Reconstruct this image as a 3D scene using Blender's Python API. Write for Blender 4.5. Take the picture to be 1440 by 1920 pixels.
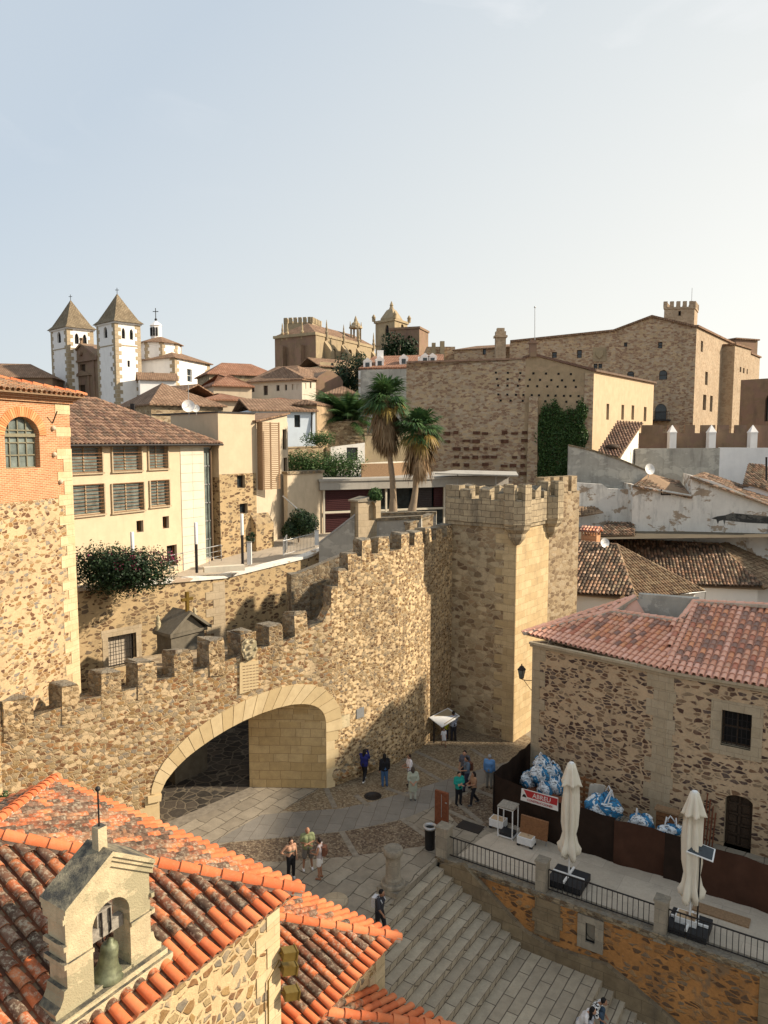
import bpy, bmesh, math, random
from mathutils import Vector, Matrix, Euler
from mathutils.geometry import tessellate_polygon
random.seed(7)
R=random.Random(11)
for o in list(bpy.data.objects): bpy.data.objects.remove(o)
C=bpy.context.scene.collection
SC=bpy.context.scene
# ---------------- camera, sky, sun, exposure ----------------
CAMH=17.3
PIT=math.atan2(133,1387.)
cam=bpy.data.objects.new('camera',bpy.data.cameras.new('camera')); C.objects.link(cam)
cam.data.sensor_fit='VERTICAL'; cam.data.sensor_height=36; cam.data.lens=36*1387/1920.
cam.data.clip_start=.1; cam.data.clip_end=9000
cam.location=(0,0,CAMH); cam.rotation_euler=(math.pi/2-PIT,0,0)
SC.camera=cam
SUN_AZ=math.radians(-2); SUN_EL=math.radians(30)     # azimuth counted from +X towards +Y
sd=Vector((math.cos(SUN_AZ)*math.cos(SUN_EL),math.sin(SUN_AZ)*math.cos(SUN_EL),math.sin(SUN_EL)))
sl=bpy.data.lights.new('sun','SUN'); sl.energy=4.8; sl.angle=math.radians(1.0); sl.color=(1,.85,.66)
so=bpy.data.objects.new('sun',sl); C.objects.link(so); so.rotation_euler=sd.to_track_quat('Z','Y').to_euler()
W=bpy.data.worlds.new('World'); SC.world=W; W.use_nodes=True
wn=W.node_tree.nodes; wl=W.node_tree.links
bg=wn['Background']
sky=wn.new('ShaderNodeTexSky'); sky.sky_type='NISHITA'; sky.sun_disc=False
sky.sun_elevation=SUN_EL; sky.sun_rotation=math.pi/2-SUN_AZ
sky.air_density=1.2; sky.dust_density=3.5; sky.ozone_density=1.5; sky.altitude=400
# soft high haze / wisps on the real sky directions
tc=wn.new('ShaderNodeTexCoord')
mp=wn.new('ShaderNodeMapping'); mp.inputs['Scale'].default_value=(1.6,1.0,5.0); mp.inputs['Rotation'].default_value=(.25,.5,.3)
nz=wn.new('ShaderNodeTexNoise'); nz.inputs['Scale'].default_value=2.3; nz.inputs['Detail'].default_value=7; nz.inputs['Roughness'].default_value=.55; nz.inputs['Distortion'].default_value=.6
cr=wn.new('ShaderNodeValToRGB'); cr.color_ramp.elements[0].position=.6; cr.color_ramp.elements[1].position=.9
sx=wn.new('ShaderNodeSeparateXYZ'); mr=wn.new('ShaderNodeMapRange'); mr.inputs['From Min'].default_value=.28; mr.inputs['From Max'].default_value=.55
mul=wn.new('ShaderNodeMath'); mul.operation='MULTIPLY'
hz=wn.new('ShaderNodeMixRGB'); hz.inputs[0].default_value=.88
sm_=wn.new('ShaderNodeVectorMath'); sm_.operation='DOT_PRODUCT'; sm_.inputs[1].default_value=(.77,0,-1.0)
sb=wn.new('ShaderNodeMath'); sb.operation='ADD'; sb.inputs[1].default_value=.62; sb.use_clamp=True
hr=wn.new('ShaderNodeValToRGB'); hr.color_ramp.elements.new(.4); hr.color_ramp.elements.new(.7)
for i,(p,c) in enumerate(((0,(.375,.425,.475)),(.33,(.485,.51,.515)),(.62,(.585,.585,.555)),(1,(.71,.69,.635)))): hr.color_ramp.elements[i].position=p; hr.color_ramp.elements[i].color=(*c,1)
hs_=wn.new('ShaderNodeVectorMath'); hs_.operation='SCALE'; hs_.inputs['Scale'].default_value=10.9
wl.new(tc.outputs['Generated'],sm_.inputs[0]); wl.new(sm_.outputs['Value'],sb.inputs[0]); wl.new(sb.outputs[0],hr.inputs[0]); wl.new(hr.outputs[0],hs_.inputs[0]); wl.new(hs_.outputs[0],hz.inputs[2])
mx=wn.new('ShaderNodeMixRGB'); mx.inputs[2].default_value=(6.6,6.6,6.7,1)
wl.new(tc.outputs['Generated'],mp.inputs[0]); wl.new(mp.outputs[0],nz.inputs[0]); wl.new(nz.outputs[0],cr.inputs[0])
wl.new(tc.outputs['Generated'],sx.inputs[0]); wl.new(sx.outputs[2],mr.inputs[0])
wl.new(cr.outputs[0],mul.inputs[0]); wl.new(mr.outputs[0],mul.inputs[1])
wl.new(sky.outputs[0],hz.inputs[1]); wl.new(hz.outputs[0],mx.inputs[1]); wl.new(mul.outputs[0],mx.inputs[0])
wl.new(mx.outputs[0],bg.inputs[0]); bg.inputs[1].default_value=.1
SC.view_settings.view_transform='Standard'; SC.view_settings.look='None'; SC.view_settings.exposure=0.6; SC.view_settings.gamma=1
# ---------------- picture-to-place helpers (used only to find real positions) ----------------
_S,_C=math.sin(PIT),math.cos(PIT)
def ray(u,v):
    x=(u-720)/1387.; y=(960-v)/1387.
    return Vector((x,_C+y*_S,-_S+y*_C))
def PY(u,v,Y):
    r=ray(u,v); return r*(Y/r.y)+Vector((0,0,CAMH))
def PZ(u,v,z=0.):
    r=ray(u,v); return r*((z-CAMH)/r.z)+Vector((0,0,CAMH))
def PP(u,v,p,d):
    r=ray(u,v); n=(-d[1],d[0]); t=(p[0]*n[0]+p[1]*n[1])/(r.x*n[0]+r.y*n[1]); return r*t+Vector((0,0,CAMH))
def xy(p): return Vector((p[0],p[1]))
def SZ(u,v,p,d):      # along/height coordinates on the vertical plane through p with direction d
    q=PP(u,v,p,d); d=Vector((d[0],d[1])).normalized(); return ((q.x-p[0])*d.x+(q.y-p[1])*d.y, q.z)
# ---------------- mesh builder ----------------
class MB:
    def __init__(s): s.v=[]; s.f=[]; s.m=[]; s.sm=[]
    def add(s,vs,fs,m=0,sm=False):
        b=len(s.v); s.v+= [Vector(v) for v in vs]
        for f in fs: s.f.append([i+b for i in f]); s.m.append(m); s.sm.append(sm)
    def quad(s,a,b,c,d,m=0): s.add([a,b,c,d],[(0,1,2,3)],m)
    def poly(s,pts,m=0): s.add(pts,[tuple(range(len(pts)))],m)
    def box(s,c,ax,ay,az,m=0):      # centre and half-axis vectors
        c,ax,ay,az=map(Vector,(c,ax,ay,az)); vs=[c+ax*i+ay*j+az*k for k in(-1,1) for j in(-1,1) for i in(-1,1)]
        fs=[(0,2,3,1),(4,5,7,6),(0,1,5,4),(2,6,7,3),(0,4,6,2),(1,3,7,5)]
        if ax.cross(ay).dot(az)<0: fs=[f[::-1] for f in fs]
        s.add(vs,fs,m)
    def cb(s,x0,x1,y0,y1,z0,z1,m=0):
        s.box(((x0+x1)/2,(y0+y1)/2,(z0+z1)/2),((x1-x0)/2,0,0),(0,(y1-y0)/2,0),(0,0,(z1-z0)/2),m)
    def prism(s,poly,z0,z1,m=0,mt=None):   # poly = xy list (any winding); z1 number or list
        n=len(poly); a=sum(poly[i][0]*poly[(i+1)%n][1]-poly[(i+1)%n][0]*poly[i][1] for i in range(n))
        zt=z1 if isinstance(z1,(list,tuple)) else [z1]*n; zb=z0 if isinstance(z0,(list,tuple)) else [z0]*n
        if a<0: poly=poly[::-1]; zt=list(zt)[::-1]; zb=list(zb)[::-1]
        vs=[(p[0],p[1],zb[i]) for i,p in enumerate(poly)]+[(p[0],p[1],zt[i]) for i,p in enumerate(poly)]
        s.add(vs,[(i,(i+1)%n,n+(i+1)%n,n+i) for i in range(n)],m)
        s.add(vs,[tuple(range(n,2*n))],m if mt is None else mt); s.add(vs,[tuple(range(n-1,-1,-1))],m)
    def extr(s,pts,vec,m=0,mside=None):      # planar polygon extruded along vec
        n=len(pts); pts=[Vector(p) for p in pts]; vec=Vector(vec)
        nn=Vector((0,0,0))
        for i in range(n): nn+=pts[i].cross(pts[(i+1)%n])
        if nn.dot(vec)>0: pts=pts[::-1]
        vs=pts+[p+vec for p in pts]
        s.add(vs,[tuple(range(n)),tuple(range(2*n-1,n-1,-1))],m)
        s.add(vs,[(i,i+n,(i+1)%n+n,(i+1)%n) for i in range(n)],m if mside is None else mside)
    def tube(s,path,rad,n=8,m=0,cap=True,sm=True):
        path=[Vector(p) for p in path]; rad=rad if isinstance(rad,(list,tuple)) else [rad]*len(path)
        rings=[]; up=Vector((0,0,1))
        for i,p in enumerate(path):
            t=(path[min(i+1,len(path)-1)]-path[max(i-1,0)]).normalized()
            a=t.cross(up if abs(t.z)<.95 else Vector((1,0,0))).normalized(); b=t.cross(a).normalized()
            rings+= [p+(a*math.cos(2*math.pi*k/n)+b*math.sin(2*math.pi*k/n))*rad[i] for k in range(n)]
        fs=[(i*n+k,i*n+(k+1)%n,(i+1)*n+(k+1)%n,(i+1)*n+k) for i in range(len(path)-1) for k in range(n)]
        s.add(rings,fs,m,sm)
        if cap: s.add(rings,[tuple(range(n-1,-1,-1)),tuple(range(len(rings)-n,len(rings)))],m)
    def lathe(s,prof,c=(0,0,0),n=16,m=0,sm=True,ax=None,cap=True,rot=0):
        c=Vector(c); q=Vector((0,0,1)).rotation_difference(Vector(ax)) if ax else None
        vs=[]
        for r,z in prof:
            for k in range(n):
                a=2*math.pi*k/n+rot; p=Vector((r*math.cos(a),r*math.sin(a),z))
                if q: p=q@p
                vs.append(c+p)
        s.add(vs,[(i*n+k,i*n+(k+1)%n,(i+1)*n+(k+1)%n,(i+1)*n+k) for i in range(len(prof)-1) for k in range(n)],m,sm)
        if cap: s.add(vs,[tuple(range(n-1,-1,-1)),tuple(range(len(vs)-n,len(vs)))],m)
    def ball(s,c,r,m=0,n=10,sq=(1,1,1),rot=None):
        c=Vector(c); vs=[];k=n//2
        for i in range(k+1):
            t=math.pi*i/k
            for j in range(n):
                a=2*math.pi*j/n; p=Vector((math.sin(t)*math.cos(a)*sq[0],math.sin(t)*math.sin(a)*sq[1],-math.cos(t)*sq[2]))*r
                if rot: p=rot@p
                vs.append(c+p)
        s.add(vs,[(i*n+j,i*n+(j+1)%n,(i+1)*n+(j+1)%n,(i+1)*n+j) for i in range(k) for j in range(n)],m,True)
    def mesh(s,name,mats,org=(0,0,0)):
        org=Vector(org); me=bpy.data.meshes.new(name); me.from_pydata([v-org for v in s.v],[],s.f)
        if not isinstance(mats,(list,tuple)): mats=[mats]
        for m in mats: me.materials.append(m)
        me.polygons.foreach_set('material_index',[min(i,len(mats)-1) for i in s.m]); me.polygons.foreach_set('use_smooth',s.sm)
        uv=me.uv_layers.new(name='UVMap'); Z=Vector((0,0,1)); co=s.v; d=[0.]*(2*len(me.loops)); k=0
        for f in s.f:
            n=Vector((0,0,0)); p0=co[f[0]]
            for i in range(1,len(f)-1): n+=(co[f[i]]-p0).cross(co[f[i+1]]-p0)
            if n.length<1e-12: n=Vector((0,0,1))
            n.normalize()
            if abs(n.z)>.995: t=Vector((1,0,0)); b=Vector((0,1,0))
            else: t=Z.cross(n).normalized(); b=n.cross(t)
            for i in f: d[k]=co[i].dot(t); d[k+1]=co[i].dot(b); k+=2
        uv.data.foreach_set('uv',d); me.validate(); me.update(); return me
    def obj(s,name,mats,parent=None,org=None):
        if org is None: org=parent['_o'] if parent and '_o' in parent else (0,0,0)
        o=bpy.data.objects.new(name,s.mesh(name,mats,org)); C.objects.link(o)
        if parent is not None:
            o.parent=parent; o['_o']=tuple(org)
        else: o.location=org
        return o
ALL=[]
def tag(o,label,cat,group=None):
    o['label']=label; o['category']=cat
    if group: o['group']=group
    return o
def thing(name,label,cat,loc=(0,0,0),group=None):
    o=bpy.data.objects.new(name,None); C.objects.link(o); o.location=loc; o['_o']=tuple(loc); o.empty_display_size=.3
    ALL.append(o); return tag(o,label,cat,group)
def part(par,name,mats,fn):
    b=MB(); fn(b); return b.obj(name,mats,par)
def solo(name,mats,b,org,label,cat,group=None):
    o=b.obj(name,mats,None,org); return tag(o,label,cat,group)
def struct(name,mats,b,kind='structure'):
    o=b.obj(name,mats,None,(0,0,0)); o['kind']=kind; return o
def copy_thing(src,loc,label,rz=None,scale=None):
    def cp(o,par):
        c=o.copy(); C.objects.link(c); c.parent=par
        for ch in o.children: cp(ch,c)
        return c
    c=cp(src,None); c.location=loc
    if rz is not None: c.rotation_euler=(0,0,rz)
    if scale: c.scale=(scale,)*3
    c['label']=label; return c
# ---------------- materials ----------------
def newmat(name,rough=.85,spec=.25):
    m=bpy.data.materials.new(name); m.use_nodes=True; nt=m.node_tree; b=nt.nodes['Principled BSDF']
    b.inputs['Roughness'].default_value=rough; b.inputs['Specular IOR Level'].default_value=spec
    return m,nt,b
def N(nt,t,**k):
    n=nt.nodes.new('ShaderNode'+t)
    for a,v in k.items():
        if a in n.inputs.keys(): n.inputs[a].default_value=v
        else: setattr(n,a,v)
    return n
def L(nt,a,b): nt.links.new(a,b)
def c4(c): return (c[0],c[1],c[2],1)
def ramp(nt,fac,stops,interp='LINEAR'):
    r=nt.nodes.new('ShaderNodeValToRGB'); e=r.color_ramp.elements; r.color_ramp.interpolation=interp
    while len(e)<len(stops): e.new(.5)
    for i,(p,c) in enumerate(stops): e[i].position=p; e[i].color=c4(c if isinstance(c,(tuple,list)) else (c,c,c))
    L(nt,fac,r.inputs[0]); return r.outputs[0]
def noise(nt,co,scale,detail=4,rough=.55,dist=0):
    n=nt.nodes.new('ShaderNodeTexNoise'); n.inputs['Scale'].default_value=scale; n.inputs['Detail'].default_value=detail; n.inputs['Roughness'].default_value=rough; n.inputs['Distortion'].default_value=dist
    L(nt,co,n.inputs['Vector']); return n
def mapping(nt,co,scale=(1,1,1),rot=(0,0,0),loc=(0,0,0)):
    n=nt.nodes.new('ShaderNodeMapping'); n.inputs['Scale'].default_value=scale; n.inputs['Rotation'].default_value=rot; n.inputs['Location'].default_value=loc; L(nt,co,n.inputs[0]); return n.outputs[0]
def mix(nt,f,a,b,mode='MIX'):
    n=nt.nodes.new('ShaderNodeMixRGB'); n.blend_type=mode
    for i,x in ((0,f),(1,a),(2,b)):
        if hasattr(x,'links') or hasattr(x,'is_linked'): L(nt,x,n.inputs[i])
        else: n.inputs[i].default_value=c4(x) if isinstance(x,(tuple,list)) else x
    return n.outputs[0]
def mth(nt,op,a,b=0.,clamp=False):
    n=nt.nodes.new('ShaderNodeMath'); n.operation=op; n.use_clamp=clamp
    for i,x in ((0,a),(1,b)):
        if hasattr(x,'is_linked'): L(nt,x,n.inputs[i])
        else: n.inputs[i].default_value=x
    return n.outputs[0]
def bump(nt,b,h,strength=.5,dist=.03):
    n=nt.nodes.new('ShaderNodeBump'); n.inputs['Strength'].default_value=strength; n.inputs['Distance'].default_value=dist
    L(nt,h,n.inputs['Height']); L(nt,n.outputs[0],b.inputs['Normal'])
def grime(nt,co,col,amount=.35,dark=(.06,.055,.05),scale=.35,top=0.,topc=(.07,.068,.06)):
    # weather stains with a shape of their own, plus lichen growing on top faces
    st=noise(nt,mapping(nt,co,(1,1,.28)),scale*3,6,.65)
    f=ramp(nt,st.outputs[0],[(.52,0.),(.78,amount)])
    col=mix(nt,f,col,dark)
    if top>0:
        g=nt.nodes.new('ShaderNodeNewGeometry'); s=nt.nodes.new('ShaderNodeSeparateXYZ'); L(nt,g.outputs['True Normal'],s.inputs[0])
        t=ramp(nt,s.outputs[2],[(.45,0.),(.8,1.)]); nn=noise(nt,co,3.,5,.7)
        t=mth(nt,'MULTIPLY',t,ramp(nt,nn.outputs[0],[(.35,.35*top),(.6,top)])); col=mix(nt,t,col,topc)
    return col
def rubble(name,mortar,stones,scale=3.2,flat=1.7,frac=1.,edge=(.02,.07),bs=.6,am=.3,top=.0,var=.25,rough=.9,dist=.03,joint=None,topc=(.07,.068,.06),patch=None,dk=1.):
    m,nt,b=newmat(name,rough,.15)
    tcn=nt.nodes.new('ShaderNodeTexCoord'); co=tcn.outputs['Object']
    wob=noise(nt,co,scale*.9,4,.6); wv=mix(nt,.2/scale*2.2,co,wob.outputs['Color'],'ADD')
    mp_=mapping(nt,wv,(1,1,flat))
    v1=N(nt,'TexVoronoi'); v1.inputs['Scale'].default_value=scale; v1.inputs['Randomness'].default_value=.95
    v2=N(nt,'TexVoronoi',feature='DISTANCE_TO_EDGE'); v2.inputs['Scale'].default_value=scale; v2.inputs['Randomness'].default_value=.95
    L(nt,mp_,v1.inputs['Vector']); L(nt,mp_,v2.inputs['Vector'])
    s=nt.nodes.new('ShaderNodeSeparateColor'); L(nt,v1.outputs['Color'],s.inputs[0])
    n2=noise(nt,co,9,5,.6)
    en=mth(nt,'ADD',v2.outputs['Distance'],mth(nt,'MULTIPLY',mth(nt,'SUBTRACT',n2.outputs[0],.5),.06))
    mask=ramp(nt,en,[(edge[0],0.),(edge[1],1.)])
    if frac<1:
        # stones show only here and there: the rest is covered by render
        nb=noise(nt,co,.55,3,.6); thr=mth(nt,'ADD',s.outputs[0],mth(nt,'MULTIPLY',mth(nt,'SUBTRACT',nb.outputs[0],.5),1.1))
        sel=ramp(nt,thr,[(frac-.02,1.),(frac+.02,0.)]); mask=mth(nt,'MULTIPLY',mask,sel)
    stones=[tuple(x*dk for x in c) for c in stones]; k=len(stones); sc=ramp(nt,s.outputs[1],[(i/k,c) for i,c in enumerate(stones)],'CONSTANT')
    fine=noise(nt,co,22,6,.7)
    sc=mix(nt,ramp(nt,fine.outputs[0],[(.3,.5),(.7,0.)]),sc,tuple(x*.35 for x in stones[0]),'MIX')
    med=noise(nt,co,scale*1.7,3,.6); sc=mix(nt,ramp(nt,med.outputs[0],[(.45,0.),(.72,.22)]),sc,mortar)
    big=noise(nt,co,.5,5,.6); mcol=mix(nt,ramp(nt,big.outputs[0],[(.35,0.),(.65,1.)]),mortar,tuple(x*(1-var) for x in mortar))
    mcol=mix(nt,ramp(nt,n2.outputs[0],[(.4,.0),(.75,.35)]),mcol,tuple(min(1,x*1.35) for x in mortar))
    if patch:
        pn=noise(nt,co,.9,6,.7,.4); mcol=mix(nt,ramp(nt,pn.outputs[0],[(.54,0.),(.63,.85)]),mcol,patch)
    if joint is not None:
        jm=ramp(nt,en,[(0.,.85),(edge[0]+.004,0.)]); mcol=mix(nt,jm,mcol,joint)
    col=mix(nt,mask,mcol,sc)
    col=grime(nt,co,col,am,top=top,topc=topc)
    L(nt,col,b.inputs['Base Color'])
    h=mth(nt,'ADD',mth(nt,'MULTIPLY',mask,.7),mth(nt,'MULTIPLY',fine.outputs[0],.6)); h=mth(nt,'ADD',h,mth(nt,'MULTIPLY',s.outputs[2],.35))
    bump(nt,b,h,bs,dist); return m
def ashlar(name,c1,c2,mort,bw=.75,bh=.38,msize=.012,am=.3,top=0.,bs=.4,offs=.5,wob=.03,mottle=.35,dark=None,rough=.88,rot=0.,flat=False,sq=1.,loc=(0,0,0)):
    m,nt,b=newmat(name,rough,.2); tcn=nt.nodes.new('ShaderNodeTexCoord'); uv=tcn.outputs['UV']; co=tcn.outputs['Object']
    w=noise(nt,uv,1.1,2,.5); base=mapping(nt,uv,rot=(0,0,rot),loc=loc) if rot else uv
    vv=mix(nt,1.,base,mix(nt,1.,mix(nt,1.,w.outputs['Color'],(.5,.5,.5),'SUBTRACT'),(wob*4,)*3,'MULTIPLY'),'ADD')
    w2=noise(nt,uv,7,2,.5); vv=mix(nt,1.,vv,mix(nt,1.,mix(nt,1.,w2.outputs['Color'],(.5,.5,.5),'SUBTRACT'),(wob,)*3,'MULTIPLY'),'ADD')
    br=N(nt,'TexBrick'); L(nt,vv,br.inputs['Vector']); br.offset=offs; br.squash=sq; br.squash_frequency=3
    br.inputs['Scale'].default_value=1; br.inputs['Brick Width'].default_value=bw; br.inputs['Row Height'].default_value=bh; br.inputs['Mortar Size'].default_value=msize; br.inputs['Mortar Smooth'].default_value=.3
    br.inputs['Color1'].default_value=c4(c1); br.inputs['Color2'].default_value=c4(c2); br.inputs['Mortar'].default_value=c4(mort)
    col=br.outputs['Color']; n1=noise(nt,co,2.2,6,.65); n2=noise(nt,co,14,5,.7)
    col=mix(nt,ramp(nt,n1.outputs[0],[(.4,0.),(.7,mottle)]),col,dark or tuple(x*.45 for x in c1))
    col=mix(nt,ramp(nt,n2.outputs[0],[(.35,.25),(.62,0.)]),col,tuple(x*.5 for x in c2))
    col=grime(nt,co,col,am,top=top); L(nt,col,b.inputs['Base Color'])
    h=mth(nt,'ADD',mth(nt,'MULTIPLY',br.outputs['Fac'],-.8),mth(nt,'MULTIPLY',n2.outputs[0],.7)); bump(nt,b,h,bs,.02); return m
def plaster(name,col,var=.2,am=.25,bs=.15,scale=1.2,patch=None,patchamt=.5,dark=(.06,.055,.05),rough=.9,top=0.):
    m,nt,b=newmat(name,rough,.2); co=nt.nodes.new('ShaderNodeTexCoord').outputs['Object']
    n1=noise(nt,co,scale,6,.65); n2=noise(nt,mapping(nt,co,(1,1,.15)),4,4,.6); n3=noise(nt,co,30,4,.6)
    c=mix(nt,ramp(nt,n1.outputs[0],[(.35,0.),(.7,1.)]),col,tuple(x*(1-var) for x in col))
    c=mix(nt,ramp(nt,n2.outputs[0],[(.5,0.),(.75,var)]),c,tuple(x*.55 for x in col))
    if patch:
        n4=noise(nt,mapping(nt,co,(.6,.6,1.1)),.9,7,.68,.3); c=mix(nt,ramp(nt,n4.outputs[0],[(.6-patchamt*.25,0.),(.62-patchamt*.25,1.)]),c,patch)
    c=grime(nt,co,c,am,dark=dark,top=top); L(nt,c,b.inputs['Base Color'])
    bump(nt,b,mth(nt,'ADD',n3.outputs[0],n1.outputs[0]),bs,.02); return m
def plain(name,col,rough=.6,metal=0.,spec=.4,var=.12,scale=8.):
    m,nt,b=newmat(name,rough,spec); b.inputs['Metallic'].default_value=metal
    co=nt.nodes.new('ShaderNodeTexCoord').outputs['Object']; n=noise(nt,co,scale,4,.6)
    L(nt,mix(nt,ramp(nt,n.outputs[0],[(.3,0.),(.7,1.)]),col,tuple(x*(1-var*2) for x in col)),b.inputs['Base Color']); return m
def tilemat(name,cols,lich=(.16,.14,.1),la=.5,dark=(.03,.022,.018),da=.5,rough=.8,ls=3.):
    m,nt,b=newmat(name,rough,.25); co=nt.nodes.new('ShaderNodeTexCoord').outputs['Object']; g=nt.nodes.new('ShaderNodeNewGeometry')
    k=len(cols); c=ramp(nt,g.outputs['Random Per Island'],[(i/k,x) for i,x in enumerate(cols)],'CONSTANT')
    n1=noise(nt,co,ls,6,.7); n2=noise(nt,co,ls*3.3,6,.75); n0=noise(nt,co,ls*.22,3,.6)
    f2=mth(nt,'MULTIPLY',ramp(nt,n1.outputs[0],[(.44,0.),(.6,1.)]),ramp(nt,n0.outputs[0],[(.3,.3*da),(.65,da)]))
    c=mix(nt,f2,c,dark)
    f1=mth(nt,'MULTIPLY',ramp(nt,n2.outputs[0],[(.5,0.),(.6,1.)]),ramp(nt,n0.outputs[0],[(.3,la),(.7,la*.4)])); c=mix(nt,f1,c,lich)
    L(nt,c,b.inputs['Base Color']); bump(nt,b,n2.outputs[0],.5,.012); return m
def sheettile(name,c1,c2,mort,w=.3,h=.45,am=.4):
    m,nt,b=newmat(name,.9,.15); tcn=nt.nodes.new('ShaderNodeTexCoord'); uv=tcn.outputs['UV']; co=tcn.outputs['Object']
    br=N(nt,'TexBrick'); L(nt,mapping(nt,uv,rot=(0,0,math.pi/2)),br.inputs['Vector']); br.offset=.5
    br.inputs['Scale'].default_value=1; br.inputs['Brick Width'].default_value=h; br.inputs['Row Height'].default_value=w; br.inputs['Mortar Size'].default_value=w*.16; br.inputs['Mortar Smooth'].default_value=.8
    br.inputs['Color1'].default_value=c4(c1); br.inputs['Color2'].default_value=c4(c2); br.inputs['Mortar'].default_value=c4(mort)
    n1=noise(nt,co,.8,6,.7); c=mix(nt,ramp(nt,n1.outputs[0],[(.4,0.),(.68,am)]),br.outputs['Color'],tuple(x*.35 for x in c1))
    n2=noise(nt,co,5,4,.7); c=mix(nt,ramp(nt,n2.outputs[0],[(.5,0.),(.75,.4)]),c,(.32,.26,.17))
    L(nt,c,b.inputs['Base Color']); bump(nt,b,mth(nt,'MULTIPLY',br.outputs['Fac'],-1.),.6,.06); return m
def leafmat(name,c1,c2,rough=.55,tr=.25):
    m,nt,b=newmat(name,rough,.3); g=nt.nodes.new('ShaderNodeNewGeometry')
    co=nt.nodes.new('ShaderNodeTexCoord').outputs['Object']; n=noise(nt,co,1.3,3,.6)
    c=mix(nt,g.outputs['Random Per Island'],c1,c2); c=mix(nt,ramp(nt,n.outputs[0],[(.4,0.),(.65,.35)]),c,tuple(x*.5 for x in c1)); L(nt,c,b.inputs['Base Color'])
    t=N(nt,'BsdfTranslucent'); L(nt,c,t.inputs['Color']); ms=N(nt,'MixShader'); ms.inputs[0].default_value=tr
    out=nt.nodes['Material Output']; L(nt,b.outputs[0],ms.inputs[1]); L(nt,t.outputs[0],ms.inputs[2]); L(nt,ms.outputs[0],out.inputs['Surface']); return m
_r1=lambda u,v,z:(ray(u,v)*((z-CAMH)/ray(u,v).z))
_e=(_r1(1440,1758,1.)-_r1(840,1561,1.)); _ang=math.atan2(_e.x,-_e.y)   # direction of E2
STEPROT=-_ang; _a0=_r1(824,1606,0.); _v0=-_a0.x*math.sin(_ang)+_a0.y*math.cos(_ang); STEPLOC=(0,-_v0+.425*200,0)
# stone colours
M={}
M['wall']=rubble('wall_rubble',(.66,.50,.30),[(.40,.25,.11),(.52,.38,.2),(.30,.15,.075),(.56,.44,.27),(.36,.32,.26),(.50,.30,.12),(.24,.12,.06),(.44,.36,.25),(.60,.47,.28),(.48,.24,.10)],4.3,1.6,frac=.82,edge=(.04,.10),bs=1.,am=.3,top=.9,joint=(.20,.13,.07),dk=.78)
M['wallsmall']=rubble('wall_rubble_small',(.64,.48,.28),[(.34,.22,.11),(.46,.32,.17),(.22,.12,.06),(.50,.40,.26),(.28,.23,.17),(.42,.26,.11),(.16,.09,.05),(.56,.44,.27)],5.4,1.5,frac=.74,edge=(.05,.12),dk=.72,bs=1.,am=.5,top=.9,joint=(.26,.17,.09))
M['merlon']=rubble('wall_rubble_weathered',(.33,.27,.18),[(.24,.18,.11),(.40,.31,.2),(.16,.11,.07),(.36,.3,.22),(.2,.17,.13),(.32,.22,.12)],4.6,1.4,frac=.9,edge=(.03,.1),bs=1.,am=.85,top=1.,joint=(.10,.08,.06),topc=(.2,.18,.145))
M['lefttower']=rubble('tower_rubble',(.55,.40,.235),[(.38,.22,.1),(.5,.34,.16),(.22,.11,.06),(.55,.42,.24),(.34,.32,.28),(.46,.26,.1),(.16,.08,.05),(.5,.42,.3)],3.9,1.9,frac=.58,dk=.72,edge=(.05,.12),bs=.9,am=.15,joint=None)
M['retain']=rubble('retaining_rubble',(.46,.34,.19),[(.2,.12,.07),(.28,.18,.1),(.13,.08,.05),(.36,.27,.16),(.22,.17,.12)],3.0,1.9,frac=.55,dk=.8,edge=(.06,.12),bs=.6,am=.35,top=.6)
M['palazzo']=rubble('facade_rubble',(.52,.38,.24),[(.10,.055,.04),(.17,.10,.07),(.07,.045,.04),(.27,.18,.11),(.13,.095,.08),(.24,.14,.08),(.30,.22,.14),(.09,.06,.055)],2.9,2.1,frac=.66,edge=(.06,.14),bs=.6,am=.3,dist=.025)
M['chapelwall']=rubble('chapel_rubble',(.62,.46,.26),[(.40,.24,.10),(.5,.36,.18),(.28,.15,.08),(.42,.36,.27),(.52,.33,.13),(.3,.27,.22),(.56,.42,.22),(.36,.18,.08)],3.9,1.25,frac=.82,dk=.72,edge=(.07,.14),bs=1.,am=.08,joint=None,dist=.04)
M['orange']=rubble('ochre_rubble',(.46,.22,.075),[(.12,.07,.04),(.3,.16,.07),(.16,.1,.06),(.38,.24,.12),(.24,.18,.12)],3.0,2.2,frac=.6,edge=(.08,.16),bs=.9,am=.8,var=.45,patch=(.20,.14,.085))
M['farstone']=rubble('far_rubble',(.50,.37,.23),[(.34,.22,.15),(.50,.39,.27),(.29,.18,.12),(.46,.36,.26),(.38,.25,.16),(.56,.45,.33)],2.3,2.0,edge=(.02,.06),bs=.3,am=.3,frac=.8)
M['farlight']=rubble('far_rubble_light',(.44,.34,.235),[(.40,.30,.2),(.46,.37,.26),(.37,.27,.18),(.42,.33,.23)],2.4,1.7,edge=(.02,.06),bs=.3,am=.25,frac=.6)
M['midstone']=rubble('mid_rubble',(.38,.29,.18),[(.26,.19,.12),(.44,.35,.23),(.2,.14,.09),(.48,.39,.27),(.32,.24,.15)],2.6,1.8,edge=(.03,.08),bs=.5,am=.3,frac=.85)
M['ashlar']=ashlar('tower_ashlar',(.50,.37,.2),(.62,.48,.28),(.40,.30,.17),.8,.42,.014,am=.3,top=.8,wob=.05,mottle=.3)
M['ashlardark']=ashlar('battlement_ashlar',(.36,.29,.19),(.50,.41,.27),(.18,.14,.09),.6,.36,.024,am=.95,top=1.,wob=.05,mottle=.6,dark=(.16,.13,.09))
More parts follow.
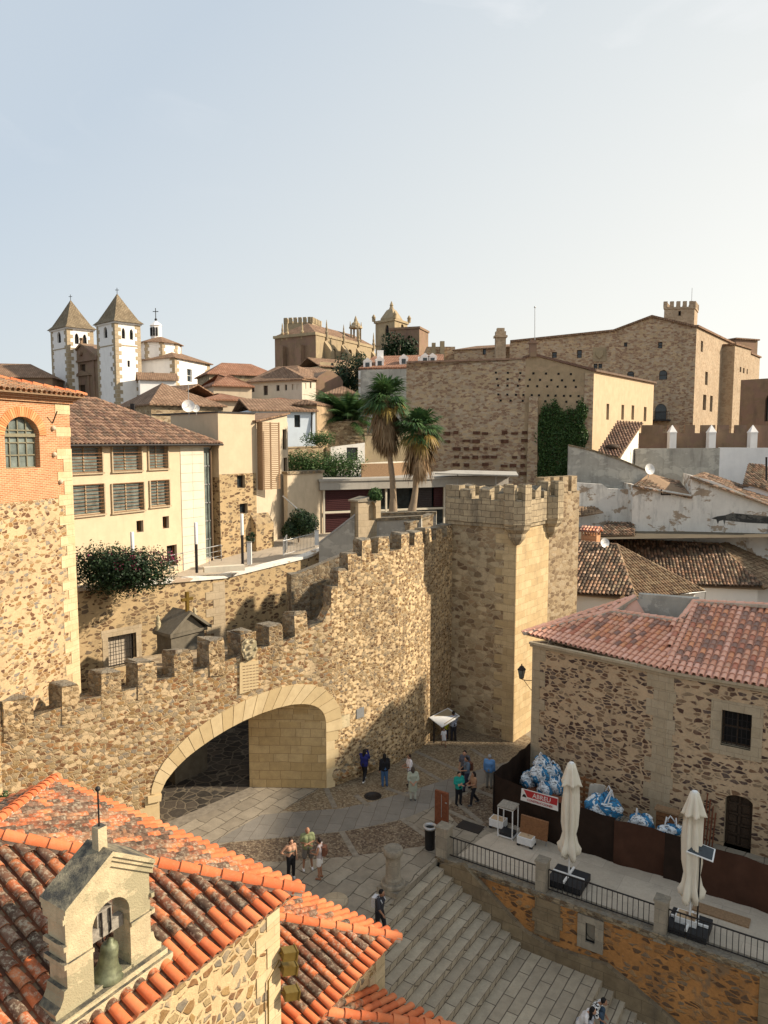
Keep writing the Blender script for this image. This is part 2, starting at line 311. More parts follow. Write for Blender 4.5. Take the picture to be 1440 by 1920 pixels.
M['jamb']=ashlar('arch_ashlar',(.50,.35,.16),(.62,.46,.24),(.3,.2,.1),1.05,.44,.014,am=.3,mottle=.45,dark=(.25,.17,.09),sq=.7)
M['vouss']=ashlar('voussoir_stone',(.60,.47,.27),(.66,.53,.33),(.5,.38,.22),9,9,.0,am=.12,mottle=.3,wob=.0,dark=(.44,.33,.18))
M['quoin']=ashlar('quoin_stone',(.58,.45,.26),(.66,.53,.33),(.48,.37,.22),.55,.34,.01,am=.12,mottle=.25)
M['dress']=ashlar('dressed_stone',(.42,.335,.22),(.48,.39,.27),(.3,.24,.16),.6,.42,.01,am=.25,mottle=.3)
M['brownashlar']=ashlar('brown_base_stone',(.22,.165,.10),(.30,.23,.14),(.13,.1,.065),.9,.5,.012,am=.7,mottle=.6,top=.3)
M['towerrub']=rubble('tower_side_masonry',(.52,.41,.26),[(.38,.27,.16),(.42,.32,.19),(.27,.19,.11),(.48,.38,.24),(.2,.13,.08)],2.1,1.9,frac=.72,edge=(.03,.1),bs=.8,am=.45,joint=(.24,.17,.1))
M['sooty']=plaster('blackened_stone',(.17,.15,.115),.4,.8,.5,2.)
M['concrete']=plaster('pale_concrete',(.40,.38,.34),.15,.3,.1)
M['graydress']=ashlar('grey_dressed_stone',(.30,.26,.2),(.38,.33,.25),(.2,.17,.13),.9,.5,.008,am=.6,mottle=.5,top=.5)
M['brick']=ashlar('brick_orange',(.40,.15,.065),(.52,.25,.12),(.62,.45,.28),.27,.075,.014,am=.12,mottle=.25,wob=.012,bs=.5)
M['belfry']=plaster('belfry_stone',(.56,.47,.30),.3,.75,.9,3.2,dark=(.12,.11,.08),patch=(.34,.30,.19),patchamt=.35,top=1.)
M['cream']=plaster('cream_render',(.58,.47,.325),.12,.1,.06)
M['creamd']=plaster('pale_render',(.56,.47,.345),.15,.15,.06)
M['creamw']=plaster('off_white_render',(.62,.57,.46),.12,.12,.06)
M['white']=plaster('whitewash',(.86,.84,.81),.08,.1,.05)
M['whitec']=plaster('clean_whitewash',(.80,.77,.72),.04,.03,.03)
M['patchy']=plaster('peeling_whitewash',(.80,.77,.70),.15,.75,.25,.8,patch=(.42,.33,.24),patchamt=.15,dark=(.09,.085,.08))
M['graypl']=plaster('grey_render',(.46,.43,.37),.25,.6,.2,.7,patch=(.52,.49,.42),patchamt=.3)
M['ochrepl']=plaster('ochre_render',(.42,.31,.19),.25,.25,.3,.8,patch=(.42,.3,.19),patchamt=.2)
M['blue']=plaster('pale_blue_render',(.60,.68,.76),.08,.12,.05)
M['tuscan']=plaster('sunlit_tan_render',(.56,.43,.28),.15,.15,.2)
M['brownst']=plaster('brown_church_stone',(.27,.185,.12),.3,.55,.4,.6,patch=(.24,.155,.11),patchamt=.4)
M['tanst']=plaster('tan_church_stone',(.40,.32,.2),.3,.5,.3,.6,patch=(.33,.26,.17),patchamt=.4)
M['clay']=tilemat('clay_tiles_orange',[(.54,.145,.05),(.54,.18,.07),(.40,.115,.045),(.28,.10,.05),(.17,.085,.05),(.12,.07,.045),(.30,.15,.08),(.20,.11,.07)],(.46,.40,.29),.75,(.04,.026,.018),1.)
M['clayshade']=tilemat('shaded_channel_tiles',[(.22,.08,.04),(.14,.06,.035),(.3,.1,.045)],(.2,.16,.1),.3,(.04,.025,.02),.6)  # darker clay: shade between the cover tiles put into the colour
M['claynew']=tilemat('clay_ridge_tiles',[(.60,.165,.06),(.56,.14,.05),(.63,.20,.08)],(.5,.4,.28),.12,(.3,.1,.05),.15)
M['pink']=tilemat('clay_tiles_pink',[(.74,.36,.23),(.78,.40,.27),(.66,.29,.17),(.74,.33,.17),(.36,.21,.16),(.70,.38,.25),(.56,.22,.14),(.3,.18,.14)],(.55,.44,.36),.2,(.1,.06,.05),.25)
M['pinknew']=tilemat('clay_tiles_pink_clean',[(.80,.43,.30),(.82,.46,.34),(.78,.41,.28)],(.6,.5,.42),.3,(.3,.15,.1),.1)
M['oldtile']=tilemat('weathered_roof_tiles',[(.24,.13,.075),(.36,.20,.12),(.13,.085,.055),(.46,.27,.17),(.30,.22,.14),(.16,.1,.07),(.54,.36,.24),(.10,.07,.05)],(.30,.25,.15),.45,(.045,.035,.025),.7)
M['grasstile']=tilemat('moss_grown_tiles',[(.24,.15,.085),(.30,.19,.11),(.16,.10,.06),(.34,.24,.14)],(.32,.25,.15),.5,(.06,.05,.03),.5)
M['browntile']=tilemat('brown_roof_tiles',[(.24,.14,.09),(.29,.17,.115),(.18,.10,.07),(.34,.21,.14),(.15,.1,.07)],(.36,.28,.19),.35,(.07,.045,.035),.7)
M['fartile']=sheettile('far_roof_tiles',(.25,.15,.095),(.34,.22,.145),(.10,.065,.045),am=.6)
M['farred']=sheettile('far_red_roof_tiles',(.30,.14,.085),(.38,.20,.13),(.14,.08,.05),am=.5)
M['spire']=sheettile('spire_tiles',(.22,.17,.11),(.30,.24,.16),(.11,.085,.06),am=.6)
M['under']=plain('roof_underside',(.3,.2,.12),.95)
M['glass']=plain('window_glass',(.03,.04,.045),.12,0,.6,.3,3.)
M['glassg']=plain('greenish_window_glass',(.20,.24,.22),.2,0,.6,.3,2.)
M['dark']=plain('dark_interior',(.012,.011,.01),.9)
M['wood']=plain('dark_wood',(.08,.05,.03),.75,0,.3,.3,20.)
M['woodm']=plain('brown_wood',(.24,.11,.045),.6,0,.35,.2,14.)
M['slat']=plain('slat_wood',(.30,.19,.105),.7,0,.3,.2,14.)
M['iron']=plain('black_iron',(.025,.022,.022),.55,.3)
M['steel']=plain('galvanised_steel',(.45,.46,.46),.4,.6)
M['white_paint']=plain('white_paint',(.75,.75,.73),.5,0,.4,.06)
M['olive']=plain('olive_window_frame',(.22,.2,.13),.6)
M['rust']=plain('corten_steel',(.22,.075,.035),.8,.1,.3,.2)
M['canvas']=plaster('cream_canvas',(.72,.66,.54),.08,.06,.1,3.)
M['cloth']=plain('dark_brown_screen_cloth',(.034,.021,.015),.95,0,.15,.25,1.2)
M['cloth2']=plain('brown_screen_cloth',(.075,.035,.022),.95,0,.15,.2,1.2)
M['black']=plain('black_plastic',(.02,.02,.022),.6)
M['bronze']=plain('bell_bronze',(.20,.22,.13),.55,.35,.4,.3,7.)
M['oldwood']=plain('weathered_grey_wood',(.34,.31,.26),.9,0,.2,.25,18.)
M['gold']=plain('brass_floodlight',(.30,.20,.05),.35,.7)
M['granite']=ashlar('granite_step_stone',(.34,.285,.21),(.45,.385,.285),(.10,.08,.06),1.35,.425,.022,am=.2,mottle=.4,wob=.012,rot=STEPROT,loc=STEPLOC,bs=.5)  # dark mortar line laid along each nose to imitate the shaded riser
M['granite2']=ashlar('granite_slab_paving',(.25,.215,.165),(.35,.305,.235),(.09,.075,.055),1.15,.72,.024,am=.25,mottle=.4,wob=.07,rot=STEPROT)
M['bandstone']=ashlar('grey_band_paving',(.20,.185,.16),(.25,.23,.2),(.12,.1,.08),1.3,.62,.014,am=.2,mottle=.25,wob=.03,rot=math.radians(100))
M['kerb']=plain('granite_strip',(.27,.235,.185),.9,0,.2,.2,4.)
M['cobble']=rubble('cobble_paving',(.20,.15,.10),[(.13,.095,.07),(.25,.19,.13),(.17,.12,.085),(.3,.24,.17),(.10,.07,.055),(.36,.29,.2)],11,1.,edge=(.03,.1),bs=.9,am=.25,dist=.02)
M['cobblel']=rubble('light_cobble_paving',(.28,.22,.14),[(.22,.16,.1),(.34,.27,.18),(.27,.2,.13),(.4,.33,.22),(.16,.12,.085)],11,1.,edge=(.03,.1),bs=.9,am=.2,dist=.02)
M['shadedslate']=rubble('shaded_slate_paving',(.16,.135,.10),[(.05,.045,.04),(.07,.06,.05),(.04,.035,.03),(.09,.075,.06)],1.7,1.,edge=(.03,.06),bs=.5,am=.2)  # dark stone with the deep shade of the passage put into its colour
M['pale']=ashlar('pale_terrace_paving',(.44,.38,.30),(.50,.43,.34),(.36,.31,.25),1.8,1.8,.012,am=.2,mottle=.2,wob=.02,rot=math.radians(33))
M['ground']=plaster('earth_ground',(.16,.13,.09),.3,.2,.3,.2)
M['leaf']=leafmat('green_leaves',(.03,.075,.02),(.08,.14,.035))
M['leafd']=leafmat('dark_green_leaves',(.012,.03,.012),(.03,.062,.022),.5,.12)
M['hedge']=leafmat('hedge_leaves',(.03,.08,.02),(.10,.17,.05))
M['flower']=leafmat('magenta_bracts',(.22,.02,.07),(.36,.05,.13))
M['frond']=leafmat('palm_fronds',(.035,.09,.03),(.09,.16,.05))
M['frondy']=leafmat('yellow_palm_fronds',(.26,.2,.05),(.34,.22,.07))
M['dry']=leafmat('dry_palm_fronds',(.20,.12,.06),(.36,.26,.15),.8,.15)
M['trunk']=plaster('palm_trunk',(.34,.26,.18),.3,.4,.6,3.)
# ---------------- shared builders ----------------
def lerp(a,b,t): return a+(b-a)*t
def tiles(B,poly,w=.26,e=.36,seg=5,r=None,m=0,mp=0,mb=1,pan=True,thick=.05,jit=.008,over=.03,base=True,two=False,mlow=None,nlow=1,clean=0):
    poly=[Vector(p) for p in poly]; n=Vector((0,0,0))
    for i in range(len(poly)): n+=poly[i].cross(poly[(i+1)%len(poly)])
    n.normalize()
    if n.z<0: n=-n; poly=poly[::-1]
    a=Vector((0,0,1)).cross(n).normalized(); d=a.cross(n).normalized()
    if d.z>0: d=-d
    a=n.cross(d).normalized()
    if r is None: r=w*.37
    P=[(p.dot(a),p.dot(d)) for p in poly]; o=poly[0]-a*P[0][0]-d*P[0][1]
    if base: B.extr([p-n*thick for p in poly],-n*.06,mb)
    amin=min(p[0] for p in P); amax=max(p[0] for p in P); k=int((amax-amin)/w)
    def ivs(A):
        xs=[]
        for i in range(len(P)):
            (x0,y0),(x1,y1)=P[i],P[(i+1)%len(P)]
            if (x0-A)*(x1-A)<0: xs.append(y0+(y1-y0)*(A-x0)/(x1-x0))
        xs.sort(); return [(xs[i],xs[i+1]) for i in range(0,len(xs)-1,2)]
    for c in range(k+1):
        A=amin+(c+.5)*w
        for b0,b1 in ivs(A):
            b=b1+over; cnt=0; nl=nlow+R.choice((0,0,1)) if mlow is not None else 0; nl=99 if clean and c%clean==2 else nl; mm=m
            while b>b0+.04:
                m=mlow if cnt<nl else mm; cnt+=1
                t=max(b-e*1.12,b0); j=R.uniform(-jit,jit); lift=.028+R.uniform(0,.014)
                lo=o+a*(A+j)+d*b+n*lift; hi=o+a*(A-j)+d*t+n*.0
                vs=[]
                for q,rr in ((lo,r*1.1),(hi,r*.93)):
                    vs+=[q+a*math.cos(math.pi*i/seg)*rr+n*math.sin(math.pi*i/seg)*rr*.82 for i in range(seg+1)]
                B.add(vs,[(i,i+1,seg+2+i,seg+1+i) for i in range(seg)],m,True)
                if two: # visible thickness of the lower lip
                    vi=[lo+a*math.cos(math.pi*i/seg)*r*.93+n*(math.sin(math.pi*i/seg)*r*.68) for i in range(seg+1)]
                    B.add(vs[:seg+1]+vi,[(i+1,i,seg+1+i,seg+2+i) for i in range(seg)],m)
                b-=e
            m=mm
        if pan:
            A2=A+w/2
            for b0,b1 in ivs(min(A2,amax-.01)):
                b=b1+over*.5
                while b>b0+.05:
                    t=max(b-e*1.1,b0); vs=[]
                    for q,l in ((o+a*A2+d*b,.012),(o+a*A2+d*t,-.004)):
                        vs+=[q+a*x*w*.3+n*(l-z*w*.22) for x,z in((1,0),(.5,.8),(-.5,.8),(-1,0))]
                    B.add(vs,[(i,i+1,5+i,4+i) for i in range(3)],mp,True); b-=e
def ridge(B,p,q,r=.11,e=.38,m=0,seg=6,mort=None,mw=1.2):
    p=Vector(p); q=Vector(q); d=(q-p); Ln=d.length; d.normalize(); a=d.cross(Vector((0,0,1))).normalized(); n=a.cross(d).normalized()
    if n.z<0: n=-n
    k=max(1,int(Ln/e)); ee=Ln/k
    if mort is not None: B.box((p+q)/2-n*.02,d*Ln/2,a*(r*mw),n*.07,mort)
    for i in range(k):
        s0=i*ee-.03; s1=(i+1)*ee; vs=[]; j=R.uniform(-.006,.006)
        for s,rr,l in((s1,r*1.1,.02),(s0,r*.92,0)):
            vs+=[p+d*s+a*(math.cos(math.pi*t/seg)*rr+j)+n*(math.sin(math.pi*t/seg)*rr+l) for t in range(seg+1)]
        B.add(vs,[(t,t+1,seg+2+t,seg+1+t) for t in range(seg)],m,True)
        vi=[p+d*s1+a*math.cos(math.pi*t/seg)*r*.92+n*(math.sin(math.pi*t/seg)*r*.92+.02) for t in range(seg+1)]
        B.add(vs[:seg+1]+vi,[(t+1,t,seg+1+t,seg+2+t) for t in range(seg)],m)
def frame2(p,q):
    p=Vector((p[0],p[1])); q=Vector((q[0],q[1])); d=(q-p).normalized(); n=Vector((d.y,-d.x))
    def P(s,z,o=0.): return Vector((p.x+d.x*s+n.x*o,p.y+d.y*s+n.y*o,z))
    return P,(q-p).length,Vector((d.x,d.y,0)),Vector((n.x,n.y,0))
def wallface(B,p,q,z0,z1,ops=(),depth=.25,m=0,mrev=None,z1b=None):
    """outward is to the right of p->q"""
    P,Ln,d,n=frame2(p,q); mrev=m if mrev is None else mrev; zt=min(z1,z1b) if z1b is not None else z1
    ops=[tuple(o)+(0,)*(5-len(o)) for o in ops]
    S=sorted(set([0,Ln]+[x for o in ops for x in o[:2]])); Zs=sorted(set([z0,zt]+[x for o in ops for x in o[2:4]]))
    for i in range(len(S)-1):
        for k in range(len(Zs)-1):
            sm,zm=(S[i]+S[i+1])/2,(Zs[k]+Zs[k+1])/2
            if any(o[0]<sm<o[1] and o[2]<zm<o[3] for o in ops): continue
            B.quad(P(S[i],Zs[k]),P(S[i+1],Zs[k]),P(S[i+1],Zs[k+1]),P(S[i],Zs[k+1]),m)
    if z1b is not None and abs(z1b-z1)>1e-4:
        if z1>z1b: B.poly([P(0,zt),P(Ln,zt),P(0,z1)],m)
        else: B.poly([P(0,zt),P(Ln,zt),P(Ln,z1b)],m)
    for s0,s1,a,b,rise in ops:
        D=-depth; zs=b-rise
        B.quad(P(s0,a),P(s1,a),P(s1,a,D),P(s0,a,D),mrev); B.quad(P(s0,a,D),P(s0,zs,D),P(s0,zs),P(s0,a),mrev); B.quad(P(s1,a),P(s1,zs),P(s1,zs,D),P(s1,a,D),mrev)
        if rise<=0: B.quad(P(s0,b,D),P(s1,b,D),P(s1,b),P(s0,b),mrev)
        else:
            c=(s0+s1)/2; w=(s1-s0)/2; pts=[(c-w*math.cos(math.pi*t/10),zs+rise*math.sin(math.pi*t/10)) for t in range(11)]
            for t in range(10):
                (x0,y0),(x1,y1)=pts[t],pts[t+1]; cx=s0 if t<5 else s1
                B.poly([P(x0,y0),P(x1,y1),P(cx,b)][::1 if True else -1],m)
                B.quad(P(x0,y0,D),P(x1,y1,D),P(x1,y1),P(x0,y0),mrev)
            B.poly([P(s0,b),P(pts[5][0],pts[5][1]),P(s1,b)],m) if False else None
def bars(B,P,s0,s1,z0,z1,o,nx,ny,w=.03,m=0,dp=.03):
    def bx(a,b,c,d_):
        c0=P((a+b)/2,(c+d_)/2,o); ds=P(b,c,o)-P(a,c,o); nn=P(0,0,1)-P(0,0,0)
        B.box(c0,ds/2,nn*dp/2,Vector((0,0,(d_-c)/2)),m)
    for i in range(nx+1):
        s=lerp(s0,s1,i/nx) if nx else s0; bx(s-w/2,s+w/2,z0,z1)
    for i in range(ny+1):
        z=lerp(z0,z1,i/ny) if ny else z0; bx(s0,s1,z-w/2,z+w/2)
def window(par,p,q,op,depth=.25,mf='wood',mg='glass',nx=2,ny=2,w=.06,name='window',grille=None,shut=None):
    P,Ln,d,n=frame2(p,q); s0,s1,a,b=op[:4]; B=MB()
    bars(B,P,s0+w/2,s1-w/2,a+w/2,b-w/2,-depth+.04,nx,ny,w,0,.06); f=B.obj(name,M[mf],par)
    G=MB(); G.quad(P(s0,a,-depth+.005),P(s1,a,-depth+.005),P(s1,b,-depth+.005),P(s0,b,-depth+.005)); G.obj('pane',M[mg],f)
    if grille:
        G=MB(); gx,gy,go=grille; bars(G,P,s0+.02,s1-.02,a+.02,b-.02,go,gx,gy,.022,0,.022); G.obj('grille',M['iron'],f)
    return f
def farwin(par,p,q,op,depth=.2,mf='wood',mg='glass',nx=1,ny=1):
    P,Ln,d,n=frame2(p,q); s0,s1,a,b=op[:4]; B=MB()
    B.quad(P(s0,a,-depth),P(s1,a,-depth),P(s1,b,-depth),P(s0,b,-depth),1); bars(B,P,s0+.04,s1-.04,a+.04,b-.04,-depth+.03,nx,ny,.07,0,.05)
    return B.obj('window',[M[mf],M[mg]],par)
def opx(u0,v0,u1,v1,p,q,rise=0):
    p=Vector((p[0],p[1])); q=Vector((q[0],q[1])); d=q-p; vm=(v0+v1)/2; um=(u0+u1)/2
    s0=SZ(u0,vm,p,d)[0]; s1=SZ(u1,vm,p,d)[0]; a=SZ(um,v1,p,d)[1]; b=SZ(um,v0,p,d)[1]
    return (min(s0,s1),max(s0,s1),a,b,rise*(b-a))
def building(name,label,cat,poly,z0,z1,mat,ops={},matrev=None,depth=.25,group=None,win=None,top=True,mats=None,doors=None):
    """poly counter-clockwise; z1 number or list per corner; ops[i] on the side i -> i+1"""
    poly=[Vector((p[0],p[1])) for p in poly]; n=len(poly); zt=list(z1) if isinstance(z1,(list,tuple)) else [z1]*n
    a=sum(poly[i].x*poly[(i+1)%n].y-poly[(i+1)%n].x*poly[i].y for i in range(n))
    assert a>0,name
    c=sum(poly,Vector((0,0)))/n; t=thing(name,label,cat,(c.x,c.y,z0),group); B=MB()
    for i in range(n):
        wallface(B,poly[i],poly[(i+1)%n],z0,zt[i],ops.get(i,()),depth,(mats or {}).get(i,0),1,zt[(i+1)%n])
    if top: B.poly([(p.x,p.y,z) for p,z in zip(poly,zt)],0)
    ml=[M[mat],M[matrev or mat]]+([M[x] for x in mats['list']] if mats else [])
    B.obj('wall',ml,t)
    if win!='none':
        for i,L_ in ops.items():
            for o in L_: (win or farwin)(t,poly[i],poly[(i+1)%n],o,depth)
    return t
def slab(par,polys,mat,th=.14,name='roof'):
    B=MB()
    for p in polys: B.extr(p,(0,0,-th))
    return B.obj(name,M[mat] if isinstance(mat,str) else mat,par)
def plane3(a,b,pitch,up):       # plane through eave a-b rising along xy direction "up"
    a=Vector(a); b=Vector(b); d=(b-a).normalized(); n0=Vector((0,0,1)).cross(d); n0.z=0; n0.normalize()
    if n0.dot(Vector((up[0],up[1],0)))<0: n0=-n0
    return a,d.cross(n0+Vector((0,0,math.tan(math.radians(pitch))))).normalized()
def PL(u,v,pl):
    r=ray(u,v); o=Vector((0,0,CAMH)); t=(pl[0]-o).dot(pl[1])/r.dot(pl[1]); return o+r*t
# ---------------- site axes ----------------
_a=PZ(840,1561,1.); _b=PZ(1440,1758,1.)
E1=(_b-_a); E1.z=0; E1.normalize(); E2=Vector((-E1.y,E1.x,0))
A0=PZ(824,1606,0.)                       # corner where the stair meets the terrace
def G(a,b,z=0.): q=A0+E1*a+E2*b; return Vector((q.x,q.y,z))
RISE,TR=.235,.425
# ---------------- ground, plaza, steps ----------------
B=MB(); B.quad((-3500,-800,-5.2),(3500,-800,-5.2),(3500,5000,-5.2),(-3500,5000,-5.2)); struct('ground',M['ground'],B)
B=MB(); nx,ny=40,40
vs=[]
for j in range(ny+1):
    for i in range(nx+1):
        x=-330+660*i/nx; y=62+560*j/ny
        h=-6+(14.5*min(1,max(0,(330-abs(x))/120)))*min(1,max(0,(620-y)/250))+3.5*math.exp(-((y-150)/70)**2)*min(1,max(0,(330-abs(x))/120))
        vs.append((x,y,h+R.uniform(-.2,.2)))
B.add(vs,[(j*(nx+1)+i,j*(nx+1)+i+1,(j+1)*(nx+1)+i+1,(j+1)*(nx+1)+i) for j in range(ny) for i in range(nx)]); struct('hill',M['ground'],B)
B=MB(); B.prism([G(0,-32),G(0,.0),G(36,.0),G(36,26),(12,62),(-45,62),(-45,-2)],-5.6,0.); struct('plaza',M['granite2'],B)
NS=10; LAND=7.0
B=MB()
for i in range(NS): B.prism([G(i*TR-.02,-.34),G((i+1)*TR,-.34),G((i+1)*TR,-30),G(i*TR-.02,-30)],-5.6,-RISE*(i+1)+.0 if i else -RISE)
zl=-RISE*NS-.0
B.prism([G(NS*TR,-.34),G(LAND,-.34),G(LAND,-30),G(NS*TR,-30)],-5.6,zl-.004)
for i in range(9): B.prism([G(LAND+i*TR,-.34),G(LAND+(i+1)*TR,-.34),G(LAND+(i+1)*TR,-30),G(LAND+i*TR,-30)],-5.6,zl-RISE*(i+1))
struct('steps',M['granite'],B)
B=MB(); B.prism([G(LAND+9*TR,-.34),G(60,-.34),G(60,-60),G(LAND+9*TR,-60)],-5.6,zl-RISE*9-.12); struct('lower_square',M['bandstone'],B)
# paving patterns, each a sheet a few millimetres above the slabs
def sheet(name,px,mat,z=.004):
    B=MB(); pts=[PZ(u,v,0.) for u,v in px]; n=Vector((0,0,0))
    for i in range(len(pts)): n+=pts[i].cross(pts[(i+1)%len(pts)])
    if n.z<0: pts=pts[::-1]
    B.poly([(p.x,p.y,z) for p in pts]); return struct(name,M[mat],B)
sheet('cobble_paving',[(530,1520),(600,1478),(640,1462),(700,1447),(745,1428),(790,1400),(850,1345),(900,1345),(990,1380),(1010,1400),(960,1425),(900,1445),(830,1466),(760,1488),(700,1505),(640,1517),(560,1523)],'cobblel')
sheet('cobble_paving',[(395,1590),(430,1580),(520,1572),(640,1560),(700,1549),(757,1537),(800,1560),(826,1582),(790,1587),(700,1600),(640,1607),(520,1616),(420,1612)],'cobble')
sheet('cobble_paving',[(850,1500),(905,1475),(940,1470),(940,1530),(900,1560),(858,1545),(835,1520)],'cobble',.004)
sheet('paving_band',[(395,1582),(520,1571),(640,1559),(700,1548),(760,1534),(812,1513),(850,1494),(905,1470),(945,1452),(945,1430),(900,1443),(830,1464),(760,1486),(700,1503),(640,1516),(560,1522),(490,1528)],'bandstone',.009)
def strip(px,w=.26,z=.014,mat='kerb'):
    B=MB(); pts=[PZ(u,v,0.) for u,v in px]
    for a,b in zip(pts,pts[1:]):
        d=(b-a).normalized(); n=Vector((-d.y,d.x,0))*w/2; a=a.copy(); b=b.copy(); a.z=b.z=z; B.quad(a-n,b-n,b+n,a+n)
    return B
B=MB()
for px in ([(611,1478),(628,1515)],[(641,1560),(668,1606)],[(667,1491),(692,1512)],[(724,1478),(770,1494)],[(752,1420),(830,1466)],[(768,1404),(875,1452)],[(752,1535),(826,1586)],[(846,1497),(905,1545)],[(890,1480),(940,1500)],[(884,1404),(935,1438)],[(840,1520),(925,1560)]):
    b=strip(px); B.add(b.v,b.f)
struct('paving_strips',M['kerb'],B)
sheet('passage_paving',[(270,1568),(478,1477),(560,1475),(560,1330),(240,1330),(240,1500)],'shadedslate',.006)
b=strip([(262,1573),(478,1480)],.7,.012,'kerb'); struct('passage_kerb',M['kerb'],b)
B=MB(); B.prism([G(.6,.32),G(36,.32),G(36,5.2),(G(2.2,5.2)),G(.9,2.6)],-.1,.02); struct('terrace_paving',M['pale'],B)
B=MB(); c=PZ(699,1493,0.); B.lathe([(.43,0),(.43,.012),(.36,.016),(.36,.012),(0.01,.014)],(c.x,c.y,.012),28)
solo('manhole_cover',M['iron'],B,(c.x,c.y,0.012),'round dark iron manhole cover set in the cobbled paving','manhole cover')
B=MB(); c=PZ(882,1551,0.); B.prism([c+E1*.55+E2*.35,c-E1*.55+E2*.35,c-E1*.55-E2*.35,c+E1*.55-E2*.35],.003,.035)
solo('drain_cover',M['iron'],B,(c.x,c.y,0),'rectangular dark metal plate in the paving behind the corner stone post','drain cover')
B=MB(); c=PZ(628,1690,0.); B.lathe([(.5,0),(.5,.05),(.47,.075),(.01,.08)],(c.x,c.y,0),28)
solo('stone_disc',M['dress'],B,(c.x,c.y,0),'flat round pale stone disc on the plaza slabs above the tiled roofs','stone disc')
# ---------------- city wall with the arch ----------------
W1=PZ(300,1548,0.); W2=PZ(612,1478,0.); D1=(W2-W1).normalized(); N1=Vector((-D1.y,D1.x,0))
wall=thing('arched_city_wall','rubble stone city wall with battlements and a wide skewed arch gateway','wall',W1)
TH=.8
gaps=[(-2,1365),(62,1345),(150,1313),(228,1297),(293,1277),(361,1262),(421,1240),(480,1217),(530,1205),(577,1180),(606,1165)]
W2b=W2+D1*.35
def S1(u,v): return SZ(u,v,W1,D1)
topl=[(-9.,4.9)]+[S1(u,v) for u,v in gaps]
send=(W2b-W1).length
topl=[p for p in topl if p[0]<send-.05]+[(send,9.35)]
intr=[(0,0),(.0,1.43),(.1,1.62),(.35,2.1),(.77,2.55),(1.3,2.98),(1.87,3.32),(2.55,3.68),(3.25,3.98),(4.0,4.24),(4.8,4.44),(5.6,4.57),(6.3,4.62),(6.9,4.56),(7.4,4.42),(7.8,4.16),(8.02,3.8),(8.09,3.4),(8.09,2.9),(8.09,0)]
extrd=[(-.34,1.55),(-.3,1.9),(-.1,2.4),(.25,2.95),(.75,3.45),(1.3,3.92),(1.9,4.32),(2.6,4.68),(3.35,4.98),(4.2,5.26),(5.0,5.45),(5.8,5.55),(6.6,5.58),(7.3,5.46),(7.9,5.2),(8.45,4.72),(8.85,4.05),(8.95,3.4),(8.95,2.9)]
jamb_s=8.09
def Q(s,z,o=0.): q=W1+D1*s+N1*o; return Vector((q.x,q.y,z))
B=MB()
front=[(-9.,0.)]+[(s,z) for s,z in intr]+[(send,0.)]+topl[::-1]
B.extr([Q(s,z) for s,z in front],N1*TH,0,0)
# second, curving stretch up to the tower
WP=[W2b,PZ(700,1447,0.),PZ(745,1430,0.),PZ(790,1402,0.),Vector((4.08,43.77,0))]
ZT=[9.35,11.55,11.6,11.7,11.75]
for i in range(4):
    a,b=WP[i],WP[i+1]; d=(b-a).normalized(); n=Vector((-d.y,d.x,0)); z0a,z0b=ZT[i],ZT[i+1]
    zz=[(0,z0a)]
    if i==0: # stepped rise beside the wall stair
        Ln=(b-a).length; zz=[(0,9.4),(.32,9.4),(.34,10.0),(.85,10.1),(.87,10.8),(1.35,10.9),(1.37,11.5),(Ln,11.55)]
    else: zz=[(0,z0a),((b-a).length,z0b)]
    pts=[a]+[b]+[a+d*s+Vector((0,0,z)) for s,z in zz[::-1]]
    nn=n
    B.add([a,b]+[a+d*s+Vector((0,0,z)) for s,z in zz[::-1]],[tuple(range(2+len(zz)))],1)
    off=n*TH
    B.add([a+off,b+off]+[a+off+d*s+Vector((0,0,z)) for s,z in zz[::-1]],[tuple(range(1+len(zz),-1,-1))],0)
    for (s0,za),(s1,zb) in zip(zz,zz[1:]):
        B.quad(a+d*s0+Vector((0,0,za)),a+d*s1+Vector((0,0,zb)),a+off+d*s1+Vector((0,0,zb)),a+off+d*s0+Vector((0,0,za)),0)
wb=B.obj('wall_body',[M['wall'],M['wallsmall']],wall)
# merlons
B=MB()
def blk(c0,d,n,L_,th,z0,z1,m=0,cap=.1,jit=.03):
    a=c0; j=lambda:R.uniform(-jit,jit); base=[a,a+d*L_,a+d*L_+n*th,a+n*th]
    lv=[(z0,0),(z1-.22,0),(z1-.08,-.02),(z1,-.07)]; vs=[]
    ctr=(base[0]+base[2])/2
    for z,ins in lv:
        for p in base: q=p+(p-ctr).normalized()*(ins*1.2); vs.append((q.x+j(),q.y+j(),z+(j()*1.6 if z>z0 else 0)))
    fs=[(i*4+k,i*4+(k+1)%4,(i+1)*4+(k+1)%4,(i+1)*4+k) for i in range(3) for k in range(4)]+[(12,13,14,15)]
    B.add(vs,[f for i,f in enumerate(fs) if i in(0,4)],0); B.add(vs,[f for i,f in enumerate(fs) if i not in(0,4)],1)  # front painted bright as if sunlit, other faces dark as lichened and shaded
mer=[(-20,62,1312),(100,150,1284),(172,228,1259),(243,293,1240),(314,361,1221),(381,421,1199),(438,480,1184),(494,530,1171),(543,577,1148)]
for k,(u0,u1,vt) in enumerate(mer):
    um=(u0+u1)/2; vb=min(gaps,key=lambda g:abs(g[0]-u1))[1]
    s0=S1(u0,vt+20)[0]; s1=S1(u1,vt+20)[0]; zt=S1(um,vt)[1]
    s1=min(s1,send-.1); s0=s0+(s1-s0)*.3
    zb=min(z for s,z in topl if s<=s1+1.)-.2 if 0 else zt-1.7
    blk(Q(s0,0,-.012),D1,N1-D1*.7,s1-s0,.66,zb,zt,0,jit=.05)
    B.obj('merlon',[M['wallsmall'],M['merlon']],wall); B=MB()
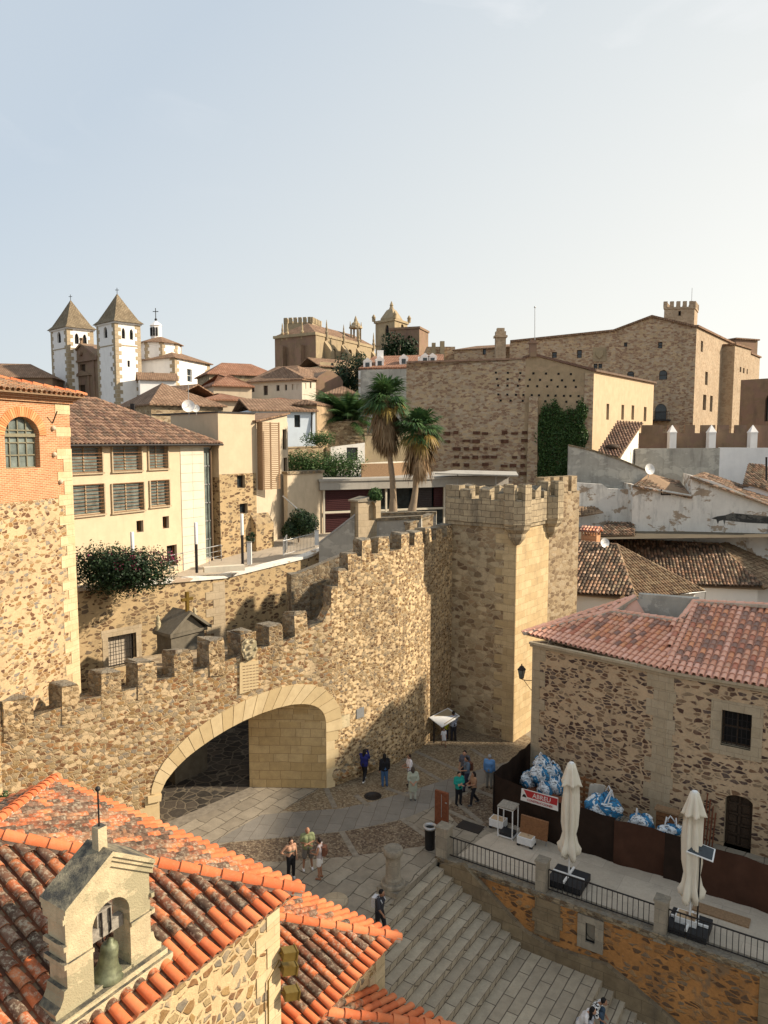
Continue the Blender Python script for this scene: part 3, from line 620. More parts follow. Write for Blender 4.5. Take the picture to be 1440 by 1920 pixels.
for i,(s,zt) in enumerate(((.0,10.15),(.4,11.0),(1.0,11.75),(1.9,12.35))):
    a=WP[0]; d=(WP[1]-WP[0]).normalized(); n=Vector((-d.y,d.x,0)); blk(a+d*s-n*.012,d,n,.62,.72,zt-1.4,zt,0); B.obj('merlon',[M['wallsmall'],M['merlon']],wall); B=MB()
cum=0; spots=[]
for i in range(1,4):
    a,b=WP[i],WP[i+1]; Ln=(b-a).length; d=(b-a).normalized(); n=Vector((-d.y,d.x,0)); s=.35 if i==1 else .3
    while s+.7<Ln+.1:
        blk(a+d*s-n*.012,d,n,.78,.72,11.2,12.42+R.uniform(-.08,.08),0); s+=1.35; B.obj('merlon',[M['wallsmall'],M['merlon']],wall); B=MB()
# mass behind the parapet with the passage cut through it
INW=1.83+0.0
def back(i,s,z):
    t=max(0,min(1,s/8.09)); return Q(s-3.3*t*t-.1,z,INW)
B=MB()
for (s0,z0),(s1,z1) in zip(intr,intr[1:]):
    B.quad(Q(s1,z1,0.0),Q(s0,z0,0.0),back(0,s0,z0),back(0,s1,z1))
B.obj('passage_lining',M['jamb'],wall)
B=MB()
o0,o1=TH+.002,INW
B.prism([Q(-9,0,o0),Q(-.02,0,o0),Q(-.12,0,o1),Q(-9,0,o1)],0,4.)
B.prism([Q(8.12,0,o0),Q(send,0,o0),Q(send-.7,0,o1+.4),Q(4.72,0,o1)],0,4.6)
bi=[back(0,s,z) for s,z in intr]
zc=5.2
pts=[Vector((p.x,p.y,p.z)) for p in bi[1:-1]]
B.add(pts+[Q(4.69,zc,INW),Q(-.1,zc,INW)],[tuple(range(len(pts)+2))])
B.prism([Q(-9,0,o0),Q(-.5,0,o0),Q(-.5,0,3.2),Q(-9,0,3.2)],3.9,4.6); 
B.prism([Q(-.5,0,o0),Q(send,0,o0),Q(send-1.5,0,3.2),Q(-.5,0,3.2)],5.0,7.0)
for i in range(4):
    a,b=WP[i],WP[i+1]; d=(b-a).normalized(); n=Vector((-d.y,d.x,0)); B.prism([a+n*(TH+.001),b+n*(TH+.001),b+n*2.3,a+n*2.3],0,min(ZT[i],ZT[i+1])-1.3)
B.obj('rear_mass',M['midstone'],wall)
# voussoir ring
vm,nt,bb=newmat('voussoir_blocks',.85,.2); co=nt.nodes.new('ShaderNodeTexCoord').outputs['Object']; g=nt.nodes.new('ShaderNodeNewGeometry')
cc=mix(nt,g.outputs['Random Per Island'],(.54,.41,.22),(.66,.53,.32)); nn1=noise(nt,co,3,6,.6); cc=mix(nt,ramp(nt,nn1.outputs[0],[(.4,0.),(.7,.35)]),cc,(.42,.31,.17)); L(nt,grime(nt,co,cc,.15),bb.inputs['Base Color']); bump(nt,bb,noise(nt,co,18,5,.7).outputs[0],.35,.015)
M['vb']=vm
B=MB(); ii=intr[1:19]; NB=21
def samp(pl,t):
    Ls=[0]
    for a,b in zip(pl,pl[1:]): Ls.append(Ls[-1]+math.hypot(b[0]-a[0],b[1]-a[1]))
    x=t*Ls[-1]
    for i in range(len(pl)-1):
        if x<=Ls[i+1]+1e-9: f=(x-Ls[i])/(Ls[i+1]-Ls[i]); return (lerp(pl[i][0],pl[i+1][0],f),lerp(pl[i][1],pl[i+1][1],f))
    return pl[-1]
for k in range(NB):
    t0,t1=k/NB+.0012,(k+1)/NB-.0012; tm=(t0+t1)/2
    pts=[samp(ii,t0),samp(ii,tm),samp(ii,t1),samp(extrd,t1),samp(extrd,tm),samp(extrd,t0)]
    B.extr([Q(s,z,-.035-R.uniform(0,.012)) for s,z in pts],N1*.3)
# jamb blocks on the front of both piers
z=0
for zz in (.48,.98,1.42): B.extr([Q(-.62-(.25 if zz>.9 and zz<1 else 0),z+.006,-.035),Q(0,z+.006,-.035),Q(0,zz,-.035),Q(-.62-(.25 if zz>.9 and zz<1 else 0),zz,-.035)],N1*.3); z=zz
B.extr([Q(-.5,1.2,-.14),Q(.06,1.2,-.14),Q(.1,1.5,-.14),Q(-.5,1.5,-.14)],N1*.4)
z=0
for i,zz in enumerate((.5,1.0,1.5,1.95,2.42,2.88)): B.extr([Q(8.09,z+.006,-.035),Q(8.55+(.2 if i%2 else 0),z+.006,-.035),Q(8.55+(.2 if i%2 else 0),zz,-.035),Q(8.09,zz,-.035)],N1*.3); z=zz
B.obj('arch_ring',M['vb'],wall)
# boulders at the foot of the pier and plaques
B=MB()
for k in range(7):
    p=lerp(W2b,WP[1],.1+k*.13)-N1*.05; B.ball((p.x+R.uniform(-.1,.15),p.y-.05,.25+R.uniform(0,.45)),R.uniform(.2,.34),0,9,(1,.55,1.15))
B.obj('foot_boulders',M['wall'],wall)
def plate(u0,v0,u1,v1,plane,mat,name,label,cat,o=-.08,th=.05,skew=0):
    p,d=plane; B=MB(); pts=[PP(u,v,p,d) for u,v in((u0,v1),(u1,v1+skew),(u1,v0+skew),(u0,v0))]; n=Vector((d[1],-d[0],0)).normalized()
    B.extr([q+n*(-o) for q in pts],-n*th); c=pts[0]
    return solo(name,M[mat],B,c,label,cat)
def text_obj(txt,name,mat,size,mtx,parent=None,ext=.004,align='CENTER'):
    cu=bpy.data.curves.new(name,'FONT'); cu.body=txt; cu.size=size; cu.extrude=ext; cu.align_x=align; cu.align_y='CENTER'; cu.resolution_u=2
    t=bpy.data.objects.new(name,cu); C.objects.link(t); dg=bpy.context.evaluated_depsgraph_get(); me=bpy.data.meshes.new_from_object(t.evaluated_get(dg)); bpy.data.objects.remove(t)
    me.transform(mtx); me.materials.clear(); me.materials.append(M[mat]); o=bpy.data.objects.new(name,me); C.objects.link(o)
    if parent is not None: o.parent=parent; me.transform(Matrix.Translation(-Vector(parent['_o'])))
    return o
pl1=(W1,D1); pl2=(W2b,(WP[1]-W2b))
ct=thing('inscription_stone','tall pale inscribed stone tablet set above the arch ring under the coat of arms','tablet',PP(466,1310,W1,D1))
B=MB(); q0=[PP(u,v,W1,D1) for u,v in((449,1301),(484,1290),(484,1237),(449,1241))]; B.extr([p-N1*.06 for p in q0],N1*.1)
B.obj('slab',M['vb'],ct)
B=MB()
for k in range(9):
    z=lerp(q0[0].z,q0[3].z,(k+1)/10.5); s0=S1(452,1280)[0]; 
    for j in range(5): B.box(Q(s0+.14+j*.16,z,-.068),D1*.055,N1*.004,Vector((0,0,.016)))
B.obj('lettering',M['under'],ct)
# coat of arms above the tablet
ca=thing('coat_of_arms','carved stone shield with scrolls on the battlement over the arch','coat of arms',PP(466,1235,W1,D1))
B=MB(); c=S1(466,1216)
sh=[(0,-.55),(.26,-.42),(.36,-.1),(.34,.35),(.18,.5),(.0,.46),(-.18,.5),(-.34,.35),(-.36,-.1),(-.26,-.42)]
B.extr([Q(c[0]+s,c[1]+z,-.16) for s,z in sh],N1*.3); 
B.extr([Q(c[0]+s*.7,c[1]+z*.7,-.2) for s,z in sh],N1*.2)
for k in range(6):
    a=k*math.pi/3; B.ball(Q(c[0]+.3*math.cos(a),c[1]+.42*math.sin(a),-.18),.09,0,8)
B.ball(Q(c[0],c[1]+.12,-.22),.1,0,8); B.ball(Q(c[0],c[1]-.18,-.22),.08,0,8)
B.obj('shield',M['belfry'],ca)
plate(659,1325,682,1349,(W2b,(WP[1]-W2b)),'patchy','stone_plaque','pale stone plaque low on the wall right of the arch','plaque',-.05,.06,-8) if 0 else None
d2=(WP[1]-W2b)
sp=plate(631,1345,655,1368,(W2b,d2),'belfry','stone_plaque','worn pale stone plaque with lettering right of the arch','plaque',-.04,.08,-7)
mp_=plate(668,1330,682,1348,(W2b,d2),'steel','metal_plaque','small grey metal plaque on the wall above the stone plaque','plaque',-.04,.04,-5)
# ---------------- tower beside the wall ----------------
T0=Vector((7.44,41.2,0)); T1=Vector((4.08,43.77,0)); dl=(T1-T0).normalized(); dr=Vector((-dl.y,dl.x,0)); 
if dr.x<0: dr=-dr
tw=thing('wall_tower','square ashlar stone tower with battlements and round corner turrets','tower',T0)
LW=4.4; tp=[T0,T0+dr*4.25,T0+dr*4.25+dl*LW,T0+dl*LW]
B=MB(); 
for i in range(4):
    a_,b_=tp[i],tp[(i+1)%4]; mm_=0 if i in (0,) else 1
    B.quad(a_,b_,b_+Vector((0,0,12.55)),a_+Vector((0,0,12.55)),mm_)
B.obj('shaft',[M['ashlar'],M['towerrub']],tw)
B=MB(); z=0; k=0
while z<12.2:
    h=R.uniform(.4,.6); w=1.3 if k%2 else .75; n_o=-dr*.02; B.prism([T0+n_o,T0+n_o+dl*w,T0+dl*w+dr*.05,T0+dr*.05],z+.006,min(z+h-.006,12.4)); z+=h; k+=1
B.obj('quoins',M['ashlar'],tw)
def off(poly,o):
    c=sum(poly,Vector((0,0,0)))/len(poly); return [p+(p-c).normalized()*o*1.414 for p in poly]
B=MB(); B.prism(off(tp,.12),12.4,12.62); B.prism(off(tp,.2),12.62,12.75); B.obj('corbel_course',M['ashlardark'],tw)
B=MB(); mL=[]; op=off(tp,.17); ip=off(tp,-.4)
for i in range(4):
    j=(i+1)%4; B.prism([op[i],op[j],ip[j],ip[i]],12.75,13.95)
    d=(op[j]-op[i]); Ln=d.length; d.normalize(); n=Vector((-d.y,d.x,0)); s=.95
    while s<Ln-1.2:
        Bm=MB(); c0=op[i]+d*s; v=[c0,c0+d*.7,c0+d*.7+n*.55,c0+n*.55]; Bm.prism(v,13.9,[14.6+R.uniform(-.3,.15) for _ in range(4)]); mL.append(Bm); s+=1.25+R.uniform(-.1,.15)
B.obj('parapet',M['ashlardark'],tw)
for Bm in mL: Bm.obj('merlon',M['ashlardark'],tw)
for i in (0,1):
    B=MB(); c=off(tp,.02)[i]
    B.lathe([(.18,11.5),(.45,11.85),(.5,12.0),(.5,12.15),(.72,12.4),(.74,12.55),(.82,12.7),(.8,12.85),(.8,14.0)],(c.x,c.y,0),8,0,False,rot=.39)
    for k in range(8):
        a=.39+math.pi/4*(k+.5)
        if k%2==0: B.box((c.x+.62*math.cos(a),c.y+.62*math.sin(a),14.4),(.12*math.cos(a),.12*math.sin(a),0),(-.3*math.sin(a),.3*math.cos(a),0),(0,0,.5))
    B.obj('corner_turret',M['ashlardark'],tw)
# pillar and rear wall stretch behind the tower
B=MB(); p=T1+dl*.25+Vector((-.2,.2,0)); B.prism([p,p+Vector((.75,-.6,0)),p+Vector((1.15,-.1,0)),p+Vector((.4,.5,0))],0,14.7+0); B.obj('end_pillar',M['ashlardark'],tw)
rw=thing('rear_wall_stretch','weathered rubble wall with square merlons running back from the tower','wall',(9.8,46,8))
B=MB(); a=PY(1018,950,46.8); b=PY(1086,950,49.5); a=xy(a); b=xy(b); d=(b-a).normalized(); n=Vector((-d.y,d.x))
B.prism([a,b,b+n*1.,a+n*1.],0,14.0); s=.1; Ln=(b-a).length
B.obj('wall_body',M['midstone'],rw)
while s<Ln-.5: B=MB(); B.prism([a+d*s,a+d*(s+.62),a+d*(s+.62)+n*.7,a+d*s+n*.7],13.9,15.0); s+=1.0; B.obj('merlon',M['midstone'],rw)
# ---------------- stone-fronted house with the pink roof ----------------
FD=PZ(1385,1594,0.)
F1=FD-E1*3.1                          # bend in the front
u=E1.copy(); dirL=Vector((-.73,.683,0))
F0=PP(997,1300,F1,dirL); F0.z=0; F2=FD+E1*16
ez=PP(1213,1247,F1,dirL).z
back0=F0+Vector((4.4,.7,0)); back2=F2+E2*9
hs=thing('stone_house','long brown rubble stone house with a pink clay tile roof and barred window','house',F1)
pw,qw=F1,F2
wop=opx(1352,1335,1409,1402,pw,qw); dop=opx(1358,1492,1410,1596,pw,qw); dop=(dop[0],dop[1],0.,dop[3],.25)
B=MB(); wallface(B,F0,F1,-.2,ez,(),.3); wallface(B,F1,F2,-.2,ez,[wop,dop],.45,0,1)
bp=[F2,back2,back0+E2*3,back0]
for a,b in zip([F2,back2,back0],[back2,back0,F0]): wallface(B,a,b,-.2,ez)
B.obj('wall',[M['palazzo'],M['dress']],hs)
P_,Ln,d_,n_=frame2(pw,qw)
B=MB(); s0,s1,a,b=wop[:4]; t=.42
B.extr([P_(s0-t,a-t,.03),P_(s1+t,a-t,.03),P_(s1+t,a,.03),P_(s0-t,a,.03)],-n_*.12); B.extr([P_(s0-t,b,.03),P_(s1+t,b,.03),P_(s1+t,b+t,.03),P_(s0-t,b+t,.03)],-n_*.12)
B.extr([P_(s0-t,a,.03),P_(s0,a,.03),P_(s0,b,.03),P_(s0-t,b,.03)],-n_*.12); B.extr([P_(s1,a,.03),P_(s1+t,a,.03),P_(s1+t,b,.03),P_(s1,b,.03)],-n_*.12)
B.obj('window_surround',M['dress'],hs)
w_=window(hs,pw,qw,wop,.42,'wood','dark',2,2,.07,'window',(6,4,-.2))
# plank door in its ragged dark recess
B=MB(); s0,s1,a,b=dop[:4]
B.quad(P_(s0,a,-.4),P_(s1,a,-.4),P_(s1,b,-.4),P_(s0,b,-.4)); bars(B,P_,s0+.06,s1-.06,a+.05,b-.06,-.36,2,5,.09,0,.07)
for i in range(2):
    for j in range(5):
        sx_=lerp(s0,s1,(i+.5)/2); zz=lerp(a,b,(j+.5)/5); B.box(P_(sx_,zz,-.37),d_*(s1-s0)*.14,n_*.03,Vector((0,0,(b-a)*.06)))
B.obj('door',M['wood'],hs)
B=MB()
for i in range(5): # quoin chain at the bend and the left corner
    pass
z=0; k=0
while z<ez-.15:
    h=.55+.1*(k%3); w=.62 if k%2 else .95
    z2=min(z+h-.012,ez-.14)
    B.extr([F1+dirL*w+Vector((0,0,z)),F1+Vector((0,0,z)),F1+Vector((0,0,z2)),F1+dirL*w+Vector((0,0,z2))],Vector((-.683,-.73,0))*.025)
    B.extr([F1+Vector((0,0,z)),F1+E1*(.25+.1*(k%2))+Vector((0,0,z)),F1+E1*(.25+.1*(k%2))+Vector((0,0,z2)),F1+Vector((0,0,z2))],-E2*.028)
    w2=.45 if k%2 else .75
    B.extr([F0+Vector((0,0,z)),F0-dirL*w2+Vector((0,0,z)),F0-dirL*w2+Vector((0,0,z2)),F0+Vector((0,0,z2))],Vector((-.683,-.73,0))*.02)
    z+=h; k+=1
B.obj('quoins',M['dress'],hs)
B=MB()
for a,b,n in ((F0,F1,Vector((-.683,-.73,0))),(F1,F2,-E2)):
    for o1_,zz0,zz1 in ((.1,ez-.28,ez-.14),(.2,ez-.14,ez-.02)): B.prism([a+n*.0-(b-a).normalized()*.1,b+(b-a).normalized()*.08*(1 if b is F1 else 1),b+n*o1_,a+n*o1_-(b-a).normalized()*.1],zz0,zz1)
B.obj('cornice',M['dress'],hs)
# roof planes
ev=ez+.02
ea=PZ(980,1186,ev); eb=PZ(1250,1256,ev); ec=F2-E2*.45; ec.z=ev
pl=plane3(eb,ec,19,(E2.x,E2.y))
plL=plane3(ea,eb,19,(.683,.73))
r1=PL(1148,1146,plL); r2=PL(1274,1164,pl); r3=PL(1302,1128,pl); r4=PL(1345,1130,pl)
bend=PL(1262,1162,plL)
fr=[eb,ec,Vector((ec.x,ec.y,0))]
far_up=ec+E2*8.2; far_up.z=ev+8.2*math.tan(math.radians(19))
hipr=r4+E1*3; 
B=MB()
tiles(B,[ea,eb,bend,r1],.29,.4,6,m=0,mp=1,mb=2,two=True,mlow=1,nlow=2,clean=7)
tiles(B,[eb,ec,ec+E2*7+Vector((0,0,7*math.tan(math.radians(19)))),r4+E1*1.0,r4,r3,r2,bend],.29,.4,6,m=0,mp=1,mb=2,two=True,mlow=1,nlow=2,clean=7)
# side and rear slopes
topL=PL(1190,1119,plL); 
nb=Vector((ea.x+2.6,ea.y+6.2,ev))
tiles(B,[ea,r1,topL],.29,.4,4,m=1,mp=1,mb=2); B.extr([ea,topL,Vector((back0.x+2.5,back0.y+.6,ev)),Vector((back0.x,back0.y+.3,ev))],(0,0,-.1),1); ridge(B,ea,topL,.12,.4,1,6,4)
rb=r4+E2*6-Vector((0,0,2.2)); 
tiles(B,[r3,r4,r4+E1*10+Vector((0,0,.6)),r4+E1*10+E2*3-Vector((0,0,.7)),r3+E2*3-Vector((0,0,1.))],.29,.4,4,m=1,mp=1,mb=2)
ridge(B,ea,r1,.12,.4,1,6,4,2.1); ridge(B,r1,bend,.12,.4,1,6,4,2.1); ridge(B,bend,r2,.12,.4,1,6,4,2.1); ridge(B,r2,r3,.12,.4,1,6,4); ridge(B,r3,r4,.12,.4,1,6,4,2.1); ridge(B,r4,r4+E1*9+Vector((0,0,.6)),.12,.4,1,6,4,2.1); ridge(B,r1,topL,.12,.4,1,6,4)
# clean courses laid over the old tiles
for k in range(9):
    s=1.2+k*2.05; 
M['mortar']=plaster('pale_mortar',(.55,.46,.36),.3,.3,.5,5.)
B.obj('roof',[M['pink'],M['pinknew'],M['under'],M['pinknew'],M['mortar']],hs)
B=MB()
lw=[r1+Vector((0,0,-.15)),bend+Vector((0,0,-.15)),r2+Vector((0,0,-.15)),r3+Vector((0,0,-.1)),topL+Vector((0,0,-.1))]
zf=min(p.z for p in lw)-2.2
for i in range(5):
    a,b=lw[i],lw[(i+1)%5]; B.quad(Vector((a.x,a.y,zf)),Vector((b.x,b.y,zf)),b,a)
B.poly([(p.x,p.y,zf) for p in lw])
B.box((topL+r3)/2+Vector((.3,.2,-.35)),(r3-topL)*.5,Vector((.1,.2,0)),Vector((0,0,.5)))
B.obj('light_well',M['graypl'],hs)
# ---------------- chapel below the camera ----------------
CH=PZ(565,1657,7.2); zA=7.2; tanp=math.tan(math.radians(22))
ch=thing('chapel','rubble stone chapel with stepped orange clay tile roofs and a bell gable','chapel',(CH.x,CH.y,-5))
def K(a,b,z): q=CH+E1*a+E2*b; return Vector((q.x,q.y,z))
zr=zA+4.7*tanp
B=MB()
tiles(B,[K(.1,-.1,zA),K(.1,-9.5,zA),K(-4.7,-9.5,zr),K(-4.7,-4.7,zr)],.3,.42,8,m=0,mp=1,mb=2,two=True,mlow=3,nlow=1,r=.104)
tiles(B,[K(.1,-.1,zA),K(-4.7,-4.7,zr),K(-9.5,.0,zA)],.3,.42,8,m=0,mp=1,mb=2,two=True,mlow=3,nlow=1,r=.104)
tiles(B,[K(-9.5,0,zA),K(-4.7,-4.7,zr),K(-4.7,-9.5,zr),K(-9.5,-9.5,zA)],.3,.42,6,m=0,mp=1,mb=2,mlow=3,r=.104)
ridge(B,K(.2,-.2,zA+.02),K(-4.7,-4.7,zr+.06),.135,.46,3,8,4,.9); ridge(B,K(-9.6,.1,zA+.02),K(-4.7,-4.7,zr+.06),.135,.46,3,8,4,.9); ridge(B,K(-4.7,-4.7,zr+.06),K(-4.7,-9.5,zr+.06),.135,.46,3,8,4,.9)
rmats=[M['clay'],M['clayshade'],M['under'],M['claynew'],M['mortar']]
B.obj('upper_roof',rmats,ch)
B=MB(); B.prism([K(-.38,-.38,0),K(-.38,-9.4,0),K(-9.1,-9.4,0),K(-9.1,-.38,0)],-5.4,zA-.06)
B.prism([K(-.2,-.2,0),K(-.2,-9.4,0),K(-9.2,-9.4,0),K(-9.2,-.2,0)],zA-.14,zA-.05)
B.obj('upper_wall',M['chapelwall'],ch)
# quoins of the upper wall corner
B=MB(); z=-4.
k=0
while z<zA-.3:
    h=R.uniform(.36,.5); w1,w2=((.75,.4) if k%2 else (.4,.75)); z2=min(z+h-.015,zA-.15)
    B.prism([K(-.355,-.355,0),K(-.355,-.38-w1,0),K(-.6,-.38-w1,0),K(-.6,-.355,0)],z,z2); z+=h; k+=1
B.obj('quoins',M['quoin'],ch)
# lower roof behind the chapel corner
zB=2.9; RB=PZ(748,1752,zB)
def KB(a,b,z=0.): q=RB+E1*a+E2*b; return Vector((q.x,q.y,z))
d2_=4.; zh=zB+d2_*tanp; eB=-((RB-CH).dot(E2))-.36
B=MB()
tiles(B,[KB(.05,-.05,zB),KB(.05,eB,zB),KB(-d2_,eB,zh),KB(-d2_,-d2_,zh)],.3,.42,8,m=0,mp=1,mb=2,two=True,mlow=3,nlow=1,r=.104)
tiles(B,[KB(.05,-.05,zB),KB(-d2_,-d2_,zh),KB(-2*d2_,0,zB)],.3,.42,8,m=0,mp=1,mb=2,two=True,mlow=3,nlow=2,r=.104)
ridge(B,KB(.12,-.12,zB+.02),KB(-d2_,-d2_,zh+.05),.135,.46,3,8,4,.9); ridge(B,KB(-d2_,-d2_,zh+.05),KB(-2*d2_,0,zB),.135,.46,3,8,4,.9)
B.obj('middle_roof',rmats,ch)
B=MB(); B.prism([KB(-.32,-.32),KB(-.32,eB),KB(-7.6,eB),KB(-7.6,-.32)],-5.4,zB-.05); B.obj('middle_wall',M['chapelwall'],ch)
B=MB(); z=-4.; k=0
while z<zB-.3:
    h=R.uniform(.36,.5); w1=.75 if k%2 else .42; z2=min(z+h-.015,zB-.12); B.prism([KB(-.295,-.295),KB(-.295,-.35-w1),KB(-.55,-.35-w1),KB(-.55,-.295)],z,z2); z+=h; k+=1
B.obj('quoins',M['quoin'],ch)
zC=1.7; RC=PZ(842,1930,zC)
def KC(a,b,z=0.): q=RC+E1*a+E2*b; return Vector((q.x,q.y,z))
wC=((RC-RB).dot(E1))+.3; 
B=MB(); tiles(B,[KC(.1,.1,zC),KC(-wC,.1,zC),KC(-wC,-2.6,zC+2.7*tanp),KC(-2.6,-2.6,zC+2.7*tanp)],.3,.42,8,m=0,mp=1,mb=2,two=True,r=.104,mlow=3,nlow=3)
tiles(B,[KC(.1,.1,zC),KC(-2.6,-2.6,zC+2.7*tanp),KC(-2.6,-6,zC+2.7*tanp),KC(.1,-6,zC)],.3,.42,6,m=0,mp=1,mb=2,mlow=3,r=.104); ridge(B,KC(.1,.1,zC+.02),KC(-2.6,-2.6,zC+2.7*tanp+.05),.13,.44,3,8,4,.9)
B.obj('lower_roof',rmats,ch)
B=MB(); B.prism([KC(-.3,-.3),KC(-.3,-5.8),KC(-wC,-5.8),KC(-wC,-.3)],-5.4,zC-.05); B.obj('lower_wall',M['chapelwall'],ch)
# bell gable
go=-.5
gp=CH+E1*go
def SG(u,v): return SZ(u,v,gp,E2)
sl_,zbL=SG(127,1860); sr_,zbR=SG(283,1755); zsh=(SG(126,1695)[1]+SG(285,1612)[1])/2; zap=SG(205,1590)[1]
ol,oz=SG(177,1850); orr,_=SG(247,1822); ztop=SG(219,1680)[1]; osill=(SG(176,1845)[1]+SG(247,1822)[1])/2
def GK(s,z,o=0.): q=gp+E2*s+E1*o; return Vector((q.x,q.y,z))
zb0=zA+.26
dp=.5
B=MB(); cx_=(ol+orr)/2; wv=(orr-ol)/2; zs=ztop-wv
# outline with arched opening, built as left pier, right pier and head
arc=[(cx_-wv*math.cos(math.pi*t/12),zs+wv*math.sin(math.pi*t/12)) for t in range(13)]
B.extr([GK(s,z) for s,z in [(sl_,zb0),(ol,zb0),(ol,zs),(sl_,zs)]],-E1*dp); B.extr([GK(s,z) for s,z in [(orr,zb0),(sr_,zb0),(sr_,zs),(orr,zs)]],-E1*dp)
B.extr([GK(s,z) for s,z in [(sl_,zs)]+arc+[(sr_,zs),(sr_,zsh),(cx_,zap-.12),(sl_,zsh)]],-E1*dp)
B.extr([GK(s,z) for s,z in [(ol-.05,zb0),(orr+.05,zb0),(orr+.05,osill),(ol-.05,osill)]],-E1*dp)
# mouldings
for z0,z1,o in ((zb0-.2,zb0+.06,.16),(zb0+.06,zb0+.16,.09)): B.prism([GK(sl_-.18-o,0,o+.02),GK(sr_+.2+o,0,o+.02),GK(sr_+.2+o,0,-dp-o),GK(sl_-.18-o,0,-dp-o)],z0,z1)
for s in (sl_,sr_):
    sg=-1 if s==sl_ else 1
    B.extr([GK(s+sg*a,z,.0) for a,z in ((0,zb0+.1),(.22,zb0+.1),(.24,zb0+.26),(.14,zb0+.34),(.08,zb0+.46),(.06,zb0+.58),(0,zb0+.6))],-E1*dp)
    for zz in (zb0+.98,zs-.02): B.prism([GK(s-sg*.0,0,.05),GK(s+sg*.07,0,.05),GK(s+sg*.07,0,-dp-.05),GK(s-sg*.0,0,-dp-.05)],zz,zz+.09); 
B.prism([GK(sl_-.05,0,.045),GK(ol,0,.045),GK(ol,0,-.02),GK(sl_-.05,0,-.02)],zb0+.98,zb0+1.05)
B.prism([GK(orr,0,.045),GK(sr_+.05,0,.045),GK(sr_+.05,0,-.02),GK(orr,0,-.02)],zb0+.98,zb0+1.05)
rk=[(sl_-.06,zsh-.02),(cx_,zap-.06),(sr_+.06,zsh-.02)]
for (s0,z0),(s1,z1) in zip(rk,rk[1:]):
    for o,h0,h1 in ((.04,-.26,-.14),(.08,-.14,-.05),(.12,-.05,.04)):
        B.extr([GK(s0,z0+h0,o),GK(s1,z1+h0,o),GK(s1,z1+h1,o),GK(s0,z0+h1,o)],-E1*(dp+2*o))
B.box(GK(cx_,zap+.1,-dp/2),E1*.09,E2*.09,Vector((0,0,.24)))
bg_=B.obj('bell_gable',M['belfry'],ch)
B=MB(); B.tube([GK(cx_,zap+.3,-dp/2),GK(cx_,zap+1.0,-dp/2)],.016,6); B.ball(GK(cx_,zap+1.03,-dp/2),.05,0,8); B.obj('iron_finial',M['iron'],bg_)
bz=lerp(osill,zs,.66)
B=MB(); B.box(GK(cx_,bz+.12,-dp/2),E2*(wv*.96),E1*.07,Vector((0,0,.11))); B.box(GK(cx_,bz+.36,-dp/2),E2*(wv*.4),E1*.06,Vector((0,0,.15)))
B.obj('yoke',M['oldwood'],bg_)
B=MB()
for o in(-.09,.09): B.tube([GK(cx_+o,bz+.5,-dp/2+.09),GK(cx_+o,bz+.1,-dp/2+.1),GK(cx_+o*.3,bz-.1,-dp/2+.02)],.018,6)
B.obj('iron_strap',M['iron'],bg_)
B=MB(); c=GK(cx_+.0,bz-.76,-dp/2+.05); hb=.62; 
B.lathe([(.02,hb+.08),(.06,hb+.06),(.06,hb),(.13,hb-.02),(.155,hb-.08),(.17,hb-.3),(.2,hb-.45),(.26,.08),(.31,.0),(.3,-.02),(.25,.02)],c,24,ax=(.12,.05,1)); B.obj('bell',M['bronze'],bg_)
# floodlights on the chapel wall
for k,(u,v) in enumerate(((541,1788),(541,1815),(545,1862))):
    c=PP(u,v,CH+E1*(-.15),E2); g=(4.2+k)
    t=thing('floodlight',('brass box floodlight on the chapel wall, uppermost of the three','brass floodlight in the middle of the three on the chapel wall','brass floodlight lowest of the three on the chapel wall')[k],'floodlight',c,'floodlights on the chapel wall corner')
    ax_=(E1*.5+E2*.8+Vector((0,0,-.15))).normalized(); sd_=ax_.cross(Vector((0,0,1))).normalized(); up=sd_.cross(ax_)
    B=MB(); B.box(c,ax_*.16,sd_*.13,up*.1); B.box(c+ax_*.17,ax_*.015,sd_*.15,up*.12); B.obj('housing',M['gold'],t)
    B=MB(); B.quad(c+ax_*.19-sd_*.11-up*.08,c+ax_*.19+sd_*.11-up*.08,c+ax_*.19+sd_*.11+up*.08,c+ax_*.19-sd_*.11+up*.08); B.obj('lens',M['glass'],t)
    B=MB(); B.tube([c-ax_*.12,c-E1*.22-E2*.1],.02,6); B.obj('bracket',M['gold'],t)
c=PP(497,1830,CH+E1*(-.34),E2)
B=MB(); B.tube([PP(524,1800,CH-E1*.3,E2),PP(503,1840,CH-E1*.3,E2),PP(503,1925,CH-E1*.3,E2)],.02,6); solo('cable_conduit',M['gold'],B,c,'thin yellow conduit running down the chapel corner by the floodlights','cable conduit')
# weeds growing by the chapel roof
def leafball(B,c,r,n,size,m=0,sq=(1,1,1),rnd=None,flat=.0):
    rnd=rnd or R; c=Vector(c)
    for _ in range(n):
        while True:
            p=Vector((rnd.uniform(-1,1),rnd.uniform(-1,1),rnd.uniform(-1,1)))
            if .25<p.length<1: break
        q=c+Vector((p.x*sq[0],p.y*sq[1],p.z*sq[2]))*r
        a=Vector((rnd.gauss(0,1),rnd.gauss(0,1),rnd.gauss(0,.6))).normalized(); nn=(p.normalized()+Vector((rnd.gauss(0,.5),rnd.gauss(0,.5),rnd.gauss(0,.5)))).normalized()
        b=nn.cross(a).normalized(); a=b.cross(nn); s=size*rnd.uniform(.6,1.3)
        B.add([q-a*s,q+b*s*.5,q+a*s,q-b*s*.5],[(0,1,2,3)],m)
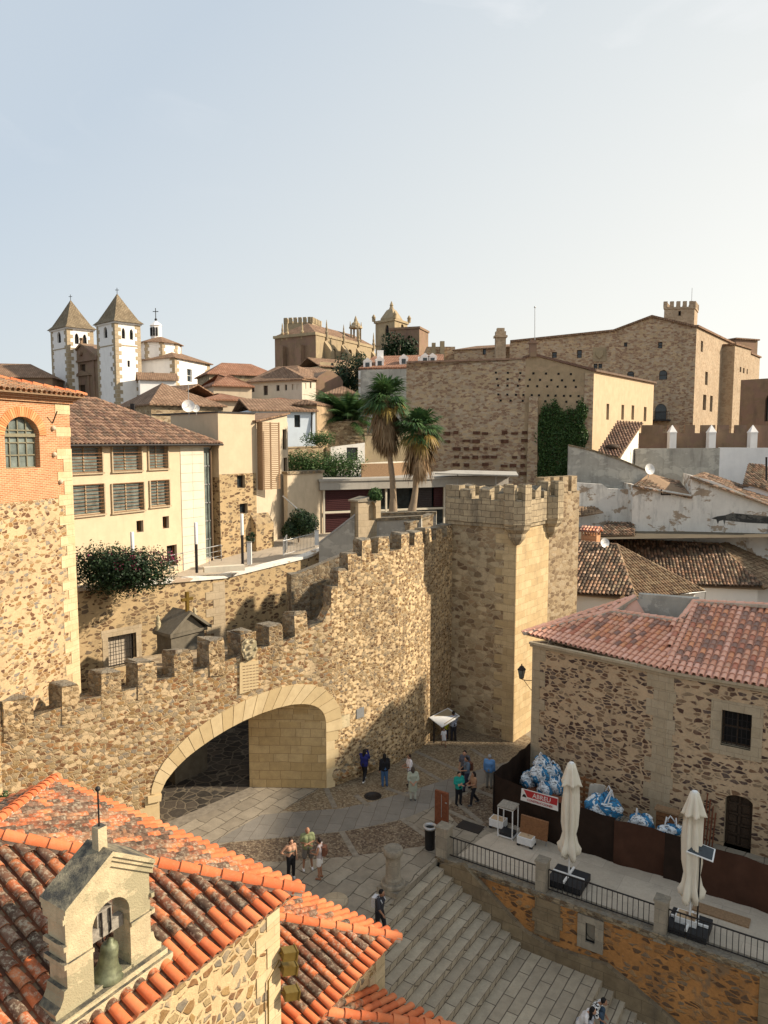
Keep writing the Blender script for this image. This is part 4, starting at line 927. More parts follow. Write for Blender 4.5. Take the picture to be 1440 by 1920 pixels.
# ---------------- terrace wall beside the stair ----------------
tv=thing('terrace_wall','ochre rubble retaining wall beside the stone steps under the iron railing','wall',G(0,0,-5))
pT=G(0,-.12); 
def ST(u,v,b=-.12): return SZ(u,v,G(0,b),E1)
wd=ST(1098,1764),ST(1117,1733); wo=(wd[0][0],wd[1][0],wd[0][1]+.02,wd[1][1]-.02)
B=MB(); wallface(B,G(.3,-.12),G(36,-.12),-5.6,-.03,[(wo[0]-.3,wo[1]-.3,wo[2],wo[3])],.5,0,1)
B.quad(G(.3,.28,-5.6),G(.3,-.12,-5.6),G(.3,-.12,-.03),G(.3,.28,-.03),0)
B.obj('wall_body',[M['orange'],M['dark']],tv)
def GT(a,z,b): q=G(a,b); q.z=z; return q
B=MB()
for a0,a1,z0,z1 in ((wo[0]-.3,wo[1]+.3,wo[2]-.28,wo[2]-.0),(wo[0]-.3,wo[1]+.3,wo[3],wo[3]+.25),(wo[0]-.3,wo[0],wo[2],wo[3]),(wo[1],wo[1]+.3,wo[2],wo[3])):
    B.extr([GT(a0,z0,-.2),GT(a1,z0,-.2),GT(a1,z1,-.2),GT(a0,z1,-.2)],E2*.1)
B.quad(GT(wo[0],wo[2],.35),GT(wo[1],wo[2],.35),GT(wo[1],wo[3],.35),GT(wo[0],wo[3],.35),1)
B.obj('window_surround',[M['graydress'],M['dark']],tv)
B=MB(); B.prism([G(-.1,-.22),G(36,-.22),G(36,.34),G(-.1,.34)],-.03,.11); B.prism([G(-.1,-.16),G(36,-.16),G(36,.3),G(-.1,.3)],-.16,-.03)
B.obj('coping',M['merlon'],tv)
B=MB(); px=[(868,1622),(982,1747),(1037,1779),(1137,1811),(1192,1857),(1257,1912),(1330,1975)]
tp_=[ST(u,v,-.345) for u,v in px]; tp_=[(.2,-.1)]+tp_+[(tp_[-1][0]+9,tp_[-1][1]-.6)]
bot=[(a,-5.6) for a,_ in (tp_[-1],tp_[0])]
B.extr([GT(a,z,-.345) for a,z in tp_+bot],E2*.21)
B.obj('base_course',M['brownashlar'],tv)
B=MB(); a0=ST(1003,1720)[0]; a1=ST(1050,1740)[0]
z=-.15; k=0
while z>-1.5: h=.5; w=.1*(k%2); B.extr([GT(a0-w,z-h+.012,-.16),GT(a1+w,z-h+.012,-.16),GT(a1+w,z,-.16),GT(a0-w,z,-.16)],E2*.05); z-=h; k+=1
a0=ST(1424,1850)[0]; B.extr([GT(a0,-4.5,-.17),GT(a0+1.2,-4.5,-.17),GT(a0+1.2,-.16,-.17),GT(a0,-.16,-.17)],E2*.06)
B.obj('ashlar_strip',M['brownashlar'],tv)
# stone posts and railing
rb=.06
pa=[SZ(u,v,G(0,rb),E1)[0] for u,v in ((833,1590),(1017,1650),(1240,1730))]; pa+= [pa[-1]+(pa[2]-pa[1])]
posts=[]
labs=['stone post at the head of the steps beside the litter bin','lichened stone post in the railing nearest the first closed parasol','lichened stone post in the railing nearest the solar lamp','stone post at the far right end of the railing']
for i,a in enumerate(pa[:3]):
    c=G(a,rb); t=thing('stone_post',labs[i],'post',c,'stone posts of the terrace railing')
    B=MB(); h=1.18+(.05 if i else .12); w=.21 if i else .26
    q=[c+E1*w+E2*w,c-E1*w+E2*w,c-E1*w-E2*w,c+E1*w-E2*w]; B.prism(q,-.25 if i else 0.,h); w+=.035; q=[c+E1*w+E2*w,c-E1*w+E2*w,c-E1*w-E2*w,c+E1*w-E2*w]; B.prism(q,h,h+.09)
    B.obj('shaft',M['graydress'],t); posts.append(c)
pr=pa+[30]
rl=['black iron railing panel between the head of the steps and the first parasol','black iron railing panel between the two lichened stone posts','black iron railing panel at the right beyond the solar lamp']
for i in range(3):
    a0,a1=pr[i]+.24,(pr[i+1]-.24 if i<2 else pr[2]+9); t=thing('railing_panel',rl[i],'railing',G((a0+a1)/2,rb),'railing panels along the terrace')
    B=MB(); B.box(G((a0+a1)/2,rb,.98),E1*(a1-a0)/2,E2*.025,Vector((0,0,.018))); B.box(G((a0+a1)/2,rb,.2),E1*(a1-a0)/2,E2*.02,Vector((0,0,.015))); B.obj('rails',M['iron'],t)
    B=MB(); n=round((a1-a0)/.185)
    for k in range(n+1): a=lerp(a0,a1,k/n); B.box(G(a,rb,.58),E1*.011,E2*.011,Vector((0,0,.39)))
    o=B.obj('balusters',M['iron'],t)
# litter bin, steel slab, column stump
c=PZ(806,1591,0.); t=thing('litter_bin','black cylindrical litter bin with a grey rim by the stone post','litter bin',c)
B=MB(); B.lathe([(.2,0),(.21,.04),(.22,.85),(.24,.86),(.24,.9)],c,20); B.obj('body',M['black'],t)
B=MB(); B.lathe([(.24,.9),(.3,.94),(.31,1.0),(.28,1.03),(.2,1.02),(.19,.93)],c,24,cap=False); B.lathe([(.185,.93),(.01,.935)],c,20,1,cap=False); B.obj('rim',[M['steel'],M['dark']],t)
c=PZ(828,1548,0.); B=MB(); d=E1*.36+E2*.0; zt=PY(829,1484,c.y).z
B.box(c+Vector((0,0,zt/2)),E1*.33,E2*.06,Vector((0,0,zt/2))); 
t=thing('information_slab','tall rust brown steel slab standing by the head of the steps','sign slab',c); B.obj('slab',M['rust'],t)
B=MB(); B.box(c+Vector((0,0,zt-.45))-E2*.065+E1*.25,E1*.05,E2*.006,Vector((0,0,.03))); B.box(c+Vector((0,0,zt*.6))-E2*.065+E1*.02,E1*.012,E2*.005,Vector((0,0,zt*.33))); B.obj('lettering_strip',M['steel'],t)
c=PZ(737,1668,0.); t=thing('column_stump','weathered granite column stump on a square base at the top of the steps','column stump',c)
B=MB(); w=.46
B.prism([c+E1*w+E2*w,c-E1*w+E2*w,c-E1*w-E2*w,c+E1*w-E2*w],0,.2); B.obj('plinth',M['graydress'],t)
B=MB(); B.lathe([(.46,.2),(.48,.28),(.44,.36),(.34,.4),(.36,.46),(.33,.5),(.29,.6),(.28,1.25),(.3,1.38),(.36,1.44),(.38,1.5),(.38,1.66),(.35,1.7),(.34,1.71)],c,24); B.obj('shaft',M['graydress'],t)
# wall lantern on the house corner
c=PY(978,1263,37.6); t=thing('wall_lantern','black four sided wall lantern on a bracket at the corner of the stone house','lantern',c)
B=MB(); B.lathe([(.11,-.22),(.19,.2)],c,4,0,False); B.obj('glazing',M['glassg'],t)
B=MB(); B.lathe([(.23,.2),(.22,.24),(.12,.36),(.1,.4),(.03,.44),(.03,.52)],c,4,0,False); B.lathe([(.13,-.22),(.12,-.26),(.03,-.3)],c,4,0,False)
for k in range(4): a=math.pi/2*k; B.tube([c+Vector((.11*math.cos(a),.11*math.sin(a),-.22)),c+Vector((.19*math.cos(a),.19*math.sin(a),.2))],.014,5)
B.obj('frame',M['iron'],t)
w0=PY(998,1276,37.9)
B=MB(); B.tube([c-Vector((0,0,.3)),c-Vector((-.2,0,.36)),w0+Vector((0,0,.0))],.02,6); B.tube([c-Vector((-.1,0,.32)),w0-Vector((.1,0,.45)),w0-Vector((0,0,.55))],.015,6); B.tube([w0+Vector((0,0,.25)),w0-Vector((0,0,.6))],.02,6); B.obj('bracket',M['iron'],t)
# information board by the tower
c=PZ(838,1385,0.); t=thing('information_board','tilted white framed information board in the corner between wall and tower','information board',c)
pts=[PY(805,1345,41.1),PY(829,1363,40.6),PY(862,1342,41.5),PY(840,1327,42.2)]
B=MB(); B.extr(pts,(0,0,-.05)); B.obj('panel',M['white_paint'],t)
ct_=sum(pts,Vector((0,0,0)))/4; nn=(pts[1]-pts[0]).cross(pts[2]-pts[1]).normalized(); nn=nn if nn.z>0 else -nn
B=MB(); B.poly([ct_+(p-ct_)*.88+nn*.008 for p in (lerp(pts[0],pts[3],.12),lerp(pts[1],pts[2],.12),pts[2],pts[3])]); B.obj('map_print',M['tanst'],t)
B=MB()
for k in (0,2): q=lerp(pts[k],ct_,.3); B.box((q.x,q.y,q.z/2-.05),(.04,0,0),(0,.04,0),(0,0,q.z/2-.05)); B.obj('leg',M['iron'],t); B=MB()

# ---------------- screen fence round the works ----------------
Kc=PZ(926,1526,0.); fp=[PZ(1013,1574,0.),PZ(1079,1603,0.),PZ(1150,1618,0.),PZ(1244,1646,0.),PZ(1440,1722,0.)]; fp.append(fp[-1]+E1*6)
bk=PZ(996,1394,1.95); bk.z=0
def cloth(name,a,b,mat,label,h=1.95,wave=.05,group='screen cloth panels of the works fence',sag=0.):
    t=thing(name,label,'fence panel',(a+b)/2,group); d=(b-a); Ln=d.length; d.normalize(); n=Vector((-d.y,d.x,0)); nx,nz=max(6,int(Ln/.15)),8
    vs=[]; ph=R.uniform(0,6)
    for i in range(nx+1):
        for k in range(nz+1):
            s=Ln*i/nx; z=h*k/nz; o=wave*math.sin(s*2.1+ph)*(1-.6*k/nz)+wave*.5*math.sin(s*6.3+ph*2+z)
            zz=z+ (.03*math.sin(s*3+ph) if k==nz else 0); zz-=sag*math.sin(math.pi*i/nx)*k/nz
            vs.append(a+d*s+n*o+Vector((0,0,zz)))
    B=MB(); fs=[(i*(nz+1)+k,(i+1)*(nz+1)+k,(i+1)*(nz+1)+k+1,i*(nz+1)+k+1) for i in range(nx) for k in range(nz)]
    B.add(vs,fs,0,True); vs2=[v+n*.012 for v in vs]; B.add(vs2,[f[::-1] for f in fs],0,True)
    B.obj('screen_cloth',M[mat],t)
    for q in (a,b):
        B=MB(); B.tube([q+n*.04,q+n*.04+Vector((0,0,h))],.022,6); B.obj('post',M['iron'],t)
    return t
cloth('fence_panel',Kc,bk,'cloth','dark brown cloth fence panel at the left end running back to the house corner',2.0)
cloth('fence_panel',Kc,fp[0],'cloth','dark brown cloth fence panel behind the white trolley frame',1.95)
cloth('fence_panel',fp[0],fp[2],'cloth','dark brown cloth fence panel directly behind the first closed parasol',1.95)
cloth('fence_panel',fp[2],fp[3],'cloth2','lighter reddish brown cloth fence panel between the two parasols',1.9)
cloth('fence_panel',fp[3],fp[3]+(fp[4]-fp[3])*.3,'cloth','short dark cloth fence panel left of the second parasol',1.9)
cloth('fence_panel',fp[3]+(fp[4]-fp[3])*.3,fp[5],'cloth2','long brown cloth fence panel behind the second parasol and solar panel',1.9)
# banner on the fence
d=(fp[0]-Kc).normalized(); n=Vector((d.y,-d.x,0))
bp_=[PP(976,1500,Kc+n*.12,d),PP(1046,1521,Kc+n*.12,d),PP(1046,1496,Kc+n*.12,d),PP(978,1478,Kc+n*.12,d)]
M['banred']=plain('banner_red',(.42,.03,.035),.6,0,.3,.05)
bt=thing('banner','white and red builder banner reading ABREU CONSTRUCCIONES hanging on the dark fence','banner',bp_[0])
B=MB(); B.extr(bp_,n*-.02); B.obj('sheet',M['white_paint'],bt)
du=(bp_[1]-bp_[0]); wB=du.length; du.normalize(); dv=(bp_[3]-bp_[0]); hB=dv.length; dv.normalize(); nn=du.cross(dv).normalized()
if nn.dot(n)<0: nn=-nn
B=MB(); q=lambda s,t,o=.01: bp_[0]+du*(wB*s)+dv*(hB*t)+nn*o
B.poly([q(.06,.97),q(.18,.42),q(.97,.42),q(.97,.97)][::-1]); B.obj('red_field',M['banred'],bt)
mt=Matrix((( du.x,dv.x,nn.x,0),(du.y,dv.y,nn.y,0),(du.z,dv.z,nn.z,0),(0,0,0,1)))
c=q(.56,.66,.014); text_obj('ABREU','lettering','white_paint',hB*.52,Matrix.Translation(c)@mt@Matrix.Diagonal((1.15,1,1,1)),bt)
c=q(.52,.2,.014); text_obj('CONSTRUCCIONES','small_lettering','banred',hB*.26,Matrix.Translation(c)@mt@Matrix.Diagonal((1.1,1,1,1)),bt)
B=MB(); B.poly([q(.03,.35,.013),q(.16,.35,.013),q(.13,.55,.013),q(.08,.62,.013)]); B.obj('emblem',M['iron'],bt)
# rubble bags
bm,nt,bb=newmat('printed_rubble_bag',.6,.3); co=nt.nodes.new('ShaderNodeTexCoord').outputs['Object']
nn_=noise(nt,co,1.5,2,.5,.9); n3=noise(nt,mapping(nt,co,(3,3,9)),2.5,3,.6)
cc=ramp(nt,nn_.outputs[0],[(.0,(.70,.74,.76)),(.44,(.70,.74,.76)),(.46,(.03,.20,.40)),(.56,(.05,.26,.48)),(.6,(.66,.70,.72))],'CONSTANT'); cc=mix(nt,ramp(nt,n3.outputs[0],[(.54,0.),(.58,.85)]),cc,(.05,.06,.08)); L(nt,cc,bb.inputs['Base Color']); bump(nt,bb,noise(nt,co,5,5,.6,1.).outputs[0],1.,.08); M['bag']=bm
M['strap']=plain('white_strap',(.7,.7,.7),.7)
def bag(u,v,Y,r,label,sq=(1,1,.9)):
    c=PY(u,v,Y); t=thing('rubble_bag',label,'rubble bag',(c.x,c.y,c.z-r*.8),'printed rubble bags behind the screen fence')
    B=MB(); n=18; vs=[]
    rr=random.Random(int(u*7+v)); ph=[rr.uniform(0,6) for _ in range(6)]
    for i in range(11):
        t_=math.pi*i/10
        for j in range(n):
            a=2*math.pi*j/n; q=1+.14*math.sin(3*a+ph[0]+t_*2)+.09*math.sin(5*a+ph[1]-t_*3)+.07*math.sin(9*a+ph[2]+5*t_)
            x=math.sin(t_)**.7; vs.append(c+Vector((x*math.cos(a)*sq[0]*q,x*math.sin(a)*sq[1]*q,-math.cos(t_)*sq[2]*(1+.12*math.sin(4*a+ph[3]))))*r)
    B.add(vs,[(i*n+j,i*n+(j+1)%n,(i+1)*n+(j+1)%n,(i+1)*n+j) for i in range(10) for j in range(n)],0,True); B.obj('sack',M['bag'],t)
    B=MB()
    for k in range(3):
        a=ph[k]; p=c+Vector((math.cos(a)*r*.6,math.sin(a)*r*.6,r*.6)); q=c+Vector((math.cos(a+1.6)*r*.7,math.sin(a+1.6)*r*.7,r*.4)); m=(p+q)/2+Vector((0,0,r*.7))
        B.tube([p,lerp(p,m,.7),m,lerp(q,m,.7),q],.03,5); B.obj('lifting_loop',M['strap'],t); B=MB()
    return t
bags=[(993,1463,34.0,.45,'blue and white printed rubble bag at the left edge of the heap above the banner'),(1018,1432,34.6,.42,'crumpled rubble bag at the top of the heap above the banner'),(1036,1448,34.2,.42,'blue rubble bag on the right shoulder of the heap above the banner'),(1012,1452,33.6,.45,'rubble bag with white straps in the middle of the heap above the banner'),(1040,1474,33.3,.45,'blue printed rubble bag at the lower right of the heap beside the first parasol'),(1022,1480,33.1,.36,'dirty rubble bag lowest in the heap just over the banner')]
for b_ in bags: bag(*b_)
# rubble skip that carries the heap
c=(PZ(995,1500,1.2)+PZ(1050,1510,1.2))/2; c.z=0
B=MB(); dd=(fp[0]-Kc).normalized(); nb_=Vector((-dd.y,dd.x,0)); c0=Kc+dd*1.9+nb_*1.5
B.prism([c0-dd*1.3-nb_*.7,c0+dd*1.5-nb_*.7,c0+dd*1.5+nb_*.7,c0-dd*1.3+nb_*.7],0,1.); solo('rubble_skip',M['rust'],B,c0,'brown rubble skip under the heap of printed bags behind the fence','skip')
bag(1130,1517,30.9,.8,'big light blue rubble bag with a coiled grey lining behind the fence',(1,.8,.8))
bag(1203,1541,29.9,.46,'small blue and white rubble bag peeping over the middle of the fence',(1.1,.8,.7))
bag(1258,1556,29.4,.42,'mostly white crumpled bag under the boards near the second parasol',(1.4,.7,.5))
c=PY(1118,1490,31.6); B=MB(); B.box(c,(.28,-.18,.02),(.05,.08,0),(.05,0,.42)); B.box(c+Vector((.05,-.1,.1)),(.2,-.13,.02),(.02,.04,0),(.05,0,.42)); solo('insulation_sheet',M['graypl'],B,c,'grey upright sheet of wrapping leaning behind the big rubble bag','sheet')
c=PY(1094,1490,32.6); t=thing('pallet','brown wooden pallet leaning on the stone house wall behind the first parasol','pallet',(c.x,c.y,.5))
B=MB(); 
for k in range(7): B.box(c+Vector((0,0,-.75+k*.25)),E1*.55,E2*.02,Vector((0,0,.06)))
B.obj('slats',M['woodm'],t); B=MB()
for k in (-1,0,1): B.box(c+E1*.5*k+E2*.07,E1*.05,E2*.04,Vector((0,0,.85)))
B.obj('bearers',M['woodm'],t)
c=PY(1251,1530,30.6); t=thing('board_stack','stack of brown boards with a pale plank on top behind the fence','board stack',(c.x,c.y,.2))
B=MB()
for k in range(4): B.box(c+Vector((0,0,-.5+k*.2)),E1*.42,E2*.2,Vector((0,0,.085)))
B.obj('boards',M['woodm'],t); B=MB(); B.box(c+Vector((0,0,.26)),E1*.5,E2*.24,Vector((0,0,.04))); B.obj('top_plank',M['slat'],t)
c=PZ(1318,1585,.0); B=MB()
for k in range(4): B.tube([c+E1*(.12*k)+Vector((0,0,0)),c+E1*(.12*k+.05)+E2*.3+Vector((0,0,2.2-.25*k))],.03,6)
solo('leaning_pipes',M['rust'],B,c,'bundle of brown pipes leaning on the wall behind the second parasol','pipes')
# trolley frame, crates, table top
def crate(u,v,label,w=.34,d=.25,h=.32):
    c=PZ(u,v,.02); t=thing('white_crate',label,'crate',c,'white crates on the terrace'); B=MB()
    B.box(c+Vector((0,0,.1+h/2)),E1*w,E2*d,Vector((0,0,h/2))); B.obj('body',M['white_paint'],t); B=MB(); B.box(c+Vector((0,0,.1+h+.006)),E1*(w-.05),E2*(d-.05),Vector((0,0,.006))); B.obj('contents',M['palazzo'],t)
    B=MB(); 
    for s in(-1,1):
        for q in(-1,1): B.box(c+E1*w*.85*s+E2*d*.8*q+Vector((0,0,.05)),E1*.06,E2*.04,Vector((0,0,.05)))
    B.obj('castors',M['black'],t)
crate(934,1551,'open white crate of pebbles left of the white trolley frame'); crate(987,1584,'open white crate of pebbles under the leaning table top')
c=PZ(952,1566,.02); t=thing('trolley_frame','tall white tubular trolley frame with a grey top near the fence','trolley',c); B=MB(); h=1.35
for s in(-1,1):
    for q in(-1,1): B.box(c+E1*.34*s+E2*.3*q+Vector((0,0,h/2)),E1*.02,E2*.02,Vector((0,0,h/2)))
for z in (.06,h-.02):
    for s in(-1,1): B.box(c+E1*.34*s+Vector((0,0,z)),E1*.02,E2*.3,Vector((0,0,.02))); B.box(c+E2*.3*s+Vector((0,0,z)),E1*.34,E2*.02,Vector((0,0,.02)))
B.obj('frame',M['white_paint'],t); B=MB(); B.box(c+Vector((0,0,h+.03)),E1*.38,E2*.34,Vector((0,0,.03))); B.obj('top',M['oldwood'],t); B=MB(); B.box(c+Vector((0,0,.14)),E1*.3,E2*.26,Vector((0,0,.06))); B.obj('shelf',M['black'],t)
c=PZ(995,1590,.02)+E2*.35; t=thing('table_board','brown wooden table top tipped on its side beside the trolley frame','table',c)
B=MB(); B.box(c+Vector((0,0,.75)),E1*.62,E2*.03+Vector((0,0,.01)),Vector((0,0,.4))+E2*.06); B.obj('top',M['woodm'],t); B=MB()
for s in(-1,1): B=MB(); B.box(c+E1*.5*s+E2*.14+Vector((0,0,.3)),E1*.02,E2*.02,Vector((0,0,.3))); B.obj('leg',M['steel'],t)
# closed parasols
def parasol(ub,vb,vt,label,boxlabel,lean=0.,seed=1):
    c=PZ(ub,vb,.02); zt=PY(ub,vt,c.y).z; t=thing('closed_parasol',label,'parasol',c,'closed cream parasols on the terrace'); rr=random.Random(seed)
    B=MB(); B.tube([c+Vector((0,0,.12)),c+Vector((0,0,zt-.1))],.035,10); B.obj('pole',M['white_paint'],t)
    ph=[rr.uniform(0,6) for _ in range(4)]; n=40; vs=[]
    prof=[(.08,zt),(.15,zt-.02),(.2,zt-.25),(.3,zt-.75),(.33,zt-.82),(.24,zt-.84),(.25,zt-1.2),(.27,zt-1.7),(.26,lerp(1.3,zt,.33)),(.21,lerp(1.3,zt,.22)),(.27,lerp(1.3,zt,.12)),(.36,1.45),(.33,1.25),(.2,1.15),(.05,1.2)]
    for r,z in prof:
        for j in range(n):
            a=2*math.pi*j/n; f=1+(.3*math.cos(6*a+ph[0]+.5*z)+.16*math.cos(11*a+ph[1]-z))*(min(1,(zt-z)*2))
            dz=(.14*math.cos(4*a+ph[2]) if z<1.5 else (.05*math.cos(8*a) if abs(z-(zt-.8))<.05 else 0)); vs.append(c+Vector((r*f*math.cos(a),r*f*math.sin(a),z+dz)))
    B=MB(); B.add(vs,[(i*n+j,(i+1)*n+j,(i+1)*n+(j+1)%n,i*n+(j+1)%n) for i in range(len(prof)-1) for j in range(n)],0,True); B.obj('canopy',M['canvas'],t)
    B=MB(); B.lathe([(.1,zt-.01),(.1,zt+.03),(.07,zt+.045),(.01,zt+.05)],c,16); B.obj('cap',M['white_paint'],t)
    B=MB()
    for ax in (E1,E2): B.box(c+Vector((0,0,.36)),ax*.62,Vector((0,0,1)).cross(ax)*.04,Vector((0,0,.035)))
    B.obj('cross_foot',M['white_paint'],t)
    B=MB()
    for s,q in ((-1,-1),(-1,1),(1,-1),(1,1)): B.box(c+E1*.35*s+E2*.33*q+Vector((0,0,.18)),E1*.32,E2*.3,Vector((0,0,.13)))
    B.obj('ballast_block',M['black'],t)
parasol(1066,1657,1432,'closed cream parasol standing in front of the dark fence near the banner','',seed=3)
parasol(1292,1745,1486,'closed cream parasol at the right with the solar panel beside it','',seed=8)
c=PZ(1306,1752,.02); pc=PY(1314,1594,c.y-.1); t=thing('solar_lamp','small solar panel on a thin dark leaning pole by the right parasol','solar lamp',c)
B=MB(); B.tube([c,pc],.03,8); B.obj('pole',M['iron'],t)
_ha=E1*.44+Vector((0,0,-.05)); _hb=E2*.2+Vector((0,0,.13)); pp_=[pc-_ha-_hb,pc+_ha-_hb,pc+_ha+_hb,pc-_ha+_hb]; B=MB(); B.extr(pp_,(0,0,-.03)); B.obj('frame',M['white_paint'],t); cc_=sum(pp_,Vector())/4; B=MB(); B.poly([cc_+(p-cc_)*.9+Vector((0,0,.004)) for p in pp_]); B.obj('cells',M['glass'],t)
crate(1287,1742,'white crate with a rusty stain at the foot of the right parasol',.36,.28,.42)
c=PZ(1352,1716,.02); B=MB(); B.box(c+Vector((0,0,.03)),E1*.95,E2*.28,Vector((0,0,.03))); solo('terrace_board',M['slat'],B,c,'long orange brown board lying on the terrace at the far right','board')
# =============== the old town behind the wall ===============
# ---- brick and rubble tower house at the left edge ----
TL=PY(139,1000,34.); TL.z=0
lt=thing('brick_tower','rubble tower with an orange brick top storey and an arched window at the left edge','tower',TL)
q=Vector((TL.x,TL.y)); p=q-Vector((.264,.9645))*9
zt=PY(130,757,34).z; zbk=PY(100,930,34).z; zq=PY(100,1290,34).z
op=opx(9,781,74,878,p,q,.36)
B=MB(); Ln=(q-p).length; wallface(B,p,q,0,zbk,(),.3,0); wallface(B,p,q,zbk,zt,[op],.3,1,1)
r=q+Vector((-7.7,2.1)); wallface(B,q,r,0,zbk,(),.3,0); wallface(B,q,r,zbk,zt,(),.3,1)
B.obj('wall',[M['lefttower'],M['brick']],lt)
w_=window(lt,p,q,(op[0],op[1],op[2],op[3]-.02),.3,'olive','glassg',4,4,.05)
P_,_,d_,n_=frame2(p,q)
B=MB(); c=(op[0]+op[1])/2; rr=(op[1]-op[0])/2; zs=op[3]-op[4]
for k in range(30): # brick arch
    a0=math.pi*k/30+.01; a1=math.pi*(k+1)/30-.01
    f=lambda a,s: P_(c-(rr+s)*math.cos(a),zs+(op[4]+s)*math.sin(a),.03)
    B.extr([f(a0,.0),f(a1,.0),f(a1,.42),f(a0,.42)],-n_*.06)
M['brickarch']=M['brick']
bm,nt,bb=newmat('brick_arch',.9,.15); g=nt.nodes.new('ShaderNodeNewGeometry'); L(nt,mix(nt,g.outputs['Random Per Island'],(.5,.2,.08),(.64,.34,.16)),bb.inputs['Base Color']); M['brickarch']=bm
B.obj('brick_arch',M['brickarch'],lt)
B=MB(); bars(B,P_,op[0]+.03,op[1]-.03,zs,zs+.01,-.2,0,0,.14,0,.08); B.obj('transom',M['olive'],w_)
B=MB(); z=zq-3; k=0
while z<zt-.35:
    h=R.uniform(.42,.62); w=.95 if k%2 else .55; z2=min(z+h-.012,zt-.05)
    if z<zt-2.2 or k%2: B.extr([P_(Ln-w,z,.022),P_(Ln+.02,z,.022),P_(Ln+.02,z2,.022),P_(Ln-w,z2,.022)],-n_*.1)
    z+=h; k+=1
B.obj('quoins',M['quoin'],lt)
B=MB()
for i,(o,z0,z1) in enumerate(((.12,zt-.02,zt+.1),(.24,zt+.1,zt+.2),(.36,zt+.2,zt+.32))): B.prism([P_(0,0,o),P_(Ln+o,0,o),P_(Ln+o,0,-8),P_(0,0,-8)],z0,z1)
B.obj('brick_cornice',M['brick'],lt)
ze=zt+.36; B=MB()
cr_=P_(Ln+.5,ze,.55); ap=P_(Ln-5.2,ze+1.5,-5.6)
tiles(B,[P_(0,ze,.55),cr_,ap,P_(0,ze+1.5,-5.6)],.3,.4,8,m=0,mp=0,mb=1,two=True,r=.115)
tiles(B,[cr_,P_(Ln+.5,ze,-11),ap],.3,.4,5,m=0,mp=0,mb=1)
ridge(B,cr_+Vector((0,0,.03)),ap+Vector((0,0,.06)),.13,.44,2,8)
M['towertile']=tilemat('tower_house_tiles',[(.42,.2,.1),(.5,.25,.13),(.3,.17,.1),(.46,.3,.18)],(.42,.36,.24),.6,(.08,.05,.035),.55)
B.obj('roof',[M['towertile'],M['under'],M['claynew']],lt)
B=MB(); a=P_(Ln-1.15,zt-.9,.02); B.tube([a,a+Vector((.35,-.3,.5))],.03,6); B.obj('iron_stay',M['iron'],lt)
for u,v in ((98,803),(100,852),(112,903)):
    c=PP(u,v,p,q-p); B=MB(); B.ball(c+n_*.06,.11,0,10); B.obj('spotlight',M['creamd'],lt)
# ---- templete shrine on the rear of the arch ----
SH=PY(330,1245,36.6); sh=thing('roof_shrine','small weathered stone shrine with a cross on its gabled roof behind the battlements','shrine',SH)
a=PY(322,1240,36.0); b=PY(384,1225,37.6); a=xy(a); b=xy(b); P2,Lw,dw,nw=frame2(a,b)
zt_=PY(322,1196,36).z; 
B=MB(); B.prism([P2(0,0),P2(Lw,0),P2(Lw,0,-1.2),P2(0,0,-1.2)],0,zt_)
B.prism([P2(-.12,0,.12),P2(Lw+.12,0,.12),P2(Lw+.12,0,-1.32),P2(-.12,0,-1.32)],zt_,zt_+.16)
B.obj('body',M['sooty'],sh)
zap2=zt_+1.05
B=MB()
for s0,s1,z0,z1 in ((-.25,Lw/2,zt_+.1,zap2),(Lw/2,Lw+.25,zap2,zt_+.1)): B.extr([P2(s0,z0,.3),P2(s1,z1,.3),P2(s1,z1+.16,.3),P2(s0,z0+.16,.3)],-nw*1.5)
B.extr([P2(0,zt_+.1,.02),P2(Lw,zt_+.1,.02),P2(Lw/2,zap2,.02)],-nw*1.)
B.obj('roof',M['sooty'],sh)
B=MB(); B.lathe([(.5,0),(.5,.9),(.42,1.2),(.2,1.35),(.01,1.4)],P2(Lw*.6,zt_-1.9,.15),14); B.obj('apse',M['sooty'],sh)
B=MB(); c=P2(Lw/2,zap2+.12,.0); B.box(c+Vector((0,0,.5)),dw*.08,nw*.07,Vector((0,0,.5))); B.box(c+Vector((0,0,.62)),dw*.34,nw*.06,Vector((0,0,.08))); B.obj('cross',M['gold'],sh)
for s in (-.1,Lw+.1):
    B=MB(); B.lathe([(.14,0),(.16,.1),(.09,.2),(.15,.4),(.08,.6),(.12,.7),(.02,.85)],P2(s,zt_+.2,-.9),10); B.obj('pinnacle',M['belfry'],sh)
# ---- retaining wall behind the arch ----
RA=PY(100,1112,36.6); RBk=PY(421,1084,43.5); RCc=PY(575,1046,48.0); RD=PY(665,1010,52.)
rt=thing('retaining_wall','high tan rubble retaining wall with a barred window behind the battlements','wall',xy(RBk).to_3d())
ops_=opx(203,1190,256,1250,xy(RA),xy(RBk))
B=MB(); 
wallface(B,xy(RA),xy(RBk),0,RA.z,[ops_],.5,0,1,RBk.z); wallface(B,xy(RBk),xy(RCc),0,RBk.z,(),.3,0,1,RCc.z); wallface(B,xy(RCc),xy(RD),0,RCc.z,(),.3,0,1,RD.z)
B.obj('wall',[M['retain'],M['dress']],rt)
window(rt,xy(RA),xy(RBk),ops_,.45,'iron','dark',1,1,.06,'window',(5,4,-.1))
B=MB(); P3,L3,d3,n3=frame2(xy(RA),xy(RBk)); s0,s1,a,b=ops_[:4]
for r_ in ([(s0-.35,b),(s1+.35,b),(s1+.35,b+.4),(s0-.35,b+.4)],[(s0-.3,a-.3),(s0,a-.3),(s0,b),(s0-.3,b)],[(s1,a-.3),(s1+.3,a-.3),(s1+.3,b),(s1,b)]): B.extr([P3(s,z,.02) for s,z in r_],-n3*.1)
B.obj('window_surround',M['dress'],rt)
B=MB(); z=2; k=0
